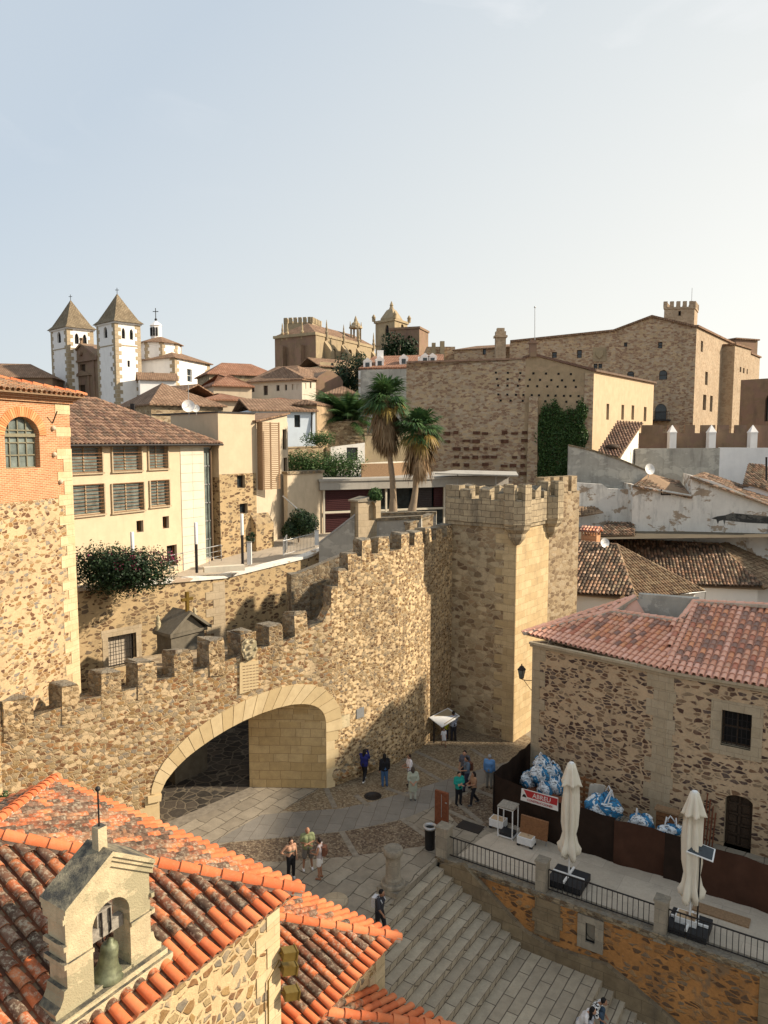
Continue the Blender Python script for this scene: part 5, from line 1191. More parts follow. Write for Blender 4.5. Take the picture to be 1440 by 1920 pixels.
while z<RBk.z-.2: # quoins at the bend
    h=.5; w=.8 if k%2 else 1.3; z2=min(z+h-.01,RBk.z-.05); B.extr([P3(L3-w,z,.025),P3(L3,z,.025),P3(L3,z2,.025),P3(L3-w,z2,.025)],-n3*.1); z+=h; k+=1
B.obj('quoins',M['dress'],rt)
B=MB()
for a,b in ((RA,RBk),(RBk,RCc),(RCc,RD)):
    PP_,l_,dd,nn=frame2(a,b); B.add([PP_(-.05,a.z+.0,.12),PP_(l_+.05,b.z,.12),PP_(l_+.05,b.z,-.5),PP_(-.05,a.z,-.5),PP_(-.05,a.z+.16,.12),PP_(l_+.05,b.z+.16,.12),PP_(l_+.05,b.z+.2,-.5),PP_(-.05,a.z+.2,-.5)],[(0,1,5,4),(4,5,6,7),(1,2,6,5),(2,3,7,6),(3,0,4,7),(3,2,1,0)])
B.obj('coping',M['patchy'],rt)
# inner wall leg that drops from the battlement to the terrace (stair parapet)
B=MB(); a=PY(548,1080,40.0); b=PY(700,1018,42.5); c2=PY(560,1150,39.8)
PPa,l_,dd,nn=frame2(a,b)
B.add([PPa(0,0),PPa(l_,0),PPa(l_,b.z),PPa(0,a.z),PPa(0,0,-.5),PPa(l_,0,-.5),PPa(l_,b.z,-.5),PPa(0,a.z,-.5)],[(0,1,2,3),(5,4,7,6),(3,2,6,7),(4,0,3,7),(1,5,6,2)])
B.prism([PPa(-.1,0,.1),PPa(1.0,0,.1),PPa(1.0,0,-.6),PPa(-.1,0,-.6)],0,a.z+.1)
solo('stair_parapet',M['merlon'],B,a,'weathered rubble parapet climbing behind the battlements beside the wall stair','wall')
# terrace behind the retaining wall
B=MB(); tz=RBk.z-.35
_o=Vector((0,.62)); B.prism([xy(RA)+_o,xy(RBk)+_o,xy(RCc)+_o,xy(RD)+_o,(2,70),(-60,70),(-60,39)],-1,[RA.z-.2,RBk.z-.2,RCc.z-.2,RD.z-.2,RD.z,RBk.z,RA.z-.2]); struct('upper_terrace',M['pale'],B)
# ---- modern administration building ----
VD=Vector((780/1387.,1.)).normalized()
LM=11.6; mb0=PY(400,1048,49.); m0=xy(mb0); ml=m0-VD*LM
zev=PY(395,832,49.).z
ops=[]
rects=[(128,837,191,887),(209,836,265,883),(277,834,314,879),(133,908,195,966),(209,905,269,959),(280,900,317,949)]
ops=[opx(*r[:4],ml,m0,*r[4:]) for r in rects]; small=[opx(256,976,269,998,ml,m0),opx(305,968,317,991,ml,m0),opx(313,1022,332,1062,ml,m0)]
gl=opx(384,838,399,1046,ml,m0)
t=building('modern_office','long cream modern building with louvred windows and a brown hipped tile roof','building',[ml,m0,m0+Vector((-8.5,5.5)),ml+Vector((-8.5,5.5))],6,zev,'cream',{0:ops+small+[gl]},'creamd',.22,win='none')
for o in ops:
    w=farwin(t,ml,m0,o,.2,'dress','glassg',2,1)
    P_,_,d_,n_=frame2(ml,m0); B=MB(); ny=8
    for k in range(ny+1): z=lerp(o[2]+.03,o[3]-.03,k/ny); B.box(P_((o[0]+o[1])/2,z,.05),d_*(o[1]-o[0])/2,n_*.02,Vector((0,0,.014)))
    B.obj('louvre',M['woodm'],w)
    B=MB(); B.box(P_((o[0]+o[1])/2,o[2]-.04,.06),d_*((o[1]-o[0])/2+.08),n_*.08,Vector((0,0,.04))); 
    for s in o[:2]: B.box(P_(s,(o[2]+o[3])/2,.04),d_*.04,n_*.06,Vector((0,0,(o[3]-o[2])/2)))
    B.obj('frame',M['dress'],w)
for o in small: farwin(t,ml,m0,o,.35,'woodm','dark',1,0)
farwin(t,ml,m0,gl,.15,'steel','glassg',1,6)
pn=opx(340,836,383,1070,ml,m0); P_,_,d_,n_=frame2(ml,m0); B=MB()
for i in range(14):
    for k in range(2):
        s0=lerp(pn[0],pn[1],k/2)+.008; s1=lerp(pn[0],pn[1],(k+1)/2)-.008; z0=lerp(pn[2],pn[3],i/14)+.008; z1=lerp(pn[2],pn[3],(i+1)/14)-.008; B.extr([P_(s0,z0,.04),P_(s1,z0,.04),P_(s1,z1,.04),P_(s0,z1,.04)],-n_*.06)
B.obj('cladding',M['creamw'],t)
B=MB(); l0=ml-VD*0; o_=.5
e0=P_(0,zev,o_); e1=P_(LM+.55,zev,o_); w_b=7.5; rz=PY(262,752,49).z
ra=P_(0,rz,-w_b/2*1.25); rb_=P_(LM-5.2,rz,-w_b/2*1.25)
tiles(B,[e0,e1,rb_,ra],.27,.42,3,m=0,mp=0,mb=1,pan=False)
tiles(B,[e1,P_(LM+.55,zev,-w_b*1.25),rb_],.27,.42,3,m=0,mp=0,mb=1,pan=False)
ridge(B,e1,rb_,.11,.42,0,4); ridge(B,ra,rb_,.11,.42,0,4)
B.obj('roof',[M['browntile'],M['under']],t)
B=MB(); B.tube([e0+n_*.06-Vector((0,0,.06)),e1+n_*.06-Vector((0,0,.06))],.07,8); B.obj('gutter',M['iron'],t)
B=MB(); B.tube([P_(LM-.1,zev,.3),P_(LM-.15,zev-.4,.06),P_(LM-.15,8,.06)],.06,8); B.obj('downpipe',M['wood'],t)
for u,v in ((263,803),(249,762)):
    c=PY(u,v+8,48.); B=MB(); B.box(c,(.12,0,0),(0,.12,0),(0,0,.45)); B.obj('flue',M['iron'],t)
# ---- tall cream block beside it ----
k0=PY(414,1040,49.2); k1=PY(482,1030,51.5); k2=PY(541,1010,55.5); kl=PY(320,790,53.0)
zk=PY(414,774,49.2).z; k0,k1,k2,kl=map(xy,(k0,k1,k2,kl))
kb=kl+(k2-k0)
t=building('cream_block','tall plain cream block with a slatted wooden screen and rubble lower wall','building',[k0,k1,k1+(kl-k0),kl],8,zk,'cream',{0:[opx(444,891,459,915,k0,k1),opx(449,944,464,963,k0,k1)]},'dress',.3)
zr_=opx(416,888,480,1040,k0,k1); P_,Ln,d_,n_=frame2(k0,k1); B=MB()
o1,o2=opx(444,891,459,915,k0,k1),opx(449,944,464,963,k0,k1)
wallface(B,P_(0,0,.03),P_(Ln,0,.03),8,zr_[3],[o1,o2],.02)
B.obj('rubble_facing',M['retain'],t)
P5,L5,d5,n5=frame2(kl,k0); B=MB(); wallface(B,P5(0,0,.03),P5(L5,0,.03),8,zr_[3]-.2); B.obj('rubble_facing',M['retain'],t)
B=MB(); B.prism([P_(-.05,0,.06),P_(Ln,0,.06),P_(Ln,0,-8),P_(-.05,0,-8)],zk,zk+.1); B.obj('parapet_cap',M['iron'],t)
sc=opx(483,792,515,917,k0,k1)
B=MB(); so_=.55
for k in range(34): z=lerp(sc[2],sc[3],(k+.5)/34); B.box(P_((sc[0]+sc[1])/2,z,so_),d_*(sc[1]-sc[0])/2,n_*.03,Vector((0,0,.035)))
for s in (sc[0],(sc[0]+sc[1])/2,sc[1]): B.box(P_(s,(sc[2]+sc[3])/2,so_-.06),d_*.04,n_*.04,Vector((0,0,(sc[3]-sc[2])/2)))
B.box(P_(sc[0]-.0,(sc[2]+sc[3])/2,so_/2),d_*.03,n_*(so_/2),Vector((0,0,(sc[3]-sc[2])/2)))
B.obj('wooden_screen',M['slat'],t)
B=MB(); c=P_((zr_[0]+zr_[1])/2,0); bs=opx(470,962,503,1035,k0,k1)
B.add([P_(bs[0],8,.6),P_(bs[1],8,.6),P_(bs[1],8),P_(bs[0],8),P_(bs[0],bs[3]-.7,.6),P_(bs[1],bs[3]-.7,.6),P_(bs[1],bs[3]),P_(bs[0],bs[3])],[(0,1,5,4),(1,2,6,5),(3,0,4,7),(4,5,6,7)]); B.obj('buttress',M['retain'],t)
zk2=PY(541,777,55.5).z
t=building('cream_wing','narrow cream wing with three slit windows and a sloping tiled roof edge','building',[k1,k2,k2+(kl-k0),k1+(kl-k0)],8,[PY(500,790,52).z,zk2,zk2,PY(500,790,52).z],'creamd',{0:[opx(530,805,537,843,k1,k2),opx(532,858,539,896,k1,k2),opx(533,907,541,935,k1,k2)]},'dress',.25)
P6,L6,d6,n6=frame2(k1,k2); 
slab(t,[[P6(-.2,PY(500,790,52).z+.05,.25),P6(L6+.1,zk2+.15,.25),P6(L6+.1,zk2+.15,-7),P6(-.2,PY(500,790,52).z+.05,-7)]],'fartile',.12)
# garden wall, ivy, stair rail
g0=PY(540,1000,54.); g1=PY(606,1000,57.); t=thing('garden_wall','short plastered garden wall with a dark coping behind the cream wing','wall',xy(g0).to_3d())
zg=PY(570,888,55.5).z; P7,L7,d7,n7=frame2(g0,g1); B=MB(); B.prism([P7(0,0),P7(L7,0),P7(L7,0,-.4),P7(0,0,-.4)],8,zg); B.obj('wall',M['creamd'],t); B=MB(); B.prism([P7(-.1,0,.1),P7(L7+.1,0,.1),P7(L7+.1,0,-.5),P7(-.1,0,-.5)],zg,zg+.22); B.obj('coping',M['merlon'],t)
B=MB(); B.tube([PY(530,930,53.5),PY(592,985,52.)],.05,6); B.tube([PY(592,985,52.),PY(592,1005,52.)],.03,6); solo('stair_handrail',M['steel'],B,PY(592,1005,52.),'sloping grey handrail descending past the dark ivy','handrail')
def bush(name,c,r,n,size,mat,label,cat='bush',sq=(1,1,1),group=None,stem=True,seed=0,lobes=7,extra=None):
    rr=random.Random(seed+5); c=Vector(c); t=thing(name,label,cat,(c.x,c.y,c.z-r*sq[2]),group); B=MB()
    for k in range(lobes):
        o=Vector((rr.uniform(-1,1)*sq[0],rr.uniform(-1,1)*sq[1],rr.uniform(-.8,1)*sq[2]))*r*.55; leafball(B,c+o,r*rr.uniform(.38,.62),n//lobes,size,0,(min(1.5,sq[0]),min(1.5,sq[1]),1),rr)
    B.obj('foliage',M[mat],t)
    if extra:
        B=MB(); 
        for k in range(extra[1]):
            a=rr.uniform(0,6.28); o=Vector((math.cos(a)*sq[0]*rr.uniform(.2,.9),math.sin(a)*sq[1]*rr.uniform(.2,.9),rr.uniform(.2,1.)*sq[2]))*r; leafball(B,c+o,r*.14,22,size*.9,0,(1,1,1),rr)
        B.obj('flowers',M[extra[0]],t)
    B=MB()
    for k in range(4): B.tube([c-Vector((0,0,r*sq[2])),c+Vector((rr.uniform(-.5,.5)*sq[0],rr.uniform(-.5,.5)*sq[1],rr.uniform(-.2,.5)*sq[2]))*r],[.05*r,.02*r],5)
    B.obj('stem',M['trunk'],t); return t
bush('ivy_mass',PY(560,978,52.5),1.35,9000,.09,'leafd','dark ivy mass hanging beside the sloping handrail','ivy',(1.,.7,1.1),seed=3)
bush('bougainvillea',PY(236,1070,38.0),2.1,16000,.078,'leafd','large dark bougainvillea with magenta flowers spilling over the retaining wall','bougainvillea',(1.5,.6,.42),seed=8,lobes=34,extra=('flower',34))
bush('potted_shrub',PY(470,1008,46.8),.42,500,.06,'leafd','small leafy shrub in a pot against the rubble lower wall of the cream block','shrub',(1,1,1),seed=4,lobes=4)
for k,(u,lab) in enumerate(((476,'white planter box left of the buttress by the cream block'),(512,'white planter box right of the buttress by the cream block'))):
    c=PZ(u,1035,tz+.6); B=MB(); B.cb(c.x-.45,c.x+.45,c.y-.3,c.y+.3,tz,tz+.75); solo('planter',M['white_paint'],B,c,lab,'planter','white planters on the terrace')
# lamp posts and bollards
def lamp(u,vt,vm,vb,Y,label):
    b=PY(u,vb,Y); t=thing('lamp_post',label,'lamp post',b,'cylindrical white topped lamp posts'); zt=PY(u,vt,Y).z; zm=PY(u,vm,Y).z
    B=MB(); B.lathe([(.085,b.z),(.085,zm)],(b.x,b.y,0),12); B.obj('pole',M['iron'] if 1 else 0,t); B=MB(); B.lathe([(.1,zm),(.1,zt),(.08,zt+.02)],(b.x,b.y,0),14); B.obj('diffuser',M['white_paint'],t)
lamp(250,998,1034,1075,39.5,'white topped cylindrical lamp post rising out of the bougainvillea'); lamp(369,980,1020,1074,42.,'white topped lamp post in front of the glass strip of the office'); lamp(455,964,1003,1058,44.8,'white topped lamp post by the buttress of the cream block')
def boll(u,vt,vb,Y,label,w=.16):
    b=PY(u,vb,Y); zt=PY(u,vt,Y).z; t=thing('bollard_light',label,'bollard',b,'white bollards on the upper terrace'); B=MB(); B.cb(b.x-w,b.x+w,b.y-.12,b.y+.12,b.z,zt); B.obj('body',M['white_paint'],t); B=MB(); B.cb(b.x-w-.02,b.x+w+.02,b.y-.14,b.y+.14,zt,zt+.04); B.obj('cap',M['steel'],t)
boll(468,1017,1058,44.9,'square white bollard right beside the lamp post at the buttress',.13); boll(594,995,1022,49.,'square white bollard at the corner of the terrace railing',.13)
c=PY(420,1066,43.4); B=MB(); B.box(c,(1.1,.45,0),(-.1,.22,0),(0,0,.16)); solo('stone_bench',M['creamw'],B,c,'low white stone bench block on the coping between the lamp posts','bench')
def railing(name,a,b,n,label,h=1.,mat='steel',group=None):
    t=thing(name,label,'railing',a,group); d=b-a; B=MB()
    for z in ((h,h*.12) if n>12 else (h,h*.66,h*.33)): B.tube([a+Vector((0,0,z)),b+Vector((0,0,z))],.028 if z==h else .016,6)
    B.obj('rails',M[mat],t); B=MB()
    for k in range(n+1): q=lerp(a,b,k/n); B.tube([q,q+Vector((0,0,h))],.014 if n>12 else .025,5)
    B.obj('uprights',M[mat],t)
railing('terrace_railing',PY(318,1075,41.2),PY(415,1052,45.),4,'low steel rail of thin bars in front of the office entrance')
railing('terrace_railing',PY(531,1043,46.9),PY(590,1028,49.),22,'grey railing of upright bars at the right of the upper terrace')
railing('terrace_railing',PY(531,1043,46.9),PY(538,1030,50.),8,'short return of the grey upright railing by the ivy')
# niche pillar and walls in front of the pavilion
n0=PY(672,1000,47.5); n1=PY(714,1000,48.6)
t=thing('niche_pillar','rendered stone pillar with an arched niche and plants growing on its top','pillar',xy(n0).to_3d()); P8,L8,d8,n8=frame2(n0,n1); zn=PY(690,940,48).z
nic=opx(691,941,705,976,xy(n0),xy(n1),.4); B=MB(); wallface(B,P8(0,0),P8(L8,0),8,zn,[nic],.3); B.prism([P8(0,0,-.31),P8(L8,0,-.31),P8(L8,0,-.9),P8(0,0,-.9)],8,zn); B.quad(P8(0,8,-.9),P8(0,8,0),P8(0,zn,0),P8(0,zn,-.9)); B.quad(P8(L8,8,0),P8(L8,8,-.9),P8(L8,zn,-.9),P8(L8,zn,0)); B.poly([P8(0,zn),P8(L8,zn),P8(L8,zn,-.9),P8(0,zn,-.9)])
B.obj('pillar',M['dress'],t); B=MB(); B.prism([P8(-.1,0,.1),P8(L8*.45,0,.1),P8(L8*.45,0,-1),P8(-.1,0,-1)],zn,[zn+.1,zn+.3,zn+.3,zn+.1]); B.obj('cap',M['graydress'],t)
bush('wall_plant',PY(700,926,48.2),.62,700,.09,'frond','yellow green plant growing on top of the niche pillar','plant',(1.1,.6,.7),seed=21,lobes=5)
pw=thing('sloping_wall','grey rendered parapet sloping up to the niche pillar','wall',PY(650,1010,47))
a=PY(598,1032,48.2); b=PY(672,968,47.8); c=PY(672,1010,47.8); P9,L9,d9,n9=frame2(a,b); B=MB(); B.extr([P9(0,7),P9(L9,7),P9(L9,PY(672,962,47.8).z),P9(0,PY(598,1020,48.2).z)],-n9*.35); B.obj('wall',M['graypl'],pw); B=MB(); B.extr([P9(0,PY(598,1020,48.2).z+.01,.04),P9(L9,PY(672,962,47.8).z+.01,.04),P9(L9,PY(672,962,47.8).z+.13,.04),P9(0,PY(598,1020,48.2).z+.13,.04)],-n9*.43); B.obj('coping',M['steel'],pw)
def lowwall(u0,v0,Y0,u1,v1,Y1,mat,cap,label,h=4,th=.45,cape=.18):
    a=PY(u0,v0,Y0); b=PY(u1,v1,Y1); P,Lh,d,n=frame2(a,b); t=thing('low_wall',label,'wall',(a.x,a.y,a.z-h)); B=MB(); B.extr([P(0,a.z-h),P(Lh,b.z-h),P(Lh,b.z),P(0,a.z)],-n*th); B.obj('wall',M[mat],t)
    B=MB(); B.extr([P(-.05,a.z,.08),P(Lh,b.z,.08),P(Lh,b.z+cape,.08),P(-.05,a.z+cape,.08)],-n*(th+.16)); B.obj('coping',M[cap],t); return t
lowwall(686,978,48.6,790,972,47.6,'graypl','merlon','mossy garden wall with a dark rounded coping right of the niche pillar')
lowwall(712,966,51.5,818,964,51,'graypl','merlon','dark topped low wall running in front of the pavilion to the tower')
lowwall(768,985,47.2,812,968,48.5,'midstone','merlon','short lichened wall stub next to the tower battlement',h=5)
# ---- modern pavilion with red louvres ----
v0=PY(606,985,57.); v1=PY(830,975,61.); zp=PY(620,900,57).z; zbt=PY(620,1003,57).z
pv=thing('pavilion','low modern pavilion with a flat concrete roof, white posts and dark red louvres','pavilion',xy(v0).to_3d()); P,Lp,d_,n_=frame2(v0,v1)
Lp+=6
B=MB(); B.prism([P(-.4,0,.5),P(Lp,0,.5),P(Lp,0,-9),P(-.4,0,-9)],zp-.75,zp-.1); B.prism([P(-.5,0,.6),P(Lp,0,.6),P(Lp,0,-9),P(-.5,0,-9)],zp-.1,zp+.08); B.obj('roof_slab',M['concrete'],pv)
B=MB(); B.prism([P(0,0,-.6),P(Lp,0,-.6),P(Lp,0,-8.5),P(0,0,-8.5)],zbt-2,zp-.76); B.obj('glazed_core',M['glass'],pv)
h2=(zbt+zp-.75)/2
for s0,s1,z0,z1,m_ in ((.2,4.6,h2+.1,zp-.8,'louvre'),(.2,2.2,zbt-.6,h2-.1,'louvre'),(9.6,11.6,h2+.1,zp-.8,'louvre'),(12,14,h2+.1,zp-.8,'louvre'),(7.8,9.4,h2+.1,zp-.8,'louvre')):
    B=MB(); k=int((z1-z0)/.14)
    for i in range(k): B.box(P((s0+s1)/2,lerp(z0,z1,(i+.5)/k),-.1),d_*(s1-s0)/2,n_*.04,Vector((0,0,.045)))
    B.box(P((s0+s1)/2,(z0+z1)/2,-.17),d_*(s1-s0)/2,n_*.02,Vector((0,0,(z1-z0)/2)))
    M.setdefault('redl',plain('dark_red_louvre',(.06,.012,.014),.6)); M.setdefault('darkl',plain('dark_louvre',(.05,.04,.04),.6))
    B.obj('louvre_panel',M['redl'] if s0<7 or s0 in(9.6,) else M['darkl'],pv)
B=MB()
for s in (0,5.2,10.4,15.6): B.box(P(s,(zbt+zp)/2-.8,.2),d_*.07,n_*.07,Vector((0,0,(zp-zbt)/2+.1)))
B.box(P(Lp/2,h2,.2),d_*Lp/2,n_*.06,Vector((0,0,.08))); B.box(P(Lp/2,zbt-.75,.1),d_*Lp/2,n_*.4,Vector((0,0,.08)))
for s in (2.4,3.5): B.box(P(s,(zbt+h2)/2,-.1),d_*.06,n_*.05,Vector((0,0,(h2-zbt)/2)))
B.obj('white_posts',M['creamw'],pv)
rb0=PY(677,893,60); rb1=PY(727,893,61.5); rb2=PY(775,890,66)
bx_=thing('plant_room','wooden slatted box standing on the pavilion roof','plant room',xy(rb0).to_3d()); zx=PY(700,869,61).z; zy=zp+.08
a,b,c=xy(rb0),xy(rb1),xy(rb2); poly=[a,b,c,a+(c-b)]; B=MB(); B.prism(poly,zy-.05,zx); B.obj('box',M['woodm'],bx_); B=MB()
for (p_,q_) in ((a,b),(b,c)):
    Pq,lq,dq,nq=frame2(p_,q_)
    for i in range(12): B.box(Pq(lq/2,lerp(zy,zx,(i+.5)/12),.05),dq*lq/2,nq*.03,Vector((0,0,.04)))
B.obj('slats',M['slat'],bx_); B=MB(); B.prism(off([p.to_3d() for p in poly],.05),zx,zx+.06); B.obj('top_sheet',M['creamw'],bx_)
c=PY(870,890,62); t=thing('glass_canopy','pale glass roof canopy with steel posts beyond the tower top','canopy',c)
B=MB(); B.extr([PY(815,887,60),PY(972,891,60),PY(968,884,63),PY(850,881,63)],(0,0,-.1)); B.obj('panel',M['concrete'],t); B=MB()
for u in (858,930): q=PY(u,888,61); B.tube([q,q-Vector((0,0,2.5))],.06,6); B.obj('post',M['steel'],t); B=MB()
# ---- houses in the middle distance ----
def hip(t,e0,e1,e2,e3,rz,mat,ins0=.5,ins1=.5,th=.14,tile=None):
    """hip roof over the eave rectangle; ridge parallel to e0-e1; ins = inset of each ridge end as a share of half width"""
    e0,e1,e2,e3=map(Vector,(e0,e1,e2,e3)); m0=(e0+e3)/2; m1=(e1+e2)/2; d=(m1-m0); w=(e3-e0).length/2; d.normalize()
    r0=m0+d*w*ins0; r1=m1-d*w*ins1; r0.z=r1.z=rz
    ps=[[e0,e1,r1,r0],[e2,e3,r0,r1]]+([[e1,e2,r1]] if ins1>0 else [])+([[e3,e0,r0]] if ins0>0 else [])
    if tile:
        B=MB()
        for p_ in ps: tiles(B,p_,*tile,m=0,mp=0,mb=1,pan=False)
        for a,b in ((r0,r1),(e1,r1),(e0,r0),(e2,r1)): ridge(B,a,b,.12,.42,0,4)
        return B.obj('roof',[M[mat],M['under']],t)
    return slab(t,ps,mat,th)
def rectP(u0,v0,Y0,u1,v1,Y1,depth):
    a=xy(PY(u0,v0,Y0)); b=xy(PY(u1,v1,Y1)); d=(b-a).normalized(); n=Vector((-d.y,d.x)); return [a,b,b+n*depth,a+n*depth]
def house(name,label,u0,Y0,u1,Y1,ve,depth,z0,mat,win=[],roof='fartile',rise=1.6,ins=(1.,1.),over=.35,cat='house',group=None,rev=None,mf='wood',side=[],wd=.2,tile=None,chim=None,veR=None):
    pl_=rectP(u0,ve,Y0,u1,ve,Y1,depth); ze=PY(u0,ve,Y0).z if Y0<=Y1 else PY(u1,ve,Y1).z
    ops={}
    if win: ops[0]=[opx(*w[:4],pl_[0],pl_[1],*w[4:]) for w in win]
    if side: ops[1]=[opx(*w[:4],pl_[1],pl_[2],*w[4:]) for w in side]
    t=building(name,label,cat,pl_,z0,ze,mat,ops,rev,wd,group)
    o=off([Vector((p.x,p.y,ze)) for p in pl_],over)
    hip(t,o[0],o[1],o[2],o[3],ze+rise,roof,ins[0],ins[1],tile=tile); return t
house('blue_house','pale blue rendered house with an arched window under a long tiled roof',470,64.,591,66.,768,9,8,'blue',[(552,778,563,801)],'fartile',1.2,(.0,.0),.3)
c=PY(585,770,65.9); B=MB(); B.tube([c,PY(584,820,65.7)],.07,6); solo('downpipe',M['iron'],B,c,'dark blue downpipe at the corner of the pale blue house','downpipe')
house('tan_house','narrow tan side wing with a low tiled roof right of the pale blue house',594,66.3,634,71.5,757,2.2,8,'ochrepl',[],'fartile',.4,(.3,.3),.2)
house('tan_house','brown rubble house with a hipped roof above the canary palm',610,82,668,82,738,4,8,'midstone',[],'fartile',1.,(.9,.9))
house('cream_house','long cream house with a row of small dark windows on the hillside',468,92,566,88.,711,9,8,'creamw',[(471,724,477,735),(494,723,502,741),(518,722,524,733),(534,721,538,732),(547,720,552,731),(556,720,562,731)],'fartile',2.2,(.2,.9),.4)
house('cream_house','short cream end house with two windows and a pale chimney beside the brown gable',566,88,592,90.,708,8,8,'creamw',[(570,718,574,729),(581,717,584,728)],'fartile',1.6,(.3,.3),.3)
t=building('gable_house','brown windowless house with a rounded gable wall left of the ivy tree','house',rectP(592,735,90,643,735,92,8),8,PY(592,712,90).z,'brownst')
pr_=rectP(592,735,90,643,735,92,8); P,Lg,d_,n_=frame2(pr_[0],pr_[1]); ze=PY(592,712,90).z; B=MB(); B.extr([P(0,ze),P(Lg,ze),P(Lg*.9,ze+.5),P(Lg*.6,ze+1.1),P(Lg*.4,ze+1.1),P(Lg*.12,ze+.5)],-n_*8); B.obj('gable',M['brownst'],t)
hl=[(392,100,520,104,700,8,'red roofed house on the skyline left of the cathedral','farred',1.9),(400,84,472,86,722,8,'weathered house with red roofs left of the cream house','farred',1.6),
    (385,72,470,74,748,7,'cream walled house under a red roof behind the office roof','farred',.8),(468,80,560,80,752,8,'red roofed house behind the pale blue house','farred',.6),(530,98,640,100,700,7,'brown roofed house at the foot of the cathedral','fartile',1.2)]
for (u0,Y0,u1,Y1,ve,dp_,lab,rf,ri) in hl: house('town_house',lab,u0,Y0,u1,Y1,ve,dp_,7,'creamd' if 'cream' in lab else 'midstone',[],rf,ri,(.7,.7),.35)
house('town_house','stone gabled house under the white church with a grey satellite dish',230,78,300,74,757,9,8,'midstone',[],'fartile',2.2,(.0,.0))
house('town_house','low tiled house in front of the white church nave',283,66,418,70,757,9,8,'midstone',[],'fartile',2.2,(.6,.9))
house('town_house','dark roofed stone house left of the white church towers',-30,120,98,122,706,10,8,'brownst',[],'fartile',2.6,(.2,.9))
def dish(u,v,Y,r,label,seed=0):
    c=PY(u,v,Y); t=thing('satellite_dish',label,'satellite dish',c); B=MB(); B.lathe([(.02,.0),(r*.6,.08*r),(r,.28*r)],c,18,ax=(.3,-1,.25),cap=False); B.lathe([(r,.28*r),(r*.6,.05*r),(.02,-.03)],c,18,ax=(.3,-1,.25),cap=False); B.obj('reflector',M['white_paint'],t)
    B=MB(); B.tube([c+Vector((0,.1,-.1)),c+Vector((0,.15,-r*1.6))],.03,6); B.tube([c+Vector((.1,-r,.1)),c],.02,5); B.obj('mount',M['steel'],t)
dish(353,762,49.6,.42,'grey satellite dish with a mast on the roof of the cream block'); dish(367,766,49.8,.26,'smaller white satellite dish right of the grey one on the cream block')
c=PY(354,765,49.7); B=MB(); B.tube([c,c+Vector((0,0,1.6))],.02,5); solo('antenna_mast',M['steel'],B,c,'thin antenna mast beside the satellite dishes on the cream block','antenna')
dish(1217,880,66.5,.5,'white satellite dish behind the peeling white walls')
# ruin walls and hedge
t=lowwall(606,794,69,688,790,70,'midstone','merlon','ruined ochre wall stump with peeling plaster below the canary palm',h=6,cape=.12)
rw_=rectP(620,835,66.5,684,835,67.5,3); wr=[opx(650,839,671,864,rw_[0],rw_[1])]
t=building('ruined_hut','roofless white plastered ruin with a boarded opening among the hedges','ruin',rw_,8,[PY(620,838,66.5).z,PY(684,830,67.5).z,PY(684,830,67.5).z,PY(620,838,66.5).z],'patchy',{0:wr},None,.3,top=False)
lowwall(684,815,68,808,812,70,'tanst','merlon','plain tan rendered wall behind the trunks of the tall palms',h=6,cape=.1)
lowwall(540,840,64,606,838,66,'midstone','midstone','broken rubble bank with weeds left of the white ruin',h=5,cape=.1)
for k,(u,v,Y,r,sq,lab) in enumerate(((572,870,60,2.0,(1.3,.6,.55),'bright green hedge left of the pavilion plant room'),(630,875,60.5,2.0,(1.35,.6,.5),'green hedge directly above the pavilion roof edge'),(600,826,63,1.2,(1.4,.6,.5),'small green shrub growing on the rubble bank'))):
    bush('hedge',PY(u,v,Y),r,5200 if k<2 else 1500,.085,'hedge',lab,'hedge',sq,seed=30+k,lobes=14)
t=bush('ivy_tree',PY(657,707,94),2.9,4200,.16,'leafd','dense dark green ivy covered tree between the brown gable and the tall wall','tree',(.85,.7,1.15),seed=44,lobes=12)
# =============== white church ===============
def P2D(u,v,Y): return xy(PY(u,v,Y))
def quoinstrip(B,p,z0,z1,da,db,w0=.55,w1=.95,h=.7,o=.05,mm=0):
    """alternating corner stones at corner p; da, db unit directions along the two faces"""
    p=Vector((p[0],p[1],0)); da=Vector((da[0],da[1],0)).normalized(); db=Vector((db[0],db[1],0)).normalized(); z=z0; k=0
    while z<z1-.05:
        z2=min(z+h-.03,z1); wa,wb=(w1,w0) if k%2 else (w0,w1)
        e=-(da+db).normalized()*o*1.4
        B.prism([p+e,p+e+da*(wa+o),p+da*wa+db*.02,p+db*wb+da*.02,p+e+db*(wb+o)],z,z2,mm); z+=h; k+=1
def sqtower(t,ul,uc,ur,vr,Y,dl_,dr_,zt,z0,mat,ops0=(),ops1=(),name='shaft'):
    c=P2D(uc,vr,Y); l=P2D(ul,vr,Y+dl_); r=P2D(ur,vr,Y+dr_); bk=l+(r-c)
    B=MB(); o0=[opx(*o[:4],l,c,*o[4:]) for o in ops0]; o1=[opx(*o[:4],c,r,*o[4:]) for o in ops1]
    wallface(B,l,c,z0,zt,o0,.3,0,0); wallface(B,c,r,z0,zt,o1,.3,0,0); wallface(B,r,bk,z0,zt); wallface(B,bk,l,z0,zt); B.obj(name,M[mat],t)
    for pp,qq,oo in ((l,c,o0),(c,r,o1)):
        for o in oo:
            P,_,_,_=frame2(pp,qq); W_=MB(); W_.quad(P(o[0],o[2],-.28),P(o[1],o[2],-.28),P(o[1],o[3],-.28),P(o[0],o[3],-.28)); W_.obj('window_opening',M['dark'],t)
    return l,c,r,bk
wc=thing('white_church','white church with two quoined towers, brown pyramid spires and a low tiled dome','church',P2D(190,700,124).to_3d()+Vector((0,0,8)))
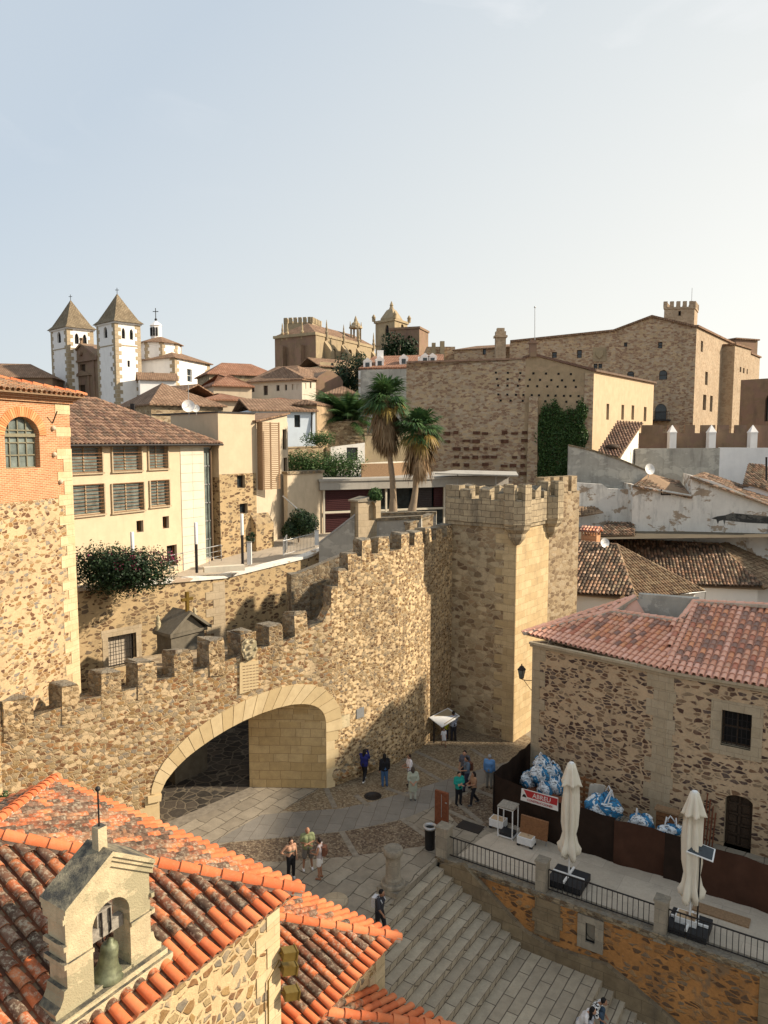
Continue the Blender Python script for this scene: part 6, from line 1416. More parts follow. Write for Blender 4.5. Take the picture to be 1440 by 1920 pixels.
for (ul,uc,ur,Y,ve,va,uap,o0,o1,vmid) in ((181,215,262,120,604,551,218,[(194,613,201,634,.5),(206,661,209,668),(207,688,211,696),(208,716,211,724)],[(228,615,235,635,.5),(243,617,250,637,.5),(239,676,244,688)],647),(95,125,174,128,615,563,131,[(107,622,114,643,.5)],[(140,625,148,645,.5),(155,627,163,647,.5)],653)):
    zt=PY(uc,ve,Y).z; l,c,r,bk=sqtower(wc,ul,uc,ur,ve,Y,4.2,3.2,zt,8,'white',o0,o1,'tower')
    B=MB(); quoinstrip(B,c,10,zt,(l-c),(r-c),.55,1.0,.62,.06); quoinstrip(B,r,10,zt,(c-r),(bk-r),.5,.9,.62,.06); quoinstrip(B,l,10,zt,(bk-l),(c-l),.5,.9,.62,.06)
    zm=PY(uc,vmid,Y).z; B.prism(off([x.to_3d() for x in (l,c,r,bk)],.06),zm,zm+.18); B.obj('quoins',M['dress'],wc)
    B=MB(); B.prism(off([x.to_3d() for x in (l,c,r,bk)],.25),zt-.1,zt+.2); B.obj('cornice',M['white'],wc)
    q=off([x.to_3d() for x in (l,c,r,bk)],.55); ctr=sum(q,Vector())/4; za=PY(uap,va,Y+3).z; B=MB(); n=len(q)
    rings=[]
    for f,zf in ((1,0),(.78,.13),(.4,.55),(.01,1)): rings.append([ctr+(p-ctr)*f+Vector((0,0,zt+.15+(za-zt)*zf)) for p in q])
    for a_,b_ in zip(rings,rings[1:]):
        for i in range(4): B.quad(a_[i],a_[(i+1)%4],b_[(i+1)%4],b_[i])
    B.poly(rings[0][::-1]); B.obj('spire',M['spire'],wc)
    B=MB(); B.tube([ctr+Vector((0,0,za-.2)),ctr+Vector((0,0,za+1.1))],.05,5); B.box(ctr+Vector((0,0,za+.75)),(.3,0,0),(0,.04,0),(0,0,.04)); B.obj('finial_cross',M['iron'],wc)
# stone facade between the towers
l=P2D(129,700,131.5); r=P2D(184,700,124.5); P,Lf,d_,n_=frame2(l,r); zg=PY(150,676,128).z; za=PY(157,648,128).z
B=MB(); wallface(B,l,r,8,zg,[opx(150,683,160,697,l,r),opx(148,722,160,742,l,r)],.4,0,0); B.extr([P(-.2,zg,.15),P(Lf+.2,zg,.15),P(Lf/2,za,.15)],-n_*6); B.obj('facade',M['brownst'],wc)
B=MB(); B.prism([P(-.3,0,.35),P(Lf+.3,0,.35),P(Lf+.3,0),P(-.3,0)],zg-.25,zg+.05)
for s0,s1,z0,z1 in ((-.4,Lf/2,zg,za),(Lf/2,Lf+.4,za,zg)): B.extr([P(s0,z0+.05,.4),P(s1,z1+.05,.4),P(s1,z1+.4,.4),P(s0,z0+.4,.4)],-n_*6.6)
for s in (Lf*.12,Lf*.88,Lf*.3,Lf*.7): B.prism([P(s-.25,0,.2),P(s+.25,0,.2),P(s+.25,0),P(s-.25,0)],8,zg-.3 if s<Lf*.2 or s>Lf*.8 else PY(155,705,128).z)
zp_=PY(155,705,128).z; B.extr([P(Lf*.2,zp_,.35),P(Lf*.8,zp_,.35),P(Lf*.5,zp_+.9,.35)],-n_*.35); B.box(P(Lf/2,za+.7,.1),n_*.2,d_*.2,Vector((0,0,.6))); B.box(P(Lf/2,za+1.1,.1),n_*.12,d_*.45,Vector((0,0,.12)))
B.lathe([(.42,0),(.42,.5)],P(Lf/2,(zg+za)/2-.1,.1),12,ax=n_)
B.obj('pediment_mouldings',M['brownst'],wc)
for o in (opx(150,683,160,697,l,r),opx(148,722,160,742,l,r)): W_=MB(); W_.quad(P(o[0],o[2],-.35),P(o[1],o[2],-.35),P(o[1],o[3],-.35),P(o[0],o[3],-.35)); W_.obj('window_opening',M['wood'],wc)
# nave, transept, drum and lantern
def octdrum(cu,cv,Y,rx,z0,z1,mat,name,rot=math.pi/8,n=8):
    c=PY(cu,cv,Y); B=MB(); q=[Vector((c.x+rx*math.cos(2*math.pi*k/n+rot),c.y+rx*math.sin(2*math.pi*k/n+rot),0)) for k in range(n)]; B.prism(q,z0,z1); B.obj(name,M[mat],wc); return c,q
tr0,tr1,tr2=P2D(246,690,134),P2D(328,690,127),P2D(393,690,138)
zt=PY(328,670,127).z; trb=tr0+(tr2-tr1)
B=MB(); wallface(B,tr0,tr1,8,zt,[opx(281,697,288,712,tr0,tr1)],.3); wallface(B,tr1,tr2,8,zt,[opx(351,692,360,716,tr1,tr2)],.4); wallface(B,tr2,trb,8,zt); wallface(B,trb,tr0,8,zt); B.obj('transept',M['white'],wc)
for pp,qq,o in ((tr0,tr1,opx(281,697,288,712,tr0,tr1)),(tr1,tr2,opx(351,692,360,716,tr1,tr2))): farwin(wc,pp,qq,o,.35,'white_paint','glass',1,2)
B=MB(); quoinstrip(B,tr1,8,zt,(tr0-tr1),(tr2-tr1),.7,1.3,.62,.06); quoinstrip(B,tr2,8,zt,(tr1-tr2),(trb-tr2),.9,1.5,.62,.06); B.obj('quoins',M['dress'],wc)
q=off([Vector((x.x,x.y,zt)) for x in (tr0,tr1,tr2,trb)],.5); ap=sum(q,Vector())/4+Vector((0,0,2.3)); slab(wc,[[q[i],q[(i+1)%4],ap] for i in range(4)],'fartile',.15,'transept_roof')
zd0=PY(298,668,133).z; zd1=PY(298,643,133).z
c,q=octdrum(300,655,135,3.7,zt,zd1,'white','drum'); B=MB()
for k in range(8): p=q[k]; a=(q[k-1]-p); b=(q[(k+1)%8]-p); quoinstrip(B,p,zt,zd1,a,b,.3,.55,.55,.05)
B.obj('quoins',M['dress'],wc)
qq_=[Vector((p.x,p.y,zd1)) for p in off(q,.35)]; top=Vector((c.x,c.y,PY(292,630,135).z)); slab(wc,[[qq_[i],qq_[(i+1)%8],top] for i in range(8)],'fartile',.12,'dome_roof')
cl=Vector((c.x-.6,c.y,0)); z0=PY(292,636,135).z; z1=PY(292,612,135).z; B=MB(); B.lathe([(1.0,z0-1),(1.0,z1),(1.15,z1+.1),(.7,z1+.5),(.2,z1+.9),(.05,z1+1)],(cl.x,cl.y,0),8,0,False); B.obj('lantern',M['white'],wc)
B=MB()
for k in range(4): a=-math.pi*.85+k*.5; B.box((cl.x+.98*math.cos(a),cl.y+.98*math.sin(a),(z0+z1)/2+.1),(.05*math.cos(a),.05*math.sin(a),0),(-.16*math.sin(a),.16*math.cos(a),0),(0,0,.75))
B.obj('window_opening',M['dark'],wc)
B=MB(); B.tube([(cl.x,cl.y,z1+.8),(cl.x,cl.y,z1+3.2)],.07,6); B.box((cl.x,cl.y,z1+2.6),(.5,0,0),(0,.04,0),(0,0,.06)); B.ball((cl.x,cl.y,z1+1.2),.25,0,8); B.obj('finial_cross',M['iron'],wc)
for b_ in [rectP(262,705,118,330,712,120,5)]:
    B=MB(); zl_=PY(290,712,119).z; B.prism(b_,8,zl_); B.obj('side_aisle',M['white'],wc); o=off([Vector((p.x,p.y,zl_)) for p in b_],.4); hip(wc,o[0],o[1],o[2],o[3],zl_+1.3,'fartile',0,0)
# =============== cathedral ===============
sm=thing('cathedral','brown stone cathedral with buttresses, pinnacles and a crenellated turret on the skyline','church',P2D(592,680,150).to_3d()+Vector((0,0,8)))
c=P2D(592,627,150); l=P2D(515,632,156); r=P2D(702,648,172); bk=l+(r-c); zt=PY(592,626,150).z
B=MB(); wallface(B,l,c,8,zt,(),.3,0); wins=[opx(623,654,630,673,c,r,.3),opx(653,655,660,675,c,r,.3),opx(681,663,686,678,c,r,.3)]; wallface(B,c,r,8,zt,wins,.6,1); wallface(B,r,bk,8,zt); wallface(B,bk,l,8,zt); B.poly([(p.x,p.y,zt) for p in (l,c,r,bk)]); B.obj('nave_wall',[M['brownst'],M['tanst']],sm)
for o in wins: farwin(sm,c,r,o,.55,'brownst','glass',2,1)
q=off([Vector((p.x,p.y,zt+.3)) for p in (l,c,r,bk)],.1); hip(sm,q[1],q[2],q[3],q[0],zt+3.2,'fartile',.9,.2)
B=MB(); B.prism(off([x.to_3d() for x in (l,c,r,bk)],.3),zt-.2,zt+.35); B.obj('cornice',M['tanst'],sm); B=MB()
P,Lr,d_,n_=frame2(c,r)
def pinn(p,z,h=3.):
    B=MB(); w=.3; B.lathe([(w,z-1),(w,z+.3),(w*1.3,z+.4),(w*.7,z+.8),(w*.8,z+1.2),(w*.45,z+1.8),(w*.5,z+2),(.03,z+h)],(p.x,p.y,0),6,0,False); B.obj('pinnacle',M['tanst'],sm)
for u_ in (611,643,671,699):
    s=SZ(u_,640,c,r-c)[0]; s=min(s,Lr-.3); B=MB(); B.add([P(s-.7,8,1.6),P(s+.7,8,1.6),P(s+.7,8),P(s-.7,8),P(s-.7,zt-3,1.6),P(s+.7,zt-3,1.6),P(s+.7,zt-1),P(s-.7,zt-1)],[(0,1,5,4),(1,2,6,5),(3,0,4,7),(4,5,6,7)]); B.obj('buttress',M['tanst'],sm); pinn(P(s,0,.2),zt+.3)
P2_,Ll,dl2,nl2=frame2(l,c)
for s in (Ll*.18,Ll*.3,Ll*.66): pinn(P2_(s,0,-.2),zt+.3,2.6)
for s in (Ll*.22,Ll*.66): B=MB(); B.prism([P2_(s-.8,0,1.2),P2_(s+.8,0,1.2),P2_(s+.8,0),P2_(s-.8,0)],8,zt-2); B.obj('buttress',M['brownst'],sm)
cc=PY(568,612,166); zb=PY(568,623,166).z; zt2=PY(568,610,166).z; B=MB(); w=4.6; ang=.55
sq=[Vector((cc.x+w*math.cos(ang+k*math.pi/2),cc.y+w*math.sin(ang+k*math.pi/2),0)) for k in range(4)]; B.prism(sq,zb-6,zt2)
for i in range(4):
    a,b=sq[i],sq[(i+1)%4]; d=(b-a).normalized(); n=Vector((d.y,-d.x,0)); L_=(b-a).length
    for k in range(6): s=L_*(k+.1)/6; B.prism([a+d*s+n*.1,a+d*(s+L_/9)+n*.1,a+d*(s+L_/9)-n*.4,a+d*s-n*.4],zt2,zt2+1.2)
B.obj('crenellated_turret',M['tanst'],sm)
cc=P2D(667,625,168); z0=PY(667,634,168).z; z1=PY(667,616,168).z; B=MB()
for k in range(4): a=.4+k*math.pi/2; B.prism([(cc.x+1.1*math.cos(a)+x,cc.y+1.1*math.sin(a)+y) for x,y in ((-.2,-.2),(.2,-.2),(.2,.2),(-.2,.2))],z0-2,z1)
B.lathe([(1.5,z1),(1.5,z1+.3),(1.0,z1+.7),(.9,z1+1.1),(.4,z1+1.5),(.35,z1+2.),(.03,z1+2.8)],(cc.x,cc.y,0),8,0,False)
for k in range(4): a=.4+k*math.pi/2; B.lathe([(.2,z1+.3),(.05,z1+1.5)],(cc.x+1.3*math.cos(a),cc.y+1.3*math.sin(a),0),5)
B.obj('open_lantern',M['tanst'],sm)
# bell tower
bt=thing('stone_bell_tower','square stone bell tower with corner pinnacles beside a dark stone block','tower',P2D(740,640,150).to_3d()+Vector((0,0,8)))
zt=PY(740,600,150).z; l,c,r,bk=sqtower(bt,704,740,764,600,150,4,5,zt,8,'tanst',[(722,609,729,629,.5)],[(752,608,757,616,.5)])
B=MB(); q=off([x.to_3d() for x in (l,c,r,bk)],.25); B.prism(q,zt-.1,zt+.35); B.prism(off([x.to_3d() for x in (l,c,r,bk)],.1),PY(740,645,150).z,PY(740,645,150).z+.3)
for p in q: B.lathe([(.35,zt+.3),(.35,zt+1.),(.45,zt+1.1),(.1,zt+1.7)],(p.x,p.y,0),8)
ctr=sum(q,Vector())/4; q2=[ctr+(p-ctr)*.62 for p in q]; zc=PY(733,577,153).z
for f0,f1,z0,z1 in ((1,1,zt+.3,zt+.9),(1,.45,zt+.9,zc-.3),(.45,.22,zc-.3,zc)): 
    a=[ctr+(p-ctr)*f0+Vector((0,0,z0)) for p in q2]; b=[ctr+(p-ctr)*f1+Vector((0,0,z1)) for p in q2]
    for i in range(4): B.quad(a[i],a[(i+1)%4],b[(i+1)%4],b[i])
B.lathe([(.5,zc),(.3,zc+.6),(.4,zc+.7),(.03,zc+1.6)],(ctr.x,ctr.y,0),6,0,False); B.obj('upper_stage',M['tanst'],bt)
c1=thing('dark_stone_block','dark brown stone block house leaning against the bell tower','building',P2D(785,640,142).to_3d()+Vector((0,0,8)))
zt=PY(785,616,142).z; l,c,r,bk=sqtower(c1,731,786,803,640,142,2,6,zt,8,'brownst',[(765,629,769,634)],[]); slab(c1,[[Vector((p.x,p.y,zt+.4)) for p in off([x.to_3d() for x in (l,c,r,bk)],.2)]],'brownst',.4,'roof_edge')
bush('creeper',PY(750,655,140.5),3.4,2600,.3,'leafd','dark creeper climbing the front of the brown block by the bell tower','creeper',(1.1,.3,.9),seed=50,lobes=9)
house('town_house','small gabled stone chapel with an arched window below the cathedral buttresses',600,130,664,134,686,8,10,'tanst',[(620,680,626,692,.4)],'fartile',1.8,(0,0))
# =============== tall wall building and its neighbours ===============
a=P2D(676,700,84); b=P2D(1112,760,78); P,Lw,d_,n_=frame2(a,b)
tb=thing('tall_wall_building','tall windowless rubble wall with brick scars and a sunlit tan end with slit windows','building',b.to_3d()+Vector((0,0,8)))
s1=SZ(762,690,a,b-a)[0]; s2=SZ(985,700,a,b-a)[0]; zA_=PY(720,692,83).z; zB_=SZ(800,680,a,b-a)[1]; zC_=SZ(985,674,a,b-a)[1]; zD=SZ(1030,672,a,b-a)[1]; zE=SZ(1110,697,a,b-a)[1]; s3=SZ(1000,668,a,b-a)[0]
B=MB()
def face(pts,m,o=0.): B.poly([P(s,z,o) for s,z in pts],m)
zmid=SZ(900,795,a,b-a)[1]
face([(0,6),(s1,6),(s1,zA_),(0,zA_)],2); face([(s1,6),(s2,6),(s2,zmid),(s1,zmid)],0); face([(s1,zmid),(s2,zmid),(s2,zC_),(s1,zB_)],0); face([(s2,6),(Lw,6),(Lw,zE),(s3+.2,SZ(1000,668,a,b-a)[1]),(s2,zC_)],1)
r=P2D(1224,780,97); P4,L4,d4,n4=frame2(b,r)
wins=[opx(1137,757,1142,787,b,r),opx(1165,759,1170,787,b,r),opx(1184,760,1189,787,b,r),opx(1207,763,1212,790,b,r)]
zF=SZ(1221,718,b,r-b)[1]
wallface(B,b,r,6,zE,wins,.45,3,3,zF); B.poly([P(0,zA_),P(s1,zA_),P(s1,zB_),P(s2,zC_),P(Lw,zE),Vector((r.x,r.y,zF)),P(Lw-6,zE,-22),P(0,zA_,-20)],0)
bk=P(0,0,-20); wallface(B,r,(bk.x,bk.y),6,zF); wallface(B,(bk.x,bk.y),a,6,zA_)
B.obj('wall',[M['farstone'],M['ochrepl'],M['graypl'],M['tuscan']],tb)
for o in wins: farwin(tb,b,r,o,.4,'wood','dark',1,1)
B=MB() # roof edges
B.extr([P(s2-.3,zC_+.05,.15),P(s3,SZ(1000,666,a,b-a)[1],.15),P(Lw+.1,zE+.05,.15),P(Lw+.1,zE+.3,.15),P(s3,SZ(1000,664,a,b-a)[1]+.1,.15),P(s2-.3,zC_+.3,.15)],-n_*1.); B.extr([P4(-.1,zE+.02,.3),P4(L4+.2,zF+.02,.3),P4(L4+.2,zF+.22,.3),P4(-.1,zE+.22,.3)],-n4*2); B.extr([P(s1,zB_,.1),P(s2,zC_,.1),P(s2,zC_+.2,.1),P(s1,zB_+.2,.1)],-n_*.6)
B.obj('coping_tiles',M['browntile'],tb)
B=MB() # brick scars of vanished floors, and putlog holes
for i in range(9):
    for k in range(6):
        s=SZ(838+i*18,850,a,b-a)[0]+R.uniform(-.1,.1); z=SZ(900,812+k*15,a,b-a)[1]+R.uniform(-.08,.08)
        if R.random()<.85: B.box(P(s,z,.03),d_*R.uniform(.22,.42),n_*.1,Vector((0,0,R.uniform(.12,.2))))
B.obj('brick_scars',plain('scar_brick',(.17,.085,.055),.95,0,.1,.3,3.),tb)
B=MB()
for k,(v,n) in enumerate(((700,7),(712,8),(724,9),(741,11),(752,8))):
    for i in range(n):
        u_=930+k*2+ (1095-930)*i/n+R.uniform(-2,2)
        if u_>1092: continue
        s,z=SZ(u_,v+(u_-1000)*.02,a,b-a); B.box(P(s,z,.0),d_*.11,n_*.03,Vector((0,0,.11)))
B.obj('putlog_holes',M['dark'],tb)
B=MB(); s0=SZ(988,800,a,b-a)[0]; B.extr([P(s0,6,.5),P(s0+1.25,6,.5),P(s0+1.1,SZ(990,745,a,b-a)[1],.5),P(s0+.2,SZ(990,743,a,b-a)[1],.5)],-n_*.5); B.extr([P(Lw-1.1,6,.12),P(Lw,6,.12),P(Lw,zE-.2,.12),P(Lw-.9,zE-.1,.12)],-n_*.12); B.obj('buttress',M['farstone'],tb)
c=PY(999,655,79.5); B=MB(); B.box(c-Vector((0,0,.1)),(.35,0,0),(0,.3,0),(0,0,.7)); B.box(c+Vector((0,0,.65)),(.5,0,0),(0,.4,0),(0,0,.08)); B.box(c+Vector((0,0,.85)),(.3,0,0),(0,.25,0),(0,0,.12)); B.obj('chimney',M['brownst'],tb)
# ivy on the wall
iv=thing('ivy','dark green ivy covering the foot of the tall ochre wall between buttress and corner','ivy',P(Lw-4,9,.3)); B=MB(); rr=random.Random(4)
ia=P(Lw-.9-.0,0).xy; 
def ivtop(f): return 764+9*math.sin(f*11+1)+5*math.sin(f*27)+(22*(1-f/.2) if f<.2 else 0)
for _ in range(12000):
    f=rr.random(); u_=lerp(1000,1103,f); vt_=ivtop(f)+rr.gauss(0,4); v_=rr.uniform(vt_,895)
    if f<.06+.05*math.sin(v_*.09) or f>.97+.04*math.sin(v_*.13+2): continue
    s,z=SZ(u_,v_,a,b-a); o=abs(rr.gauss(.25,.15)); c=P(s,z,o); x=Vector((rr.gauss(0,1),rr.gauss(0,1),rr.gauss(0,1))).normalized(); y=(n_+Vector((rr.gauss(0,.6),rr.gauss(0,.6),rr.gauss(0,.6)))).normalized().cross(x).normalized(); q_=rr.uniform(.07,.15); B.add([c-x*q_,c+y*q_*.6,c+x*q_,c-y*q_*.6],[(0,1,2,3)])
B.obj('leaves',M['leaf'],iv)
# dormered roof above its left end
dr=thing('dormer_house','low house with a red tiled roof and small white dormers behind the tall wall','house',PY(750,690,92)); q=[PY(672,690,90),PY(832,686,88),PY(832,664,98),PY(700,668,98)]
slab(dr,[q],'farred',.2); B=MB(); B.prism([xy(q[0]),xy(q[1]),xy(q[2]),xy(q[3])],8,q[0].z-.3); B.obj('wall',M['patchy'],dr)
for u,v,Y in ((689,683,90.5),(712,680,91),(757,676,91),(797,674,91),(811,674,91)):
    c=PY(u,v,Y); B=MB(); B.cb(c.x-.5,c.x+.5,c.y,c.y+2.5,c.z-.6,c.z+.35,0); B.extr([(c.x-.6,c.y-.02,c.z+.35),(c.x+.6,c.y-.02,c.z+.35),(c.x,c.y-.02,c.z+.8)],(0,2.5,0),0); B.cb(c.x-.25,c.x+.25,c.y-.03,c.y+.01,c.z-.4,c.z+.2,1); B.obj('dormer',[M['white'],M['glass']],dr)
for u,v,h in ((713,668,1.4),(790,680,1.4)): c=PY(u,v,93); B=MB(); B.cb(c.x-.4,c.x+.4,c.y-.3,c.y+.3,c.z-1,c.z+h*.5); B.obj('chimney',M['white'],dr)
# =============== palace ===============
pa_=thing('palace','big brown stone palace with a low gable, scattered windows and sunlit side','palace',P2D(1303,700,104).to_3d()+Vector((0,0,8)))
a=P2D(955,700,112); b=P2D(1303,700,104); r=P2D(1374,700,124); P,Lp_,d_,n_=frame2(a,b)
def Z_(u,v): return SZ(u,v,a,b-a)
tp=[Z_(957,642),Z_(1150,622),Z_(1222,595),Z_(1303,614)]
zl=min(t[1] for t in tp)
fw=[(1035,660,1044,671),(1082,656,1091,671),(1170,642,1176,650),(1234,641,1242,653),(1176,696,1189,707,.4),(1236,694,1251,712,.3),(1228,757,1250,787,.4),(1113,682,1120,691),(1122,682,1129,691)]
fo=[opx(*w[:4],a,b,*w[4:]) for w in fw]
B=MB(); wallface(B,a,b,6,zl,fo,.5,0,1); B.poly([P(tp[0][0],zl),P(Lp_,zl)]+[P(s,z) for s,z in tp[::-1]][0:4] if tp[0][1]>zl+.01 else [P(tp[0][0],zl),P(Lp_,zl),P(Lp_,tp[3][1]),P(*tp[2]),P(*tp[1])],0)
so_=[opx(1314,639,1318,660,b,r),opx(1322,697,1327,722,b,r),opx(1318,740,1324,769,b,r),opx(1331,742,1336,772,b,r)]
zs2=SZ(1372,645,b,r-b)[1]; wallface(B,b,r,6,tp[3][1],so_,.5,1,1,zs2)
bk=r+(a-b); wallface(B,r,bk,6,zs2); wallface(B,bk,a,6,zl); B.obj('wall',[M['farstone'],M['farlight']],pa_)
for o in fo: farwin(pa_,a,b,o,.42,'wood','glass',1,2)
for o in so_: farwin(pa_,b,r,o,.42,'wood','glass',1,2)
B=MB()
for (s0,z0),(s1,z1) in zip(tp,tp[1:]): B.extr([P(s0,z0+.02,.3),P(s1,z1+.02,.3),P(s1,z1+.3,.3),P(s0,z0+.3,.3)],-n_*1.2)
P4,L4,_,n4=frame2(b,r); B.extr([P4(-.3,tp[3][1]+.02,.3),P4(L4,zs2+.02,.3),P4(L4,zs2+.3,.3),P4(-.3,tp[3][1]+.3,.3)],-n4*1.2)
B.add([P(*tp[0]),P(*tp[1]),P(tp[1][0]+2,tp[1][1]+1.2,-8),P(tp[0][0]+3,tp[0][1]+1.4,-8)],[(0,1,2,3)]); B.add([P(*tp[2],0),P(Lp_,tp[3][1]),Vector((r.x,r.y,zs2)),P(tp[2][0]+6,tp[2][1]-1,-18)],[(0,1,2,3)]); B.add([P(*tp[1]),P(*tp[2]),P(tp[2][0]+6,tp[2][1]-1,-18),P(tp[1][0]+2,tp[1][1]-1.2,-18)],[(0,1,2,3)])
B.obj('roof',M['fartile'],pa_)
o=opx(1112,652,1137,678,a,b); B=MB(); B.extr([P(o[0],o[2],.1),P(o[1],o[2],.1),P(o[1],o[3],.1),P(o[0],o[3],.1)],-n_*.1); sc_=((o[0]+o[1])/2,(o[2]+o[3])/2); B.extr([P(sc_[0]+x,sc_[1]+z,.3) for x,z in ((-.5,.6),(.5,.6),(.5,-.1),(0,-.6),(-.5,-.1))],-n_*.2); B.obj('carved_shield_panel',M['tanst'],pa_)
bo=fo[6]; B=MB(); B.box(P((bo[0]+bo[1])/2,bo[2]-.1,.5),d_*1.3,n_*.5,Vector((0,0,.1))); bars(B,P,bo[0]-.3,bo[1]+.3,bo[2],bo[2]+1.1,.95,10,1,.04); B.obj('balcony',M['iron'],pa_)
pt=thing('palace_tower','slim crenellated stone tower rising behind the palace gable','tower',P2D(1276,590,116).to_3d()+Vector((0,0,20)))
zt=PY(1276,575,116).z; l,c,r2,bk2=sqtower(pt,1245,1302,1308,590,116,0.4,3.5,zt,18,'farlight',[(1272,583,1277,592)],[]); B=MB()
q=off([x.to_3d() for x in (l,c,r2,bk2)],.12); B.prism(q,zt-.3,zt)
for i in range(4):
    a_,b_=q[i],q[(i+1)%4]; d=(b_-a_).normalized(); n=Vector((d.y,-d.x,0)); L_=(b_-a_).length; k=max(2,round(L_/1.0))
    for j in range(k): s=L_*(j+.08)/k; B.prism([a_+d*s,a_+d*(s+L_/k*.55),a_+d*(s+L_/k*.55)-n*.4,a_+d*s-n*.4],zt,zt+.85)
B.obj('merlons',M['farlight'],pt)
c=PY(1297,562,118); B=MB(); B.tube([c-Vector((0,0,2)),c+Vector((0,0,1.8))],.04,5); solo('antenna_mast',M['steel'],B,c,'thin antenna on the crenellated palace tower','antenna')
c=PY(1003,640,105); B=MB(); B.tube([c-Vector((0,0,1)),PY(1003,575,105)],.05,5); B.ball(PY(1003,576,105),.15,0,6); solo('flag_pole',M['steel'],B,c,'thin pole standing at the left end of the palace roof','pole')
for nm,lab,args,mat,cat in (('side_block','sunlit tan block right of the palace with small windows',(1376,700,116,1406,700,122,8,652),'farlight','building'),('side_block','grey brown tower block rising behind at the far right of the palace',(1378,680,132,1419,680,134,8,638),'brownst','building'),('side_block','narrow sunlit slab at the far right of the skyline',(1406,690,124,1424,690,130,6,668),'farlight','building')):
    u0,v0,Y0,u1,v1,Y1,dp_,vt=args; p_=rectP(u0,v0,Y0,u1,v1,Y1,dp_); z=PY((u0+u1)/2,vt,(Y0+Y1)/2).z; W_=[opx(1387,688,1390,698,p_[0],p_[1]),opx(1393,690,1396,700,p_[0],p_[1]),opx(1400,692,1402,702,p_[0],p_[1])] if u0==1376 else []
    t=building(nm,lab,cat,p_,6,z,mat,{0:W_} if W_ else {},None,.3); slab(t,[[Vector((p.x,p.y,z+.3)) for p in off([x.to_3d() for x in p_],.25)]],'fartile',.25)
p_=rectP(1388,740,92,1470,740,88,6); t=building('low_wall_house','low brown rendered wall house with an arched doorway at the right edge',  'building',p_,6,PY(1420,710,90).z,'brownst',{0:[opx(1434,740,1448,790,p_[0],p_[1],.3)]},None,.4)
# buildings left of the palace
house('long_house','long low stone house with a chimney left of the palace',852,118,962,114,650,9,8,'farstone',[(905,652,911,665,.4)],'fartile',1.,(.5,.2),.3)
p_=rectP(800,690,120,853,690,120,8); t=building('stone_block','plain stone block with two slender chimneys behind the tall wall','building',p_,8,PY(820,650,120).z,'farstone')
for u,vt,w in ((829,640,.35),(813,643,.3)): c=PY(u,660,119.5); B=MB(); B.cb(c.x-w,c.x+w,c.y-w,c.y+w,c.z-2,PY(u,vt,119.5).z); B.obj('chimney',M['tanst'],t)
c=PY(938,650,113); t=thing('chimney','big square stone chimney on the long house left of the palace','chimney',c); B=MB(); z1=PY(938,622,113).z; B.cb(c.x-.75,c.x+.75,c.y-.6,c.y+.6,c.z-2,z1); B.cb(c.x-.95,c.x+.95,c.y-.8,c.y+.8,z1-.9,z1-.6); B.obj('stack',M['farlight'],t); B=MB(); B.cb(c.x-.55,c.x+.55,c.y-.45,c.y+.45,z1,z1+.5); B.obj('cap',M['farlight'],t)
# =============== right-hand middle distance ===============
def facewall(name,label,cat,pts,Y,mat,th=.5,z0=None,mats2=None):
    """upright wall at depth Y(left)..Y(right) whose top outline follows the given points"""
    Y0,Y1=Y; u0,u1=pts[0][0],pts[-1][0]; a=P2D(u0,pts[0][1],Y0); b=P2D(u1,pts[-1][1],Y1); P,L_,d,n=frame2(a,b); t=thing(name,label,cat,(a.x,a.y,z0 or 4)); B=MB()
    tp=[SZ(u,v,a,b-a) for u,v in pts]; tp[0]=(0,tp[0][1]); tp[-1]=(L_,tp[-1][1]); B.extr([P(0,z0 or 4),P(L_,z0 or 4)]+[P(s,z) for s,z in tp[::-1]],-n*th); B.obj('wall',M[mat],t); return t,P,L_,d,n,a,b,tp
t,P,L_,d,n,a,b,tp=facewall('battlement_wall','brown battlemented wall with white pinnacled pillars in front of the palace','wall',[(1196,812),(1470,812)],(80,77),'brownst',.5)
B=MB()
for u0,u1 in ((1203,1243),(1252,1275),(1284,1303),(1314,1341),(1346,1367),(1378,1400),(1412,1450)): s0=SZ(u0,805,a,b-a)[0]; s1=SZ(u1,805,a,b-a)[0]; z=SZ(u0,797,a,b-a)[1]; B=MB(); B.extr([P(s0,tp[0][1]-.1,.004),P(s1,tp[0][1]-.1,.004),P(s1,z,.004),P(s0,z,.004)],-n*.49); B.obj('merlon',M['brownst'],t)
for u in (1258,1331,1408):
    s=SZ(u,830,a,b-a)[0]; z0=SZ(u,840,a,b-a)[1]; z1=SZ(u,812,a,b-a)[1]; z2=SZ(u,797,a,b-a)[1]; c=P(s,0,.45); B=MB(); w=.36; B.prism([c+Vector(x) for x in ((-w,-w,0),(w,-w,0),(w,w,0),(-w,w,0))],z0-1,z1); B.lathe([(w*1.55,z1),(w*1.55,z1+.1),(.03,z2)],(c.x,c.y,0),4,0,False,rot=math.pi/4); B.obj('pinnacled_pillar',M['white'],t)
t,P,L_,d,n,a,b,tp=facewall('grey_wall','stained grey rendered wall below the battlemented wall','wall',[(1192,841),(1350,840)],(76,75),'graypl',.6)
t,P,L_,d,n,a,b,tp=facewall('white_wall','clean white wall below the battlements at the right edge','wall',[(1350,839),(1470,840)],(75,74),'white',.6)
t,P,L_,d,n,a,b,tp=facewall('sloping_grey_wall','grey rendered wall with a blackened sloping top in front of the ivy','wall',[(1066,836),(1108,845),(1160,862),(1213,884)],(71,70),'graypl',.5)
B=MB(); 
for (s0,z0),(s1,z1) in zip(tp,tp[1:]): B.extr([P(s0,z0-.02,.06),P(s1,z1-.02,.06),P(s1,z1+.16,.06),P(s0,z0+.16,.06)],-n*.62)
B.obj('coping',M['merlon'],t)
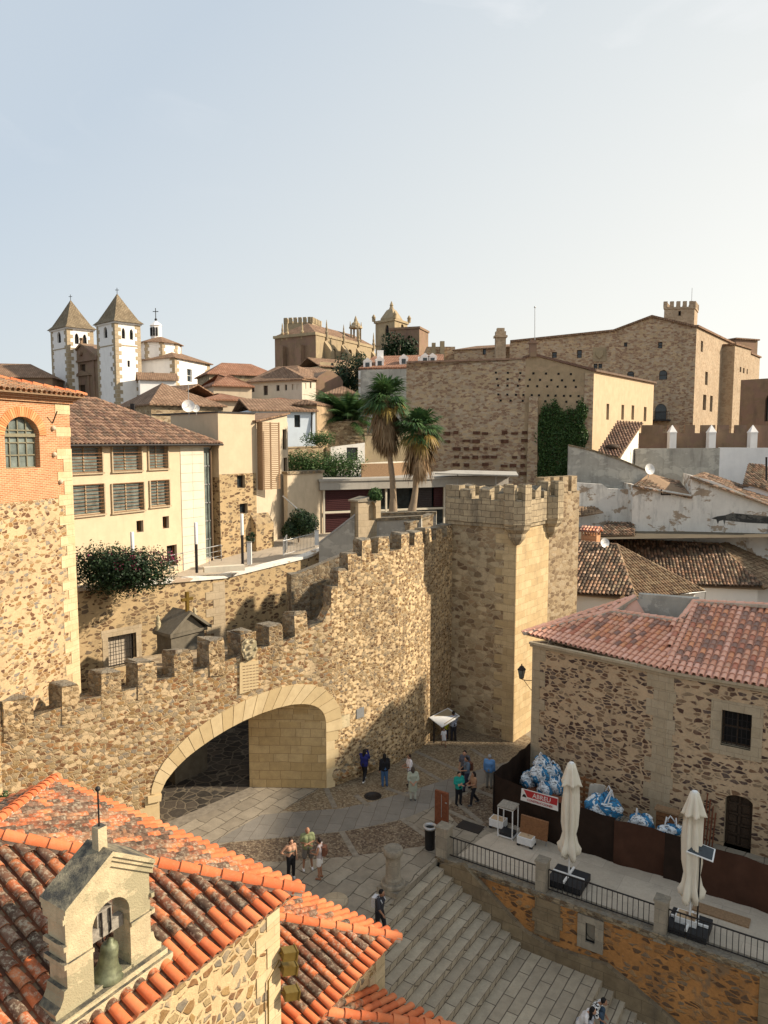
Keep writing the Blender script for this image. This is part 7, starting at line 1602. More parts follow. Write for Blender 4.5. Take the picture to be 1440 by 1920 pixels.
t,P,L_,d,n,a,b,tp=facewall('peeling_wall','low peeling white wall with exposed brick left of the big patchy houses','wall',[(1080,905),(1130,908),(1140,916),(1190,918)],(68,68),'patchy',.5)
def tbl(t,pts,mat='oldtile',w=.28,e=.4,under='under',pan=False,nm='roof'):
    B=MB(); tiles(B,pts,w,e,4,m=0,mp=0,mb=1,pan=pan,jit=.015); return B.obj(nm,[M[mat],M[under]],t)
tbl(t,[PY(1120,1003,63),PY(1190,1004,63),PY(1190,980,66.5),PY(1140,978,66.5)])
tbl(t,[PY(1084,968,66),PY(1132,960,66),PY(1118,950,67.5),PY(1084,948,67.5)],'grasstile')
t,P,L_,d,n,a,b,tp=facewall('patchy_house','white peeling house wall with a mono pitch tiled roof, left of its taller neighbour','house',[(1187,909),(1298,928)],(66,65.4),'patchy',6.)
tbl(t,[PY(1185,912,65.7),PY(1300,931,65.1),PY(1272,902,71),PY(1218,886,71)],'oldtile')
B=MB(); s0=SZ(1240,920,a,b-a)[0]; s1=SZ(1258,920,a,b-a)[0]; z=SZ(1250,925,a,b-a)[1]; B.box(P((s0+s1)/2,z-.1,.03),d*(s1-s0)/2,n*.03,Vector((0,0,.06))); B.box(P(s0,z+.1,.03),d*.04,n*.03,Vector((0,0,.25))); B.obj('black_pipe',M['iron'],t)
t,P,L_,d,n,a,b,tp=facewall('patchy_house','taller white peeling house with black stains and a long sloping tiled roof','house',[(1298,892),(1340,903),(1400,928),(1470,955)],(65.4,63.5),'patchy',6.)
tbl(t,[PY(1293,895,65.1),PY(1475,958,63.1),PY(1475,938,69),PY(1320,884,70)],'oldtile')
bd=plaster('black_stain_render',(.07,.07,.065),.3,.3,.3,.8,patch=(.13,.125,.11),patchamt=.3); M['bstain']=bd
def stain(P,a,b,pts,t,o=.012):
    B=MB(); 
    B.extr([P(*SZ(u,v,a,b-a),o) for u,v in pts],(n)*-.02); B.obj('bitumen_patch',M['bstain'],t)
stain(P,a,b,[(1334,972),(1345,968),(1360,966),(1372,962),(1385,963),(1440,968),(1466,970),(1466,985),(1440,982),(1400,980),(1372,977),(1360,976),(1358,985),(1356,975),(1348,977),(1346,983),(1343,974)],t)
B=MB(); c=PY(1281,1006,65.); B.lathe([(.05,0),(.35,.1),(.4,.25),(.2,.3)],(c.x,c.y-.3,c.z),12); B.tube([c,c-Vector((0,.3,-.15))],.05,6); solo('white_bracket_lamp',M['white_paint'],B,c,'small white round fitting on the patchy white wall','fitting')
t=thing('roof_cabin','small tiled roof cabin with a black flue before the clean white wall','cabin',PY(1410,915,68)); tbl(t,[PY(1393,908,67),PY(1424,913,67),PY(1434,872,71),PY(1403,870,71)],'oldtile'); tbl(t,[PY(1424,914,67),PY(1470,930,67),PY(1470,885,71),PY(1434,873,71)],'oldtile')
B=MB(); B.prism([P2D(1393,910,67.3),P2D(1470,920,67.3),P2D(1470,920,71),P2D(1400,910,71)],5,PY(1410,914,67).z-.1); B.obj('wall',M['white'],t); c=PY(1437,900,68); B=MB(); B.tube([c,PY(1437,857,68)],.09,8); B.obj('flue',M['iron'],t)
# porch roof running up to the tan building
t=thing('lean_to','steep red tiled lean-to roof with a collapsed hole beside a white wall','lean-to',PY(1150,850,74)); tbl(t,[PY(1118,851,73),PY(1163,858,72.6),PY(1207,792,77.5),PY(1158,790,77.8)],'browntile',.3)
B=MB(); q=[P2D(1163,860,72.6),P2D(1196,860,77.5)]; Pq,lq,dq,nq=frame2(*q); B.extr([Pq(0,5),Pq(lq,5),Pq(lq,PY(1205,796,77.5).z),Pq(0,PY(1163,862,72.6).z)],-nq*.35); B.obj('wall',M['patchy'],t)
B=MB(); c=PY(1148,838,73.8); B.ball(c,.75,0,8,(1,.7,.4)); B.obj('collapsed_hole',M['wood'],t)
# ---- two mossy tiled houses below ----
h1=thing('mossy_roof_house','white walled house with a big mossy dark tiled hip roof and brick chimney','house',PZ(1100,1115,6.5)); ze=6.5; zr1=9.4
c0,c1_,c2_=PZ(1000,1108,ze),PZ(1192,1124,ze),PZ(1320,1108,ze); ap=PZ(1156,1022,zr1); al=PZ(985,1008,zr1)
B=MB(); tiles(B,[c0,c1_,ap,al],.27,.4,5,m=0,mp=0,mb=2,pan=True); tiles(B,[c1_,c2_,ap],.27,.4,5,m=1,mp=1,mb=2,pan=True)
bk1=c2_+Vector((-2.5,6,0)); B.extr([c2_,bk1,ap],(0,0,-.1),0); B.extr([ap,bk1,c0+Vector((0,9,0)),al],(0,0,-.1),0)
ridge(B,c1_,ap,.13,.4,1,5); ridge(B,c2_,ap,.12,.4,1,5); ridge(B,al,ap,.12,.4,0,5); B.obj('roof',[M['oldtile'],M['grasstile'],M['under']],h1)
B=MB(); q=[c0+Vector((0,.5,0)),c1_+Vector((-.05,.5,0)),c2_+Vector((-.5,.3,0)),bk1+Vector((-.4,-.4,0)),c0+Vector((0,8.5,0))]; B.prism(q,0,ze-.1); B.obj('wall',M['whitec'],h1)
c=PZ(1107,1032,8.6); B=MB(); zc=PY(1107,990,c.y).z; w=.62
B.prism([c+E1*w+E2*.5,c-E1*w+E2*.5,c-E1*w-E2*.5,c+E1*w-E2*.5],7.6,zc-.55); 
for s in [-1,-.6,-.2,.2,.6,1]:
    for q in(-1,1): B.box(c+E1*w*.92*s+E2*.44*q+Vector((0,0,zc-.36-c.z)),E1*.05,E2*.06,Vector((0,0,.2)))
ck=B.obj('chimney',M['brick'],h1); B=MB(); tiles(B,[c-E1*.8-E2*.65+Vector((0,0,zc-.18-c.z)),c+E1*.8-E2*.65+Vector((0,0,zc-.18-c.z)),c+E1*.8+Vector((0,0,zc+.12-c.z)),c-E1*.8+Vector((0,0,zc+.12-c.z))],.26,.4,5,m=0,mb=0,pan=False); tiles(B,[c-E1*.8+E2*.65+Vector((0,0,zc-.18-c.z)),c+E1*.8+E2*.65+Vector((0,0,zc-.18-c.z)),c+E1*.8+Vector((0,0,zc+.12-c.z)),c-E1*.8+Vector((0,0,zc+.12-c.z))],.26,.4,5,m=0,mb=0,pan=False); B.obj('tiled_cap',M['pink'],ck)
dish(1133,1018,56.,.38,'grey dish beside the brick chimney on the mossy roof')
B=MB(); B.tube([c2_+Vector((-3.2,-1.4,-.05)),c2_+Vector((.1,0,-.05)),c2_+Vector((.1,.1,-2.4))],.06,6); B.obj('gutter',M['steel'],h1)
h2=thing('mossy_roof_house','white walled house with a long brown tiled hip roof at the right edge','house',PZ(1300,1100,5.7)); ze=5.7; zr2=8.9
d0,d1,d2=PZ(1120,1093,ze),PZ(1434,1104,ze),PZ(1520,1075,ze); plh=plane3(d0,d1,21,(0,1)); r0,r1=PL(1080,1010,plh),PL(1345,1031,plh); r0.z=r1.z=zr2=max(r0.z,r1.z); plh2=None; r0=r0; 
B=MB(); tiles(B,[d0,d1,r1,r0],.27,.4,5,m=0,mp=0,mb=2); tiles(B,[d1,d2,r1+(d2-d1)*.9,r1],.27,.4,5,m=1,mp=1,mb=2,pan=False)
ridge(B,d1,r1,.13,.4,1,5); ridge(B,r0,r1,.12,.4,0,5); B.extr([r0,r1,r1+Vector((3,6,-2.5)),r0+Vector((0,6,-2.5))],(0,0,-.1),0); B.obj('roof',[M['oldtile'],M['grasstile'],M['under']],h2)
B=MB(); q=[d0+Vector((0,.4,0)),d1+Vector((-.3,.5,0)),d2+Vector((-.3,.3,0)),d2+Vector((2,7,0)),d0+Vector((0,8,0))]; B.prism(q,0,ze-.08); B.obj('wall',M['whitec'],h2)
# =============== palms ===============
def fan(B,c,dr_,Lp,r,droop,rr,m=0,nb=15,mst=1,spread=2.5):
    dr_=dr_.normalized(); tip=c+dr_*Lp+Vector((0,0,-droop*Lp*.25)); B.tube([c,lerp(c,tip,.5)+Vector((0,0,.06)),tip],[.025,.018,.012],4,mst,False)
    t=(tip-c).normalized(); s=t.cross(Vector((0,0,1)))
    s=s.normalized() if s.length>.1 else Vector((1,0,0)); up=s.cross(t).normalized()
    for k in range(nb):
        a=-spread/2+spread*k/(nb-1)+rr.gauss(0,.03); dd=(t*math.cos(a)+s*math.sin(a)+up*rr.gauss(.03,.06)).normalized(); rl_=r*(1-.25*abs(a)/spread*2)*rr.uniform(.85,1.1)
        m1=tip+dd*rl_*.55+Vector((0,0,-droop*rl_*.1)); e1=tip+dd*rl_+Vector((0,0,-droop*rl_*.55)); w=up.cross(dd).normalized()*rl_*.055
        B.add([tip,m1-w,e1,m1+w],[(0,1,2,3)],m)
def washing(base,cu,cv,rad,label,seed,vskirt,nG=46,nD=60,hskirt=2.6):
    rr=random.Random(seed); c=PY(cu,cv,base.y); t=thing('fan_palm',label,'palm tree',base,'tall fan palms beside the pavilion'); B=MB()
    pts=[lerp(base,c,k/8)+Vector((.12*math.sin(k*.8),0,0))*(1 if 0<k<8 else 0) for k in range(9)]; B.tube(pts,[.34,.25,.22,.2,.19,.19,.2,.22,.28],12); B.obj('trunk',M['trunk'],t)
    B=MB()
    for k in range(nG):
        az=rr.uniform(0,6.283); el=rr.uniform(-.35,1.35); d=Vector((math.cos(az)*math.cos(el),math.sin(az)*math.cos(el),math.sin(el))); fan(B,c+Vector((0,0,rr.uniform(-.35,.1))),d,rad*rr.uniform(.25,.62),rad*.6*rr.uniform(.8,1.1),rr.uniform(.45,.9),rr)
    B.obj('green_crown',[M['frond'],M['frond']],t)
    B=MB()
    for k in range(int(nG*.14)):
        az=rr.uniform(0,6.283); el=rr.uniform(-.9,-.2); d=Vector((math.cos(az)*math.cos(el),math.sin(az)*math.cos(el),math.sin(el))); fan(B,c,d,rad*.5,rad*.5,1.1,rr)
    B.obj('yellowing_fronds',[M['frondy'],M['frondy']],t)
    B=MB()
    for k in range(nD):
        az=rr.uniform(0,6.283); h=rr.random()**.8; o=c-Vector((0,0,h*hskirt*.55)); el=rr.uniform(-1.3,-.5)-.35*h; d=Vector((math.cos(az)*math.cos(el),math.sin(az)*math.cos(el),math.sin(el))); fan(B,o,d,rad*.55*rr.uniform(.7,1.1),rad*.58,1.1,rr,0,12,0,1.3)
    B.obj('dry_skirt',M['dry'],t)
washing(PY(737,960,56.),723,742,2.15,'taller fan palm with a thick skirt of dry fronds, left of the pair',3,830,95,80,3.2)
washing(PY(772,960,55.),787,800,2.1,'shorter fan palm with a ragged crown, right of the pair',9,900,85,45,2.6)
def feather(base,rad,n,label,seed,tr=1.,nl=26,nb=1.):
    rr=random.Random(seed); t=thing('date_palm',label,'palm tree',base-Vector((0,0,tr))); B=MB(); B.tube([base-Vector((0,0,tr)),base],[.45*nb,.4*nb],12); B.obj('trunk',M['trunk'],t); B=MB()
    for k in range(n):
        az=rr.uniform(0,6.283); el=rr.uniform(.0,1.4); L_=rad*rr.uniform(.85,1.1); h=Vector((math.cos(az),math.sin(az),0)); pts=[]
        for i in range(9): s=i/8; a=el-1.25*s*s*(1-.45*el/1.4); pts.append(base+h*(L_*s*math.cos(el*.7-.3*s))*1.0+Vector((0,0,L_*(math.sin(el)*s-(.62-.2*el)*s*s))))
        B.tube(pts,[.03*nb]+[.02*nb]*7+[.008],4,0,False)
        for i in range(nl):
            s=.12+.86*i/nl; j=min(7,int(s*8)); p=lerp(pts[j],pts[j+1],s*8-j); tg=(pts[j+1]-pts[j]).normalized(); sd_=tg.cross(Vector((0,0,1))).normalized(); ll=rad*.2*math.sin(math.pi*min(1,s+.12))**.5
            for q in(-1,1): e=p+(sd_*q+tg*.6+Vector((0,0,-.35+rr.gauss(0,.1)))).normalized()*ll; w=tg*ll*.11; B.add([p-w,e,p+w],[(0,1,2)],0)
    B.obj('fronds',M['frond'],t); return t
feather(PY(652,786,71.),4.4,80,'dark green feathery date palm behind the ruined ochre wall',5,2.5)
feather(PY(401,719,112.),3.,24,'small distant palm beside the white church',6,3,14)

for k,(u,v,Y,r,lab) in enumerate(((128,1500,23.5,.42,'green weed tuft growing at the wall foot above the chapel roof corner'),(168,1514,22.8,.36,'small green weed tuft right behind the iron finial of the bell gable'),(22,1506,25.5,.5,'yellow green weeds at the wall foot at the far left edge'))):
    bush('weed_tuft',PY(u,v,Y),r,420,.055,'hedge',lab,'weeds',(1.2,.5,.8),seed=60+k,lobes=4)
# =============== unseen houses added outside the frame to shade the square ===============
def shading_house(x0,x1,y0,y1,z,label,nm='shading_house'):
    pl_=[Vector((x0,y0)),Vector((x1,y0)),Vector((x1,y1)),Vector((x0,y1))]; ops={3:[]}
    for k in range(int((y1-y0)/3.2)):
        for f in range(int((z-3)/3.4)): s=1.2+k*3.2; ops[3].append((s,s+1.1,1.2+f*3.4,3.1+f*3.4))
    t=building(nm,label,'house',pl_,-5,z,'creamd',ops,None,.25,'tall houses outside the right edge of the view'); o=off([Vector((p.x,p.y,z)) for p in pl_],.4); hip(t,o[1],o[2],o[3],o[0],z+2.5,'fartile'); return t
shading_house(42,54,13,39,27,'tall cream house with a tiled roof closing the square on the right')
shading_house(47,60,50,76.5,17,'tall cream house with a tiled roof behind the mossy roofed houses')
# =============== people ===============
def remesh(B,vox,mat_idx=None):
    me=B.mesh('tmp',[M['dark']]); o=bpy.data.objects.new('tmp',me); C.objects.link(o)
    r=o.modifiers.new('r','REMESH'); r.mode='VOXEL'; r.voxel_size=vox; r.use_smooth_shade=True
    s=o.modifiers.new('s','SMOOTH'); s.factor=.5; s.iterations=3
    dg=bpy.context.evaluated_depsgraph_get(); ev=o.evaluated_get(dg); m2=bpy.data.meshes.new_from_object(ev); bpy.data.objects.remove(o); bpy.data.meshes.remove(me); return m2
def cap(B,p,q,r1,r2,n=10):
    p=Vector(p);q=Vector(q); d=q-p; L_=max(d.length,1e-4); B.tube([p-d/L_*r1*.5,p,lerp(p,q,.5),q,q+d/L_*r2*.5],[r1*.75,r1,(r1+r2)/2,r2,r2*.75],n)
SK={}
def colm(name,c,rough=.8):
    if name not in SK: SK[name]=plain(name,c,rough,0,.2,.08,6.)
    return SK[name]
skin=colm('skin',(.46,.26,.17),.6); skind=colm('skin_tanned',(.34,.18,.11),.6)
def person(loc,h,face,label,top,bottom,shoes=(.03,.03,.03),hair=(.02,.015,.012),hairlen=0,arms='down',legs='stand',sleeve=.5,short=1.,dress=None,bald=False,extra=None,skinm=None,wide=1.,pattern=None,lean=0.,name='person',child=False,crop=False,headturn=0.):
    """face = heading in radians of the direction the person looks at; local +Y is forward"""
    sk_=skinm or skin; s=h/1.7; t=thing(name,label,'person',loc)
    hs_=1.25 if child else 1.
    rot=Matrix.Rotation(face-math.pi/2,4,'Z'); T=Matrix.Translation(Vector(loc))@rot@Matrix.Scale(s,4)
    X=lambda x,y,z: T@Vector((x,y,z))
    V=lambda p: T@Vector(p)
    LN=lambda p: (p[0],p[1]+lean*max(0,p[2]-.92),p[2])
    # joints
    if legs=='sit':
        hip_=(0,0,.12); kn=[(-.12,.4,.42),(.12,.42,.4)]; an=[(-.1,.38,.03),(.12,.45,.0)]; zo=-.80
    elif legs=='walk':
        hip_=(0,0,.92); kn=[(-.09,.14,.5),(.09,-.02,.49)]; an=[(-.09,.2,.08),(.1,-.3,.12)]; zo=0
    elif legs=='apart':
        hip_=(0,0,.92); kn=[(-.13,.02,.49),(.13,.0,.49)]; an=[(-.17,.0,.08),(.17,.02,.08)]; zo=0
    else:
        hip_=(0,0,.92); kn=[(-.1,.02,.49),(.1,.0,.49)]; an=[(-.1,0,.08),(.12,-.03,.08)]; zo=0
    U=lambda x,y,z: LN((x,y,z+zo)) if legs!='sit' else (x,y+.55*max(0,z-.92)*1.0,z+zo)
    shl,shr=U(-.18*wide,0,1.4),U(.18*wide,0,1.4); neck=U(0,0,1.44); head=U(0,.03 if legs!='sit' else .1,1.58)
    A={'down':[((-.24,-.02,1.12),(-.25,.05,.86)),((.24,-.02,1.12),(.25,.05,.86))],
       'crossed':[((-.25,.03,1.14),(.06,.24,1.13)),((.25,.03,1.14),(-.06,.22,1.08))],
       'hip':[((-.23,-.02,1.12),(-.24,.04,.86)),((.4,-.06,1.16),(.2,-.02,1.03))],
       'phone':[((-.2,.2,1.2),(-.05,.3,1.5)),((.2,.2,1.2),(.05,.3,1.52))],
       'behind':[((-.26,-.1,1.12),(-.04,-.2,.93)),((.26,-.1,1.12),(.04,-.2,.92))],
       'front':[((-.24,.06,1.12),(-.1,.3,1.08)),((.24,.06,1.12),(.1,.3,1.1))],
       'swing':[((-.25,-.12,1.14),(-.24,-.05,.88)),((.25,.1,1.13),(.22,.28,.95))],
       'point':[((-.24,.1,1.2),(-.2,.38,1.2)),((.24,-.02,1.12),(.25,.05,.86))],
       'knees':[((-.24,.2,1.12),(-.14,.45,1.0)),((.24,.2,1.12),(.14,.45,1.0))]}[arms]
    el=[U(*a[0]) for a in A]; wr=[U(*a[1]) for a in A]
    hipl=[(-.09,hip_[1],hip_[2]),(.09,hip_[1],hip_[2])]
    chest=U(0,.0,1.28); belly=U(0,.01,1.08); pelv=(hip_[0],hip_[1],hip_[2]+.04) if legs=='sit' else LN((0,0,.96))
    def limbs(B,g=0.,parts=('torso','arms','legs','head'),sl=1.,sh=1.):
        if 'torso' in parts:
            for x in (-.07,.07): cap(B,V((pelv[0]+x,pelv[1],pelv[2])),V((belly[0]+x*.8,belly[1],belly[2])),(.105+g)*s*wide,(.1+g)*s*wide); cap(B,V((belly[0]+x*.8,belly[1],belly[2])),V((chest[0]+x*1.2,chest[1],chest[2])),(.1+g)*s*wide,(.115+g)*s*wide); cap(B,V((chest[0]+x,chest[1],chest[2])),V((x*1.3*wide,neck[1],neck[2]-.06)),(.105+g)*s*wide,(.06+g)*s)
            cap(B,V(shl),V(shr),(.055+g)*s,(.055+g)*s)
        if 'arms' in parts:
            for a,b,c in zip((shl,shr),el,wr):
                if sl<=.5: e=[a[i]+(b[i]-a[i])*sl*2 for i in range(3)]; cap(B,V(a),V(e),(.052+g)*s,(.046+g)*s)
                else:
                    e=[b[i]+(c[i]-b[i])*(sl-.5)*2 for i in range(3)]; cap(B,V(a),V(b),(.052+g)*s,(.042+g)*s); cap(B,V(b),V(e),(.041+g)*s,(.03+g)*s)
        if 'legs' in parts:
            for a,b,c in zip(hipl,kn,an):
                if sh<=.5: e=[a[i]+(b[i]-a[i])*sh*2 for i in range(3)]; cap(B,V(a),V(e),(.088+g)*s,(.075+g)*s)
                else: e=[b[i]+(c[i]-b[i])*(sh-.5)*2 for i in range(3)]; cap(B,V(a),V(b),(.088+g)*s,(.056+g)*s); cap(B,V(b),V(e),(.057+g)*s,(.038+g)*s)
    q3=rot.to_3x3()@Matrix.Rotation(headturn,3,'Z')
    B=MB(); limbs(B); B.ball(V(head),.104*s*hs_,0,14,(.82,.95,1.14),q3); cap(B,V(neck),V((head[0],head[1]-.015,head[2]-.04)),.055*s,.055*s); 
    fo=lambda x,y,z: V(head)+q3@Vector((x,y,z))*s*hs_
    B.ball(fo(0,.1,-.02),.018*s*hs_,0,8,(.8,1,1.3),q3); B.ball(fo(0,.05,-.075),.05*s*hs_,0,8,(.9,.9,.7),q3)
    for x in (-.088,.088): B.ball(fo(x,-.005,-.01),.022*s*hs_,0,8,(.5,.8,1.3),q3)
    for a,b in zip(an,(-1,1)): cap(B,V((a[0],a[1]-.03,a[2]-.04)),V((a[0],a[1]+.13,a[2]-.05)),.038*s,.032*s)
    for c,e,sg in zip(wr,el,(-1,1)):
        cv,ev=V(c),V(e); d=(cv-ev).normalized(); cap(B,cv,cv+d*.05*s,.034*s,.034*s)
    me=remesh(B,.016*max(s,.75)); vs=[v.co.copy() for v in me.vertices]; fs=[list(p.vertices) for p in me.polygons]; F_=MB(); F_.add(vs,fs,0,True)
    for c,e,sg in zip(wr,el,(-1,1)): # fingers and thumb
        cv,ev=V(c),V(e); d=(cv-ev).normalized(); sd_=d.cross(Vector((0,0,1))); sd_=sd_.normalized() if sd_.length>.2 else (rot.to_3x3()@Vector((0,1,0))); pn=sd_.cross(d).normalized(); b0=cv+d*.075*s
        for k,(o,ln) in enumerate(((-.026,.062),(-.009,.074),(.009,.07),(.026,.054))): F_.tube([b0+sd_*o*s-d*.012*s,b0+sd_*o*s+d*ln*.5*s,b0+sd_*o*s*.9+d*ln*.85*s-pn*.018*s],[.0095*s,.0085*s,.006*s],6)
        F_.tube([cv+d*.02*s+sd_*.028*s,cv+d*.055*s+sd_*.055*s,cv+d*.085*s+sd_*.056*s],[.012*s,.0105*s,.008*s],6)
    for x in (-.035,.035): F_.ball(fo(x,.088,.012),.012*s*hs_,1,6,(1,.7,.8),q3)
    F_.box(fo(0,.1,-.055),q3@Vector((.024*s,0,0)),q3@Vector((0,.006*s,0)),Vector((0,0,.004*s)),2)
    F_.obj('body',[sk_,colm('eye_dark',(.03,.02,.02),.3),colm('lips',(.35,.12,.1))],t)
    bpy.data.meshes.remove(me)
    def cloth_(nm,fn,mat,vox=.02):
        B=MB(); fn(B); me=remesh(B,vox*max(s,.75)); F2=MB(); F2.add([v.co.copy() for v in me.vertices],[list(p.vertices) for p in me.polygons],0,True); bpy.data.meshes.remove(me); return F2.obj(nm,mat,t)
    def topf(B):
        if crop:
            for x in (-.07,.07): cap(B,V((chest[0]+x,chest[1],chest[2]-.12)),V((x*1.1,neck[1],neck[2]-.12)),.125*s,.085*s)
            for a in (-.1,.1): cap(B,V((a,neck[1],neck[2]-.1)),V((a,neck[1],neck[2]-.01)),.04*s,.035*s)
            return
        limbs(B,.022,('torso','arms') if sleeve>0 else ('torso',),sl=sleeve)
        if legs!='sit':
            for x in (-.06,.06): cap(B,V((pelv[0]+x,pelv[1],pelv[2]+.05)),V((pelv[0]+x*1.1,pelv[1],pelv[2]-.08)),.125*s*wide,.125*s*wide)
    cloth_('shirt' if not crop else 'crop_top',topf,pattern or colm('cloth_%.2f_%.2f_%.2f'%top,top))
    def botf(B):
        limbs(B,.024,('legs',),sh=short); cap(B,V((-.05,hip_[1],hip_[2]+.02)),V((.05,hip_[1],hip_[2]+.02)),.13*s*wide,.13*s*wide); cap(B,V((-.04,pelv[1],pelv[2]+.05)),V((.04,pelv[1],pelv[2]+.05)),.118*s*wide,.118*s*wide)
    cloth_('shorts' if short<.7 else 'trousers',botf,colm('cloth_%.2f_%.2f_%.2f'%bottom,bottom))
    if dress:
        B=MB(); n=20; prof=[(.15,1.2),(.165,1.0),(.19,.8),(.2,.5)]; vs=[]
        for r,z in prof:
            for k in range(n): a=6.283*k/n; vs.append(V((r*1.15*math.cos(a),r*.85*math.sin(a)*(1+.08*math.cos(5*a)),z)))
        B.add(vs,[(i*n+(k+1)%n,i*n+k,(i+1)*n+k,(i+1)*n+(k+1)%n) for i in range(3) for k in range(n)],0,True); B.obj('tunic_skirt',colm('cloth_%.2f_%.2f_%.2f'%top,top),t)
    B=MB()
    for a in an:
        cap(B,V((a[0],a[1]-.05,a[2]-.045)),V((a[0],a[1]+.14,a[2]-.052)),.045*s,.04*s)
    B.obj('shoes',colm('shoe_%.2f_%.2f_%.2f'%shoes,shoes),t)
    if not bald:
        def hf(B):
            B.ball(fo(0,-.022,.026),.108*s*hs_,0,12,(.9,.95,1.08),q3)
            if hairlen>0:
                cap(B,fo(0,-.06,0),fo(0,-.085,-.1-hairlen*.5),.085*s,.07*s); cap(B,fo(0,-.085,-.1-hairlen*.5),fo(0,-.1,-.1-hairlen),.075*s,.04*s)
                for x in (-.07,.07): cap(B,fo(x,-.02,0),fo(x*1.05,-.03,-.12),.035*s,.025*s)
        cloth_('hair',hf,colm('hair_%.2f_%.2f'%hair[:2],hair,.6),.014)
    if extra:
        kind=extra[0]; B=MB()
        if kind=='backpack':
            c=V(U(0,-.2,1.2)); B.box(c,rot.to_3x3()@Vector((.13*s,0,0)),rot.to_3x3()@Vector((0,.07*s,0)),Vector((0,0,.18*s))); B.box(c-Vector((0,0,.05))+rot.to_3x3()@Vector((0,-.08*s,0)),rot.to_3x3()@Vector((.09*s,0,0)),rot.to_3x3()@Vector((0,.03*s,0)),Vector((0,0,.08*s)))
            for x in(-.1,.1): B.tube([c+rot.to_3x3()@Vector((x*s,.05*s,.15*s)),V(U(x,.0,1.47)),V(U(x*1.2,.15,1.3)),V(U(x*1.3,.05,1.08))],.018*s,5)
            b=solo('backpack',colm('bag_%.2f'%extra[1][0],extra[1]),B,c,extra[2],'backpack')
        if kind=='bag':
            c=V(U(.3,-.02,.98)); B.lathe([(.02,-.14),(.13,-.12),(.15,0),(.12,.12),(.02,.15)],c,12)
            B.tube([c+Vector((0,0,.1)),V(U(.19,.06,1.46)),c+Vector((0,0,.1))+rot.to_3x3()@Vector((-.03,-.12,0))],.014*s,5); b=solo('shoulder_bag',colm('bag_%.2f'%extra[1][0],extra[1]),B,c,extra[2],'bag')
        if kind=='camera':
            c=(V(wr[0])+V(wr[1]))/2+Vector((0,0,.06)); B.box(c,rot.to_3x3()@Vector((.07,0,0)),rot.to_3x3()@Vector((0,.03,0)),Vector((0,0,.045))); B.lathe([(.03,0),(.035,.06)],c,10,ax=rot.to_3x3()@Vector((0,1,0))); b=solo('camera',M['black'],B,c,extra[2],'camera')
    return t
stripe,nt,bb=newmat('striped_shirt',.8,.2); co=nt.nodes.new('ShaderNodeTexCoord').outputs['Object']; w_=nt.nodes.new('ShaderNodeTexWave'); w_.bands_direction='Z'; w_.inputs['Scale'].default_value=3.2; L(nt,co,w_.inputs[0]); L(nt,ramp(nt,w_.outputs[0],[(0,(.12,.16,.28)),(.42,(.5,.52,.56))],'CONSTANT'),bb.inputs['Base Color'])
bwp,nt,bb=newmat('black_white_shirt',.8,.2); co=nt.nodes.new('ShaderNodeTexCoord').outputs['Object']; n_1=noise(nt,co,11,2,.5,.4); L(nt,ramp(nt,n_1.outputs[0],[(0,(.02,.02,.02)),(.48,(.75,.75,.73))],'CONSTANT'),bb.inputs['Base Color'])
rd=math.radians
def g(u,v,z=0.): q=PZ(u,v,z+.014); q.z=z+.014; return q
person(g(546,1646),1.66,rd(-60),'young woman in black trousers and a grey crop top with one hand on her hip',(.13,.13,.10),(.015,.015,.018),(.6,.6,.6),(.03,.018,.012),.28,'hip','stand',0,1.,crop=True,skinm=skin)
person(g(577,1629),1.78,rd(-75),'bald man in a green T-shirt and grey shorts with folded arms',(.22,.25,.13),(.16,.15,.14),(.75,.75,.75),arms='crossed',legs='apart',sleeve=.42,short=.5,bald=True,skinm=skind,wide=1.1)
person(g(600,1647),1.68,rd(170),'woman in white shorts and a patterned top with a backpack beside the bald man',(.42,.36,.36),(.75,.73,.7),(.25,.12,.07),(.02,.014,.012),.0,'front','stand',.0,.36,skinm=skind,extra=('backpack',(.18,.08,.05),'small brown backpack on the woman in white shorts'))
person(g(683,1464),1.66,rd(65),'person with dark curly hair in a navy top taking a photo',(.02,.025,.14),(.015,.015,.018),(.7,.7,.7),(.012,.01,.01),.22,'phone','walk',1.,wide=1.25,extra=('camera',(0,),'small black camera held up by the person in navy blue'))
person(g(721,1474),1.68,rd(110),'person in a black top and blue jeans seen from behind near the wall',(.014,.014,.016),(.05,.11,.22),(.06,.09,.15),(.012,.01,.01),.24,'down','stand',1.,wide=1.1)
person(g(768,1474),1.66,rd(200),'man in a white shirt half hidden behind the woman in the pale tunic',(.72,.68,.7),(.2,.2,.24),(.03,.03,.03),(.03,.02,.015),0,'front','stand',.5,skinm=skind)
person(g(774,1500),1.66,rd(95),'woman in a long pale green tunic seen from behind with clasped hands',(.36,.38,.30),(.42,.43,.36),(.1,.1,.1),(.06,.045,.035),.05,'behind','stand',.7,dress=True,wide=1.1)
person(g(860,1508),1.62,rd(-70),'woman in a teal green top and black trousers facing the steps',(.02,.28,.23),(.015,.015,.018),(.02,.02,.02),(.02,.014,.012),.0,'crossed','stand',.7,wide=1.12)
person(g(888,1508),1.62,rd(200),'woman in a tan top next to the woman in teal',(.34,.2,.12),(.015,.015,.018),(.1,.1,.1),(.02,.014,.012),.18,'front','walk',.3,skinm=skind,extra=('bag',(.16,.03,.02),'red brown shoulder bag hanging from the woman in the tan top'))
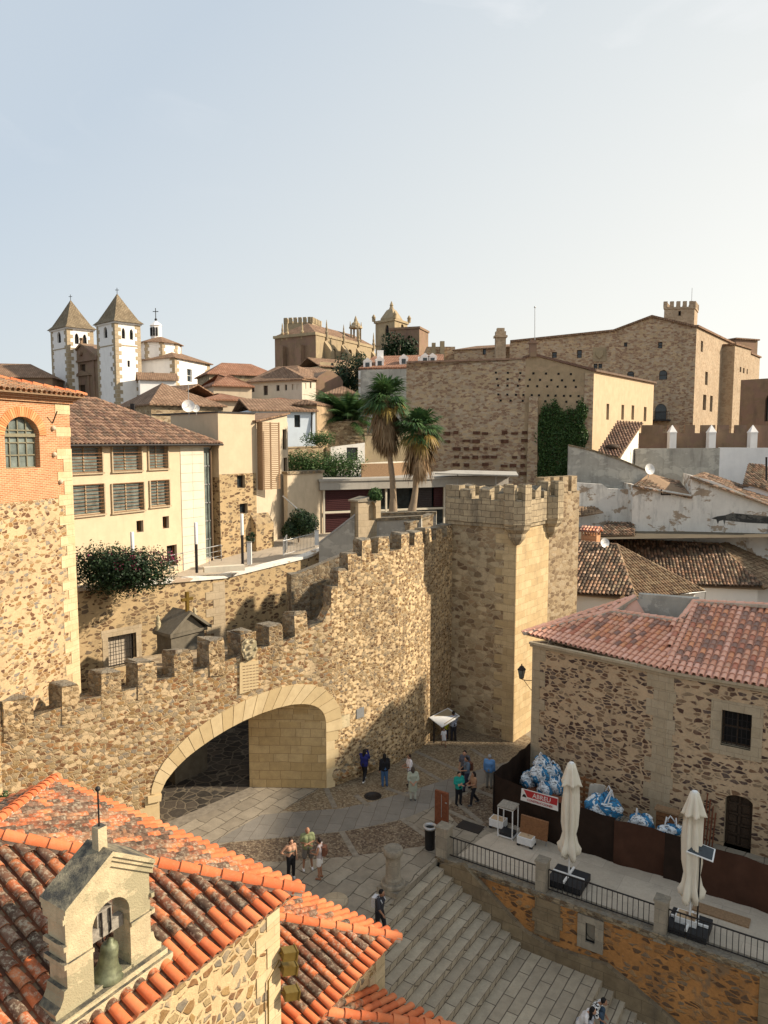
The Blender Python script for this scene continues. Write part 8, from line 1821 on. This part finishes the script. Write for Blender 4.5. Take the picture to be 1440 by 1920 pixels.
person(g(875,1482),1.74,rd(200),'man in a grey blue shirt walking behind the woman in teal',(.11,.15,.2),(.03,.035,.06),(.02,.02,.02),(.02,.014,.012),0,'front','walk',.5,skinm=skind,extra=('backpack',(.12,.05,.03),'brown backpack on the man in the grey blue shirt'))
person(g(871,1470),1.76,rd(250),'dark haired person almost hidden behind the man in the grey blue shirt',(.1,.1,.12),(.03,.03,.04),(.02,.02,.02),(.012,.01,.01),0,'down','stand',.5)
person(g(917,1477),1.72,rd(70),'grey haired man in a light blue shirt and beige trousers seen from behind',(.12,.26,.5),(.22,.2,.17),(.05,.04,.03),(.3,.29,.28),0,'down','stand',.95,wide=1.15)
person(g(850,1388),1.74,rd(110),'man in a striped shirt reading the information board by the tower',(.5,.5,.5),(.03,.03,.04),(.02,.02,.02),(.02,.014,.012),0,'front','stand',.5,pattern=stripe,skinm=skind,wide=1.1)
person(g(837,1386),1.2,rd(130),'child in a yellow shirt leaning on the information board',(.5,.5,.03),(.03,.03,.05),(.05,.05,.05),(.02,.014,.012),0,'point','stand',.5,child=True,skinm=skind)
person(g(832,1399),1.05,rd(-70),'small child in white T-shirt and white shorts',(.7,.7,.72),(.65,.65,.65),(.2,.1,.08),(.05,.03,.02),0,'down','walk',.5,.4,child=True,skinm=skind)
q=g(711,1752,-RISE); person(q,1.72,rd(-30),'dark haired person in dark clothes walking on the steps',(.04,.04,.05),(.02,.02,.025),(.05,.05,.05),(.01,.01,.01),0,'swing','walk',.5,lean=.12,skinm=skind,extra=('backpack',(.6,.6,.62),'white and blue backpack carried by the person on the steps'))
zs=-RISE*NS-.01
q=PZ(1106,1908,zs-.0); person(Vector((q.x,q.y,zs)),1.74,rd(-35),'person in a black and white patterned shirt sitting bent forward on the steps',(.5,.5,.5),(.05,.08,.12),(.3,.3,.3),(.012,.01,.01),0,'knees','sit',.5,pattern=bwp,skinm=skind)
q=PZ(1086,1925,zs-.0); person(Vector((q.x,q.y,zs)),1.66,rd(-30),'dark haired woman in a white top sitting on the steps at the bottom edge',(.72,.68,.66),(.4,.4,.42),(.3,.3,.3),(.012,.01,.01),.25,'knees','sit',.3,skinm=skin)
SC.render.engine='CYCLES'
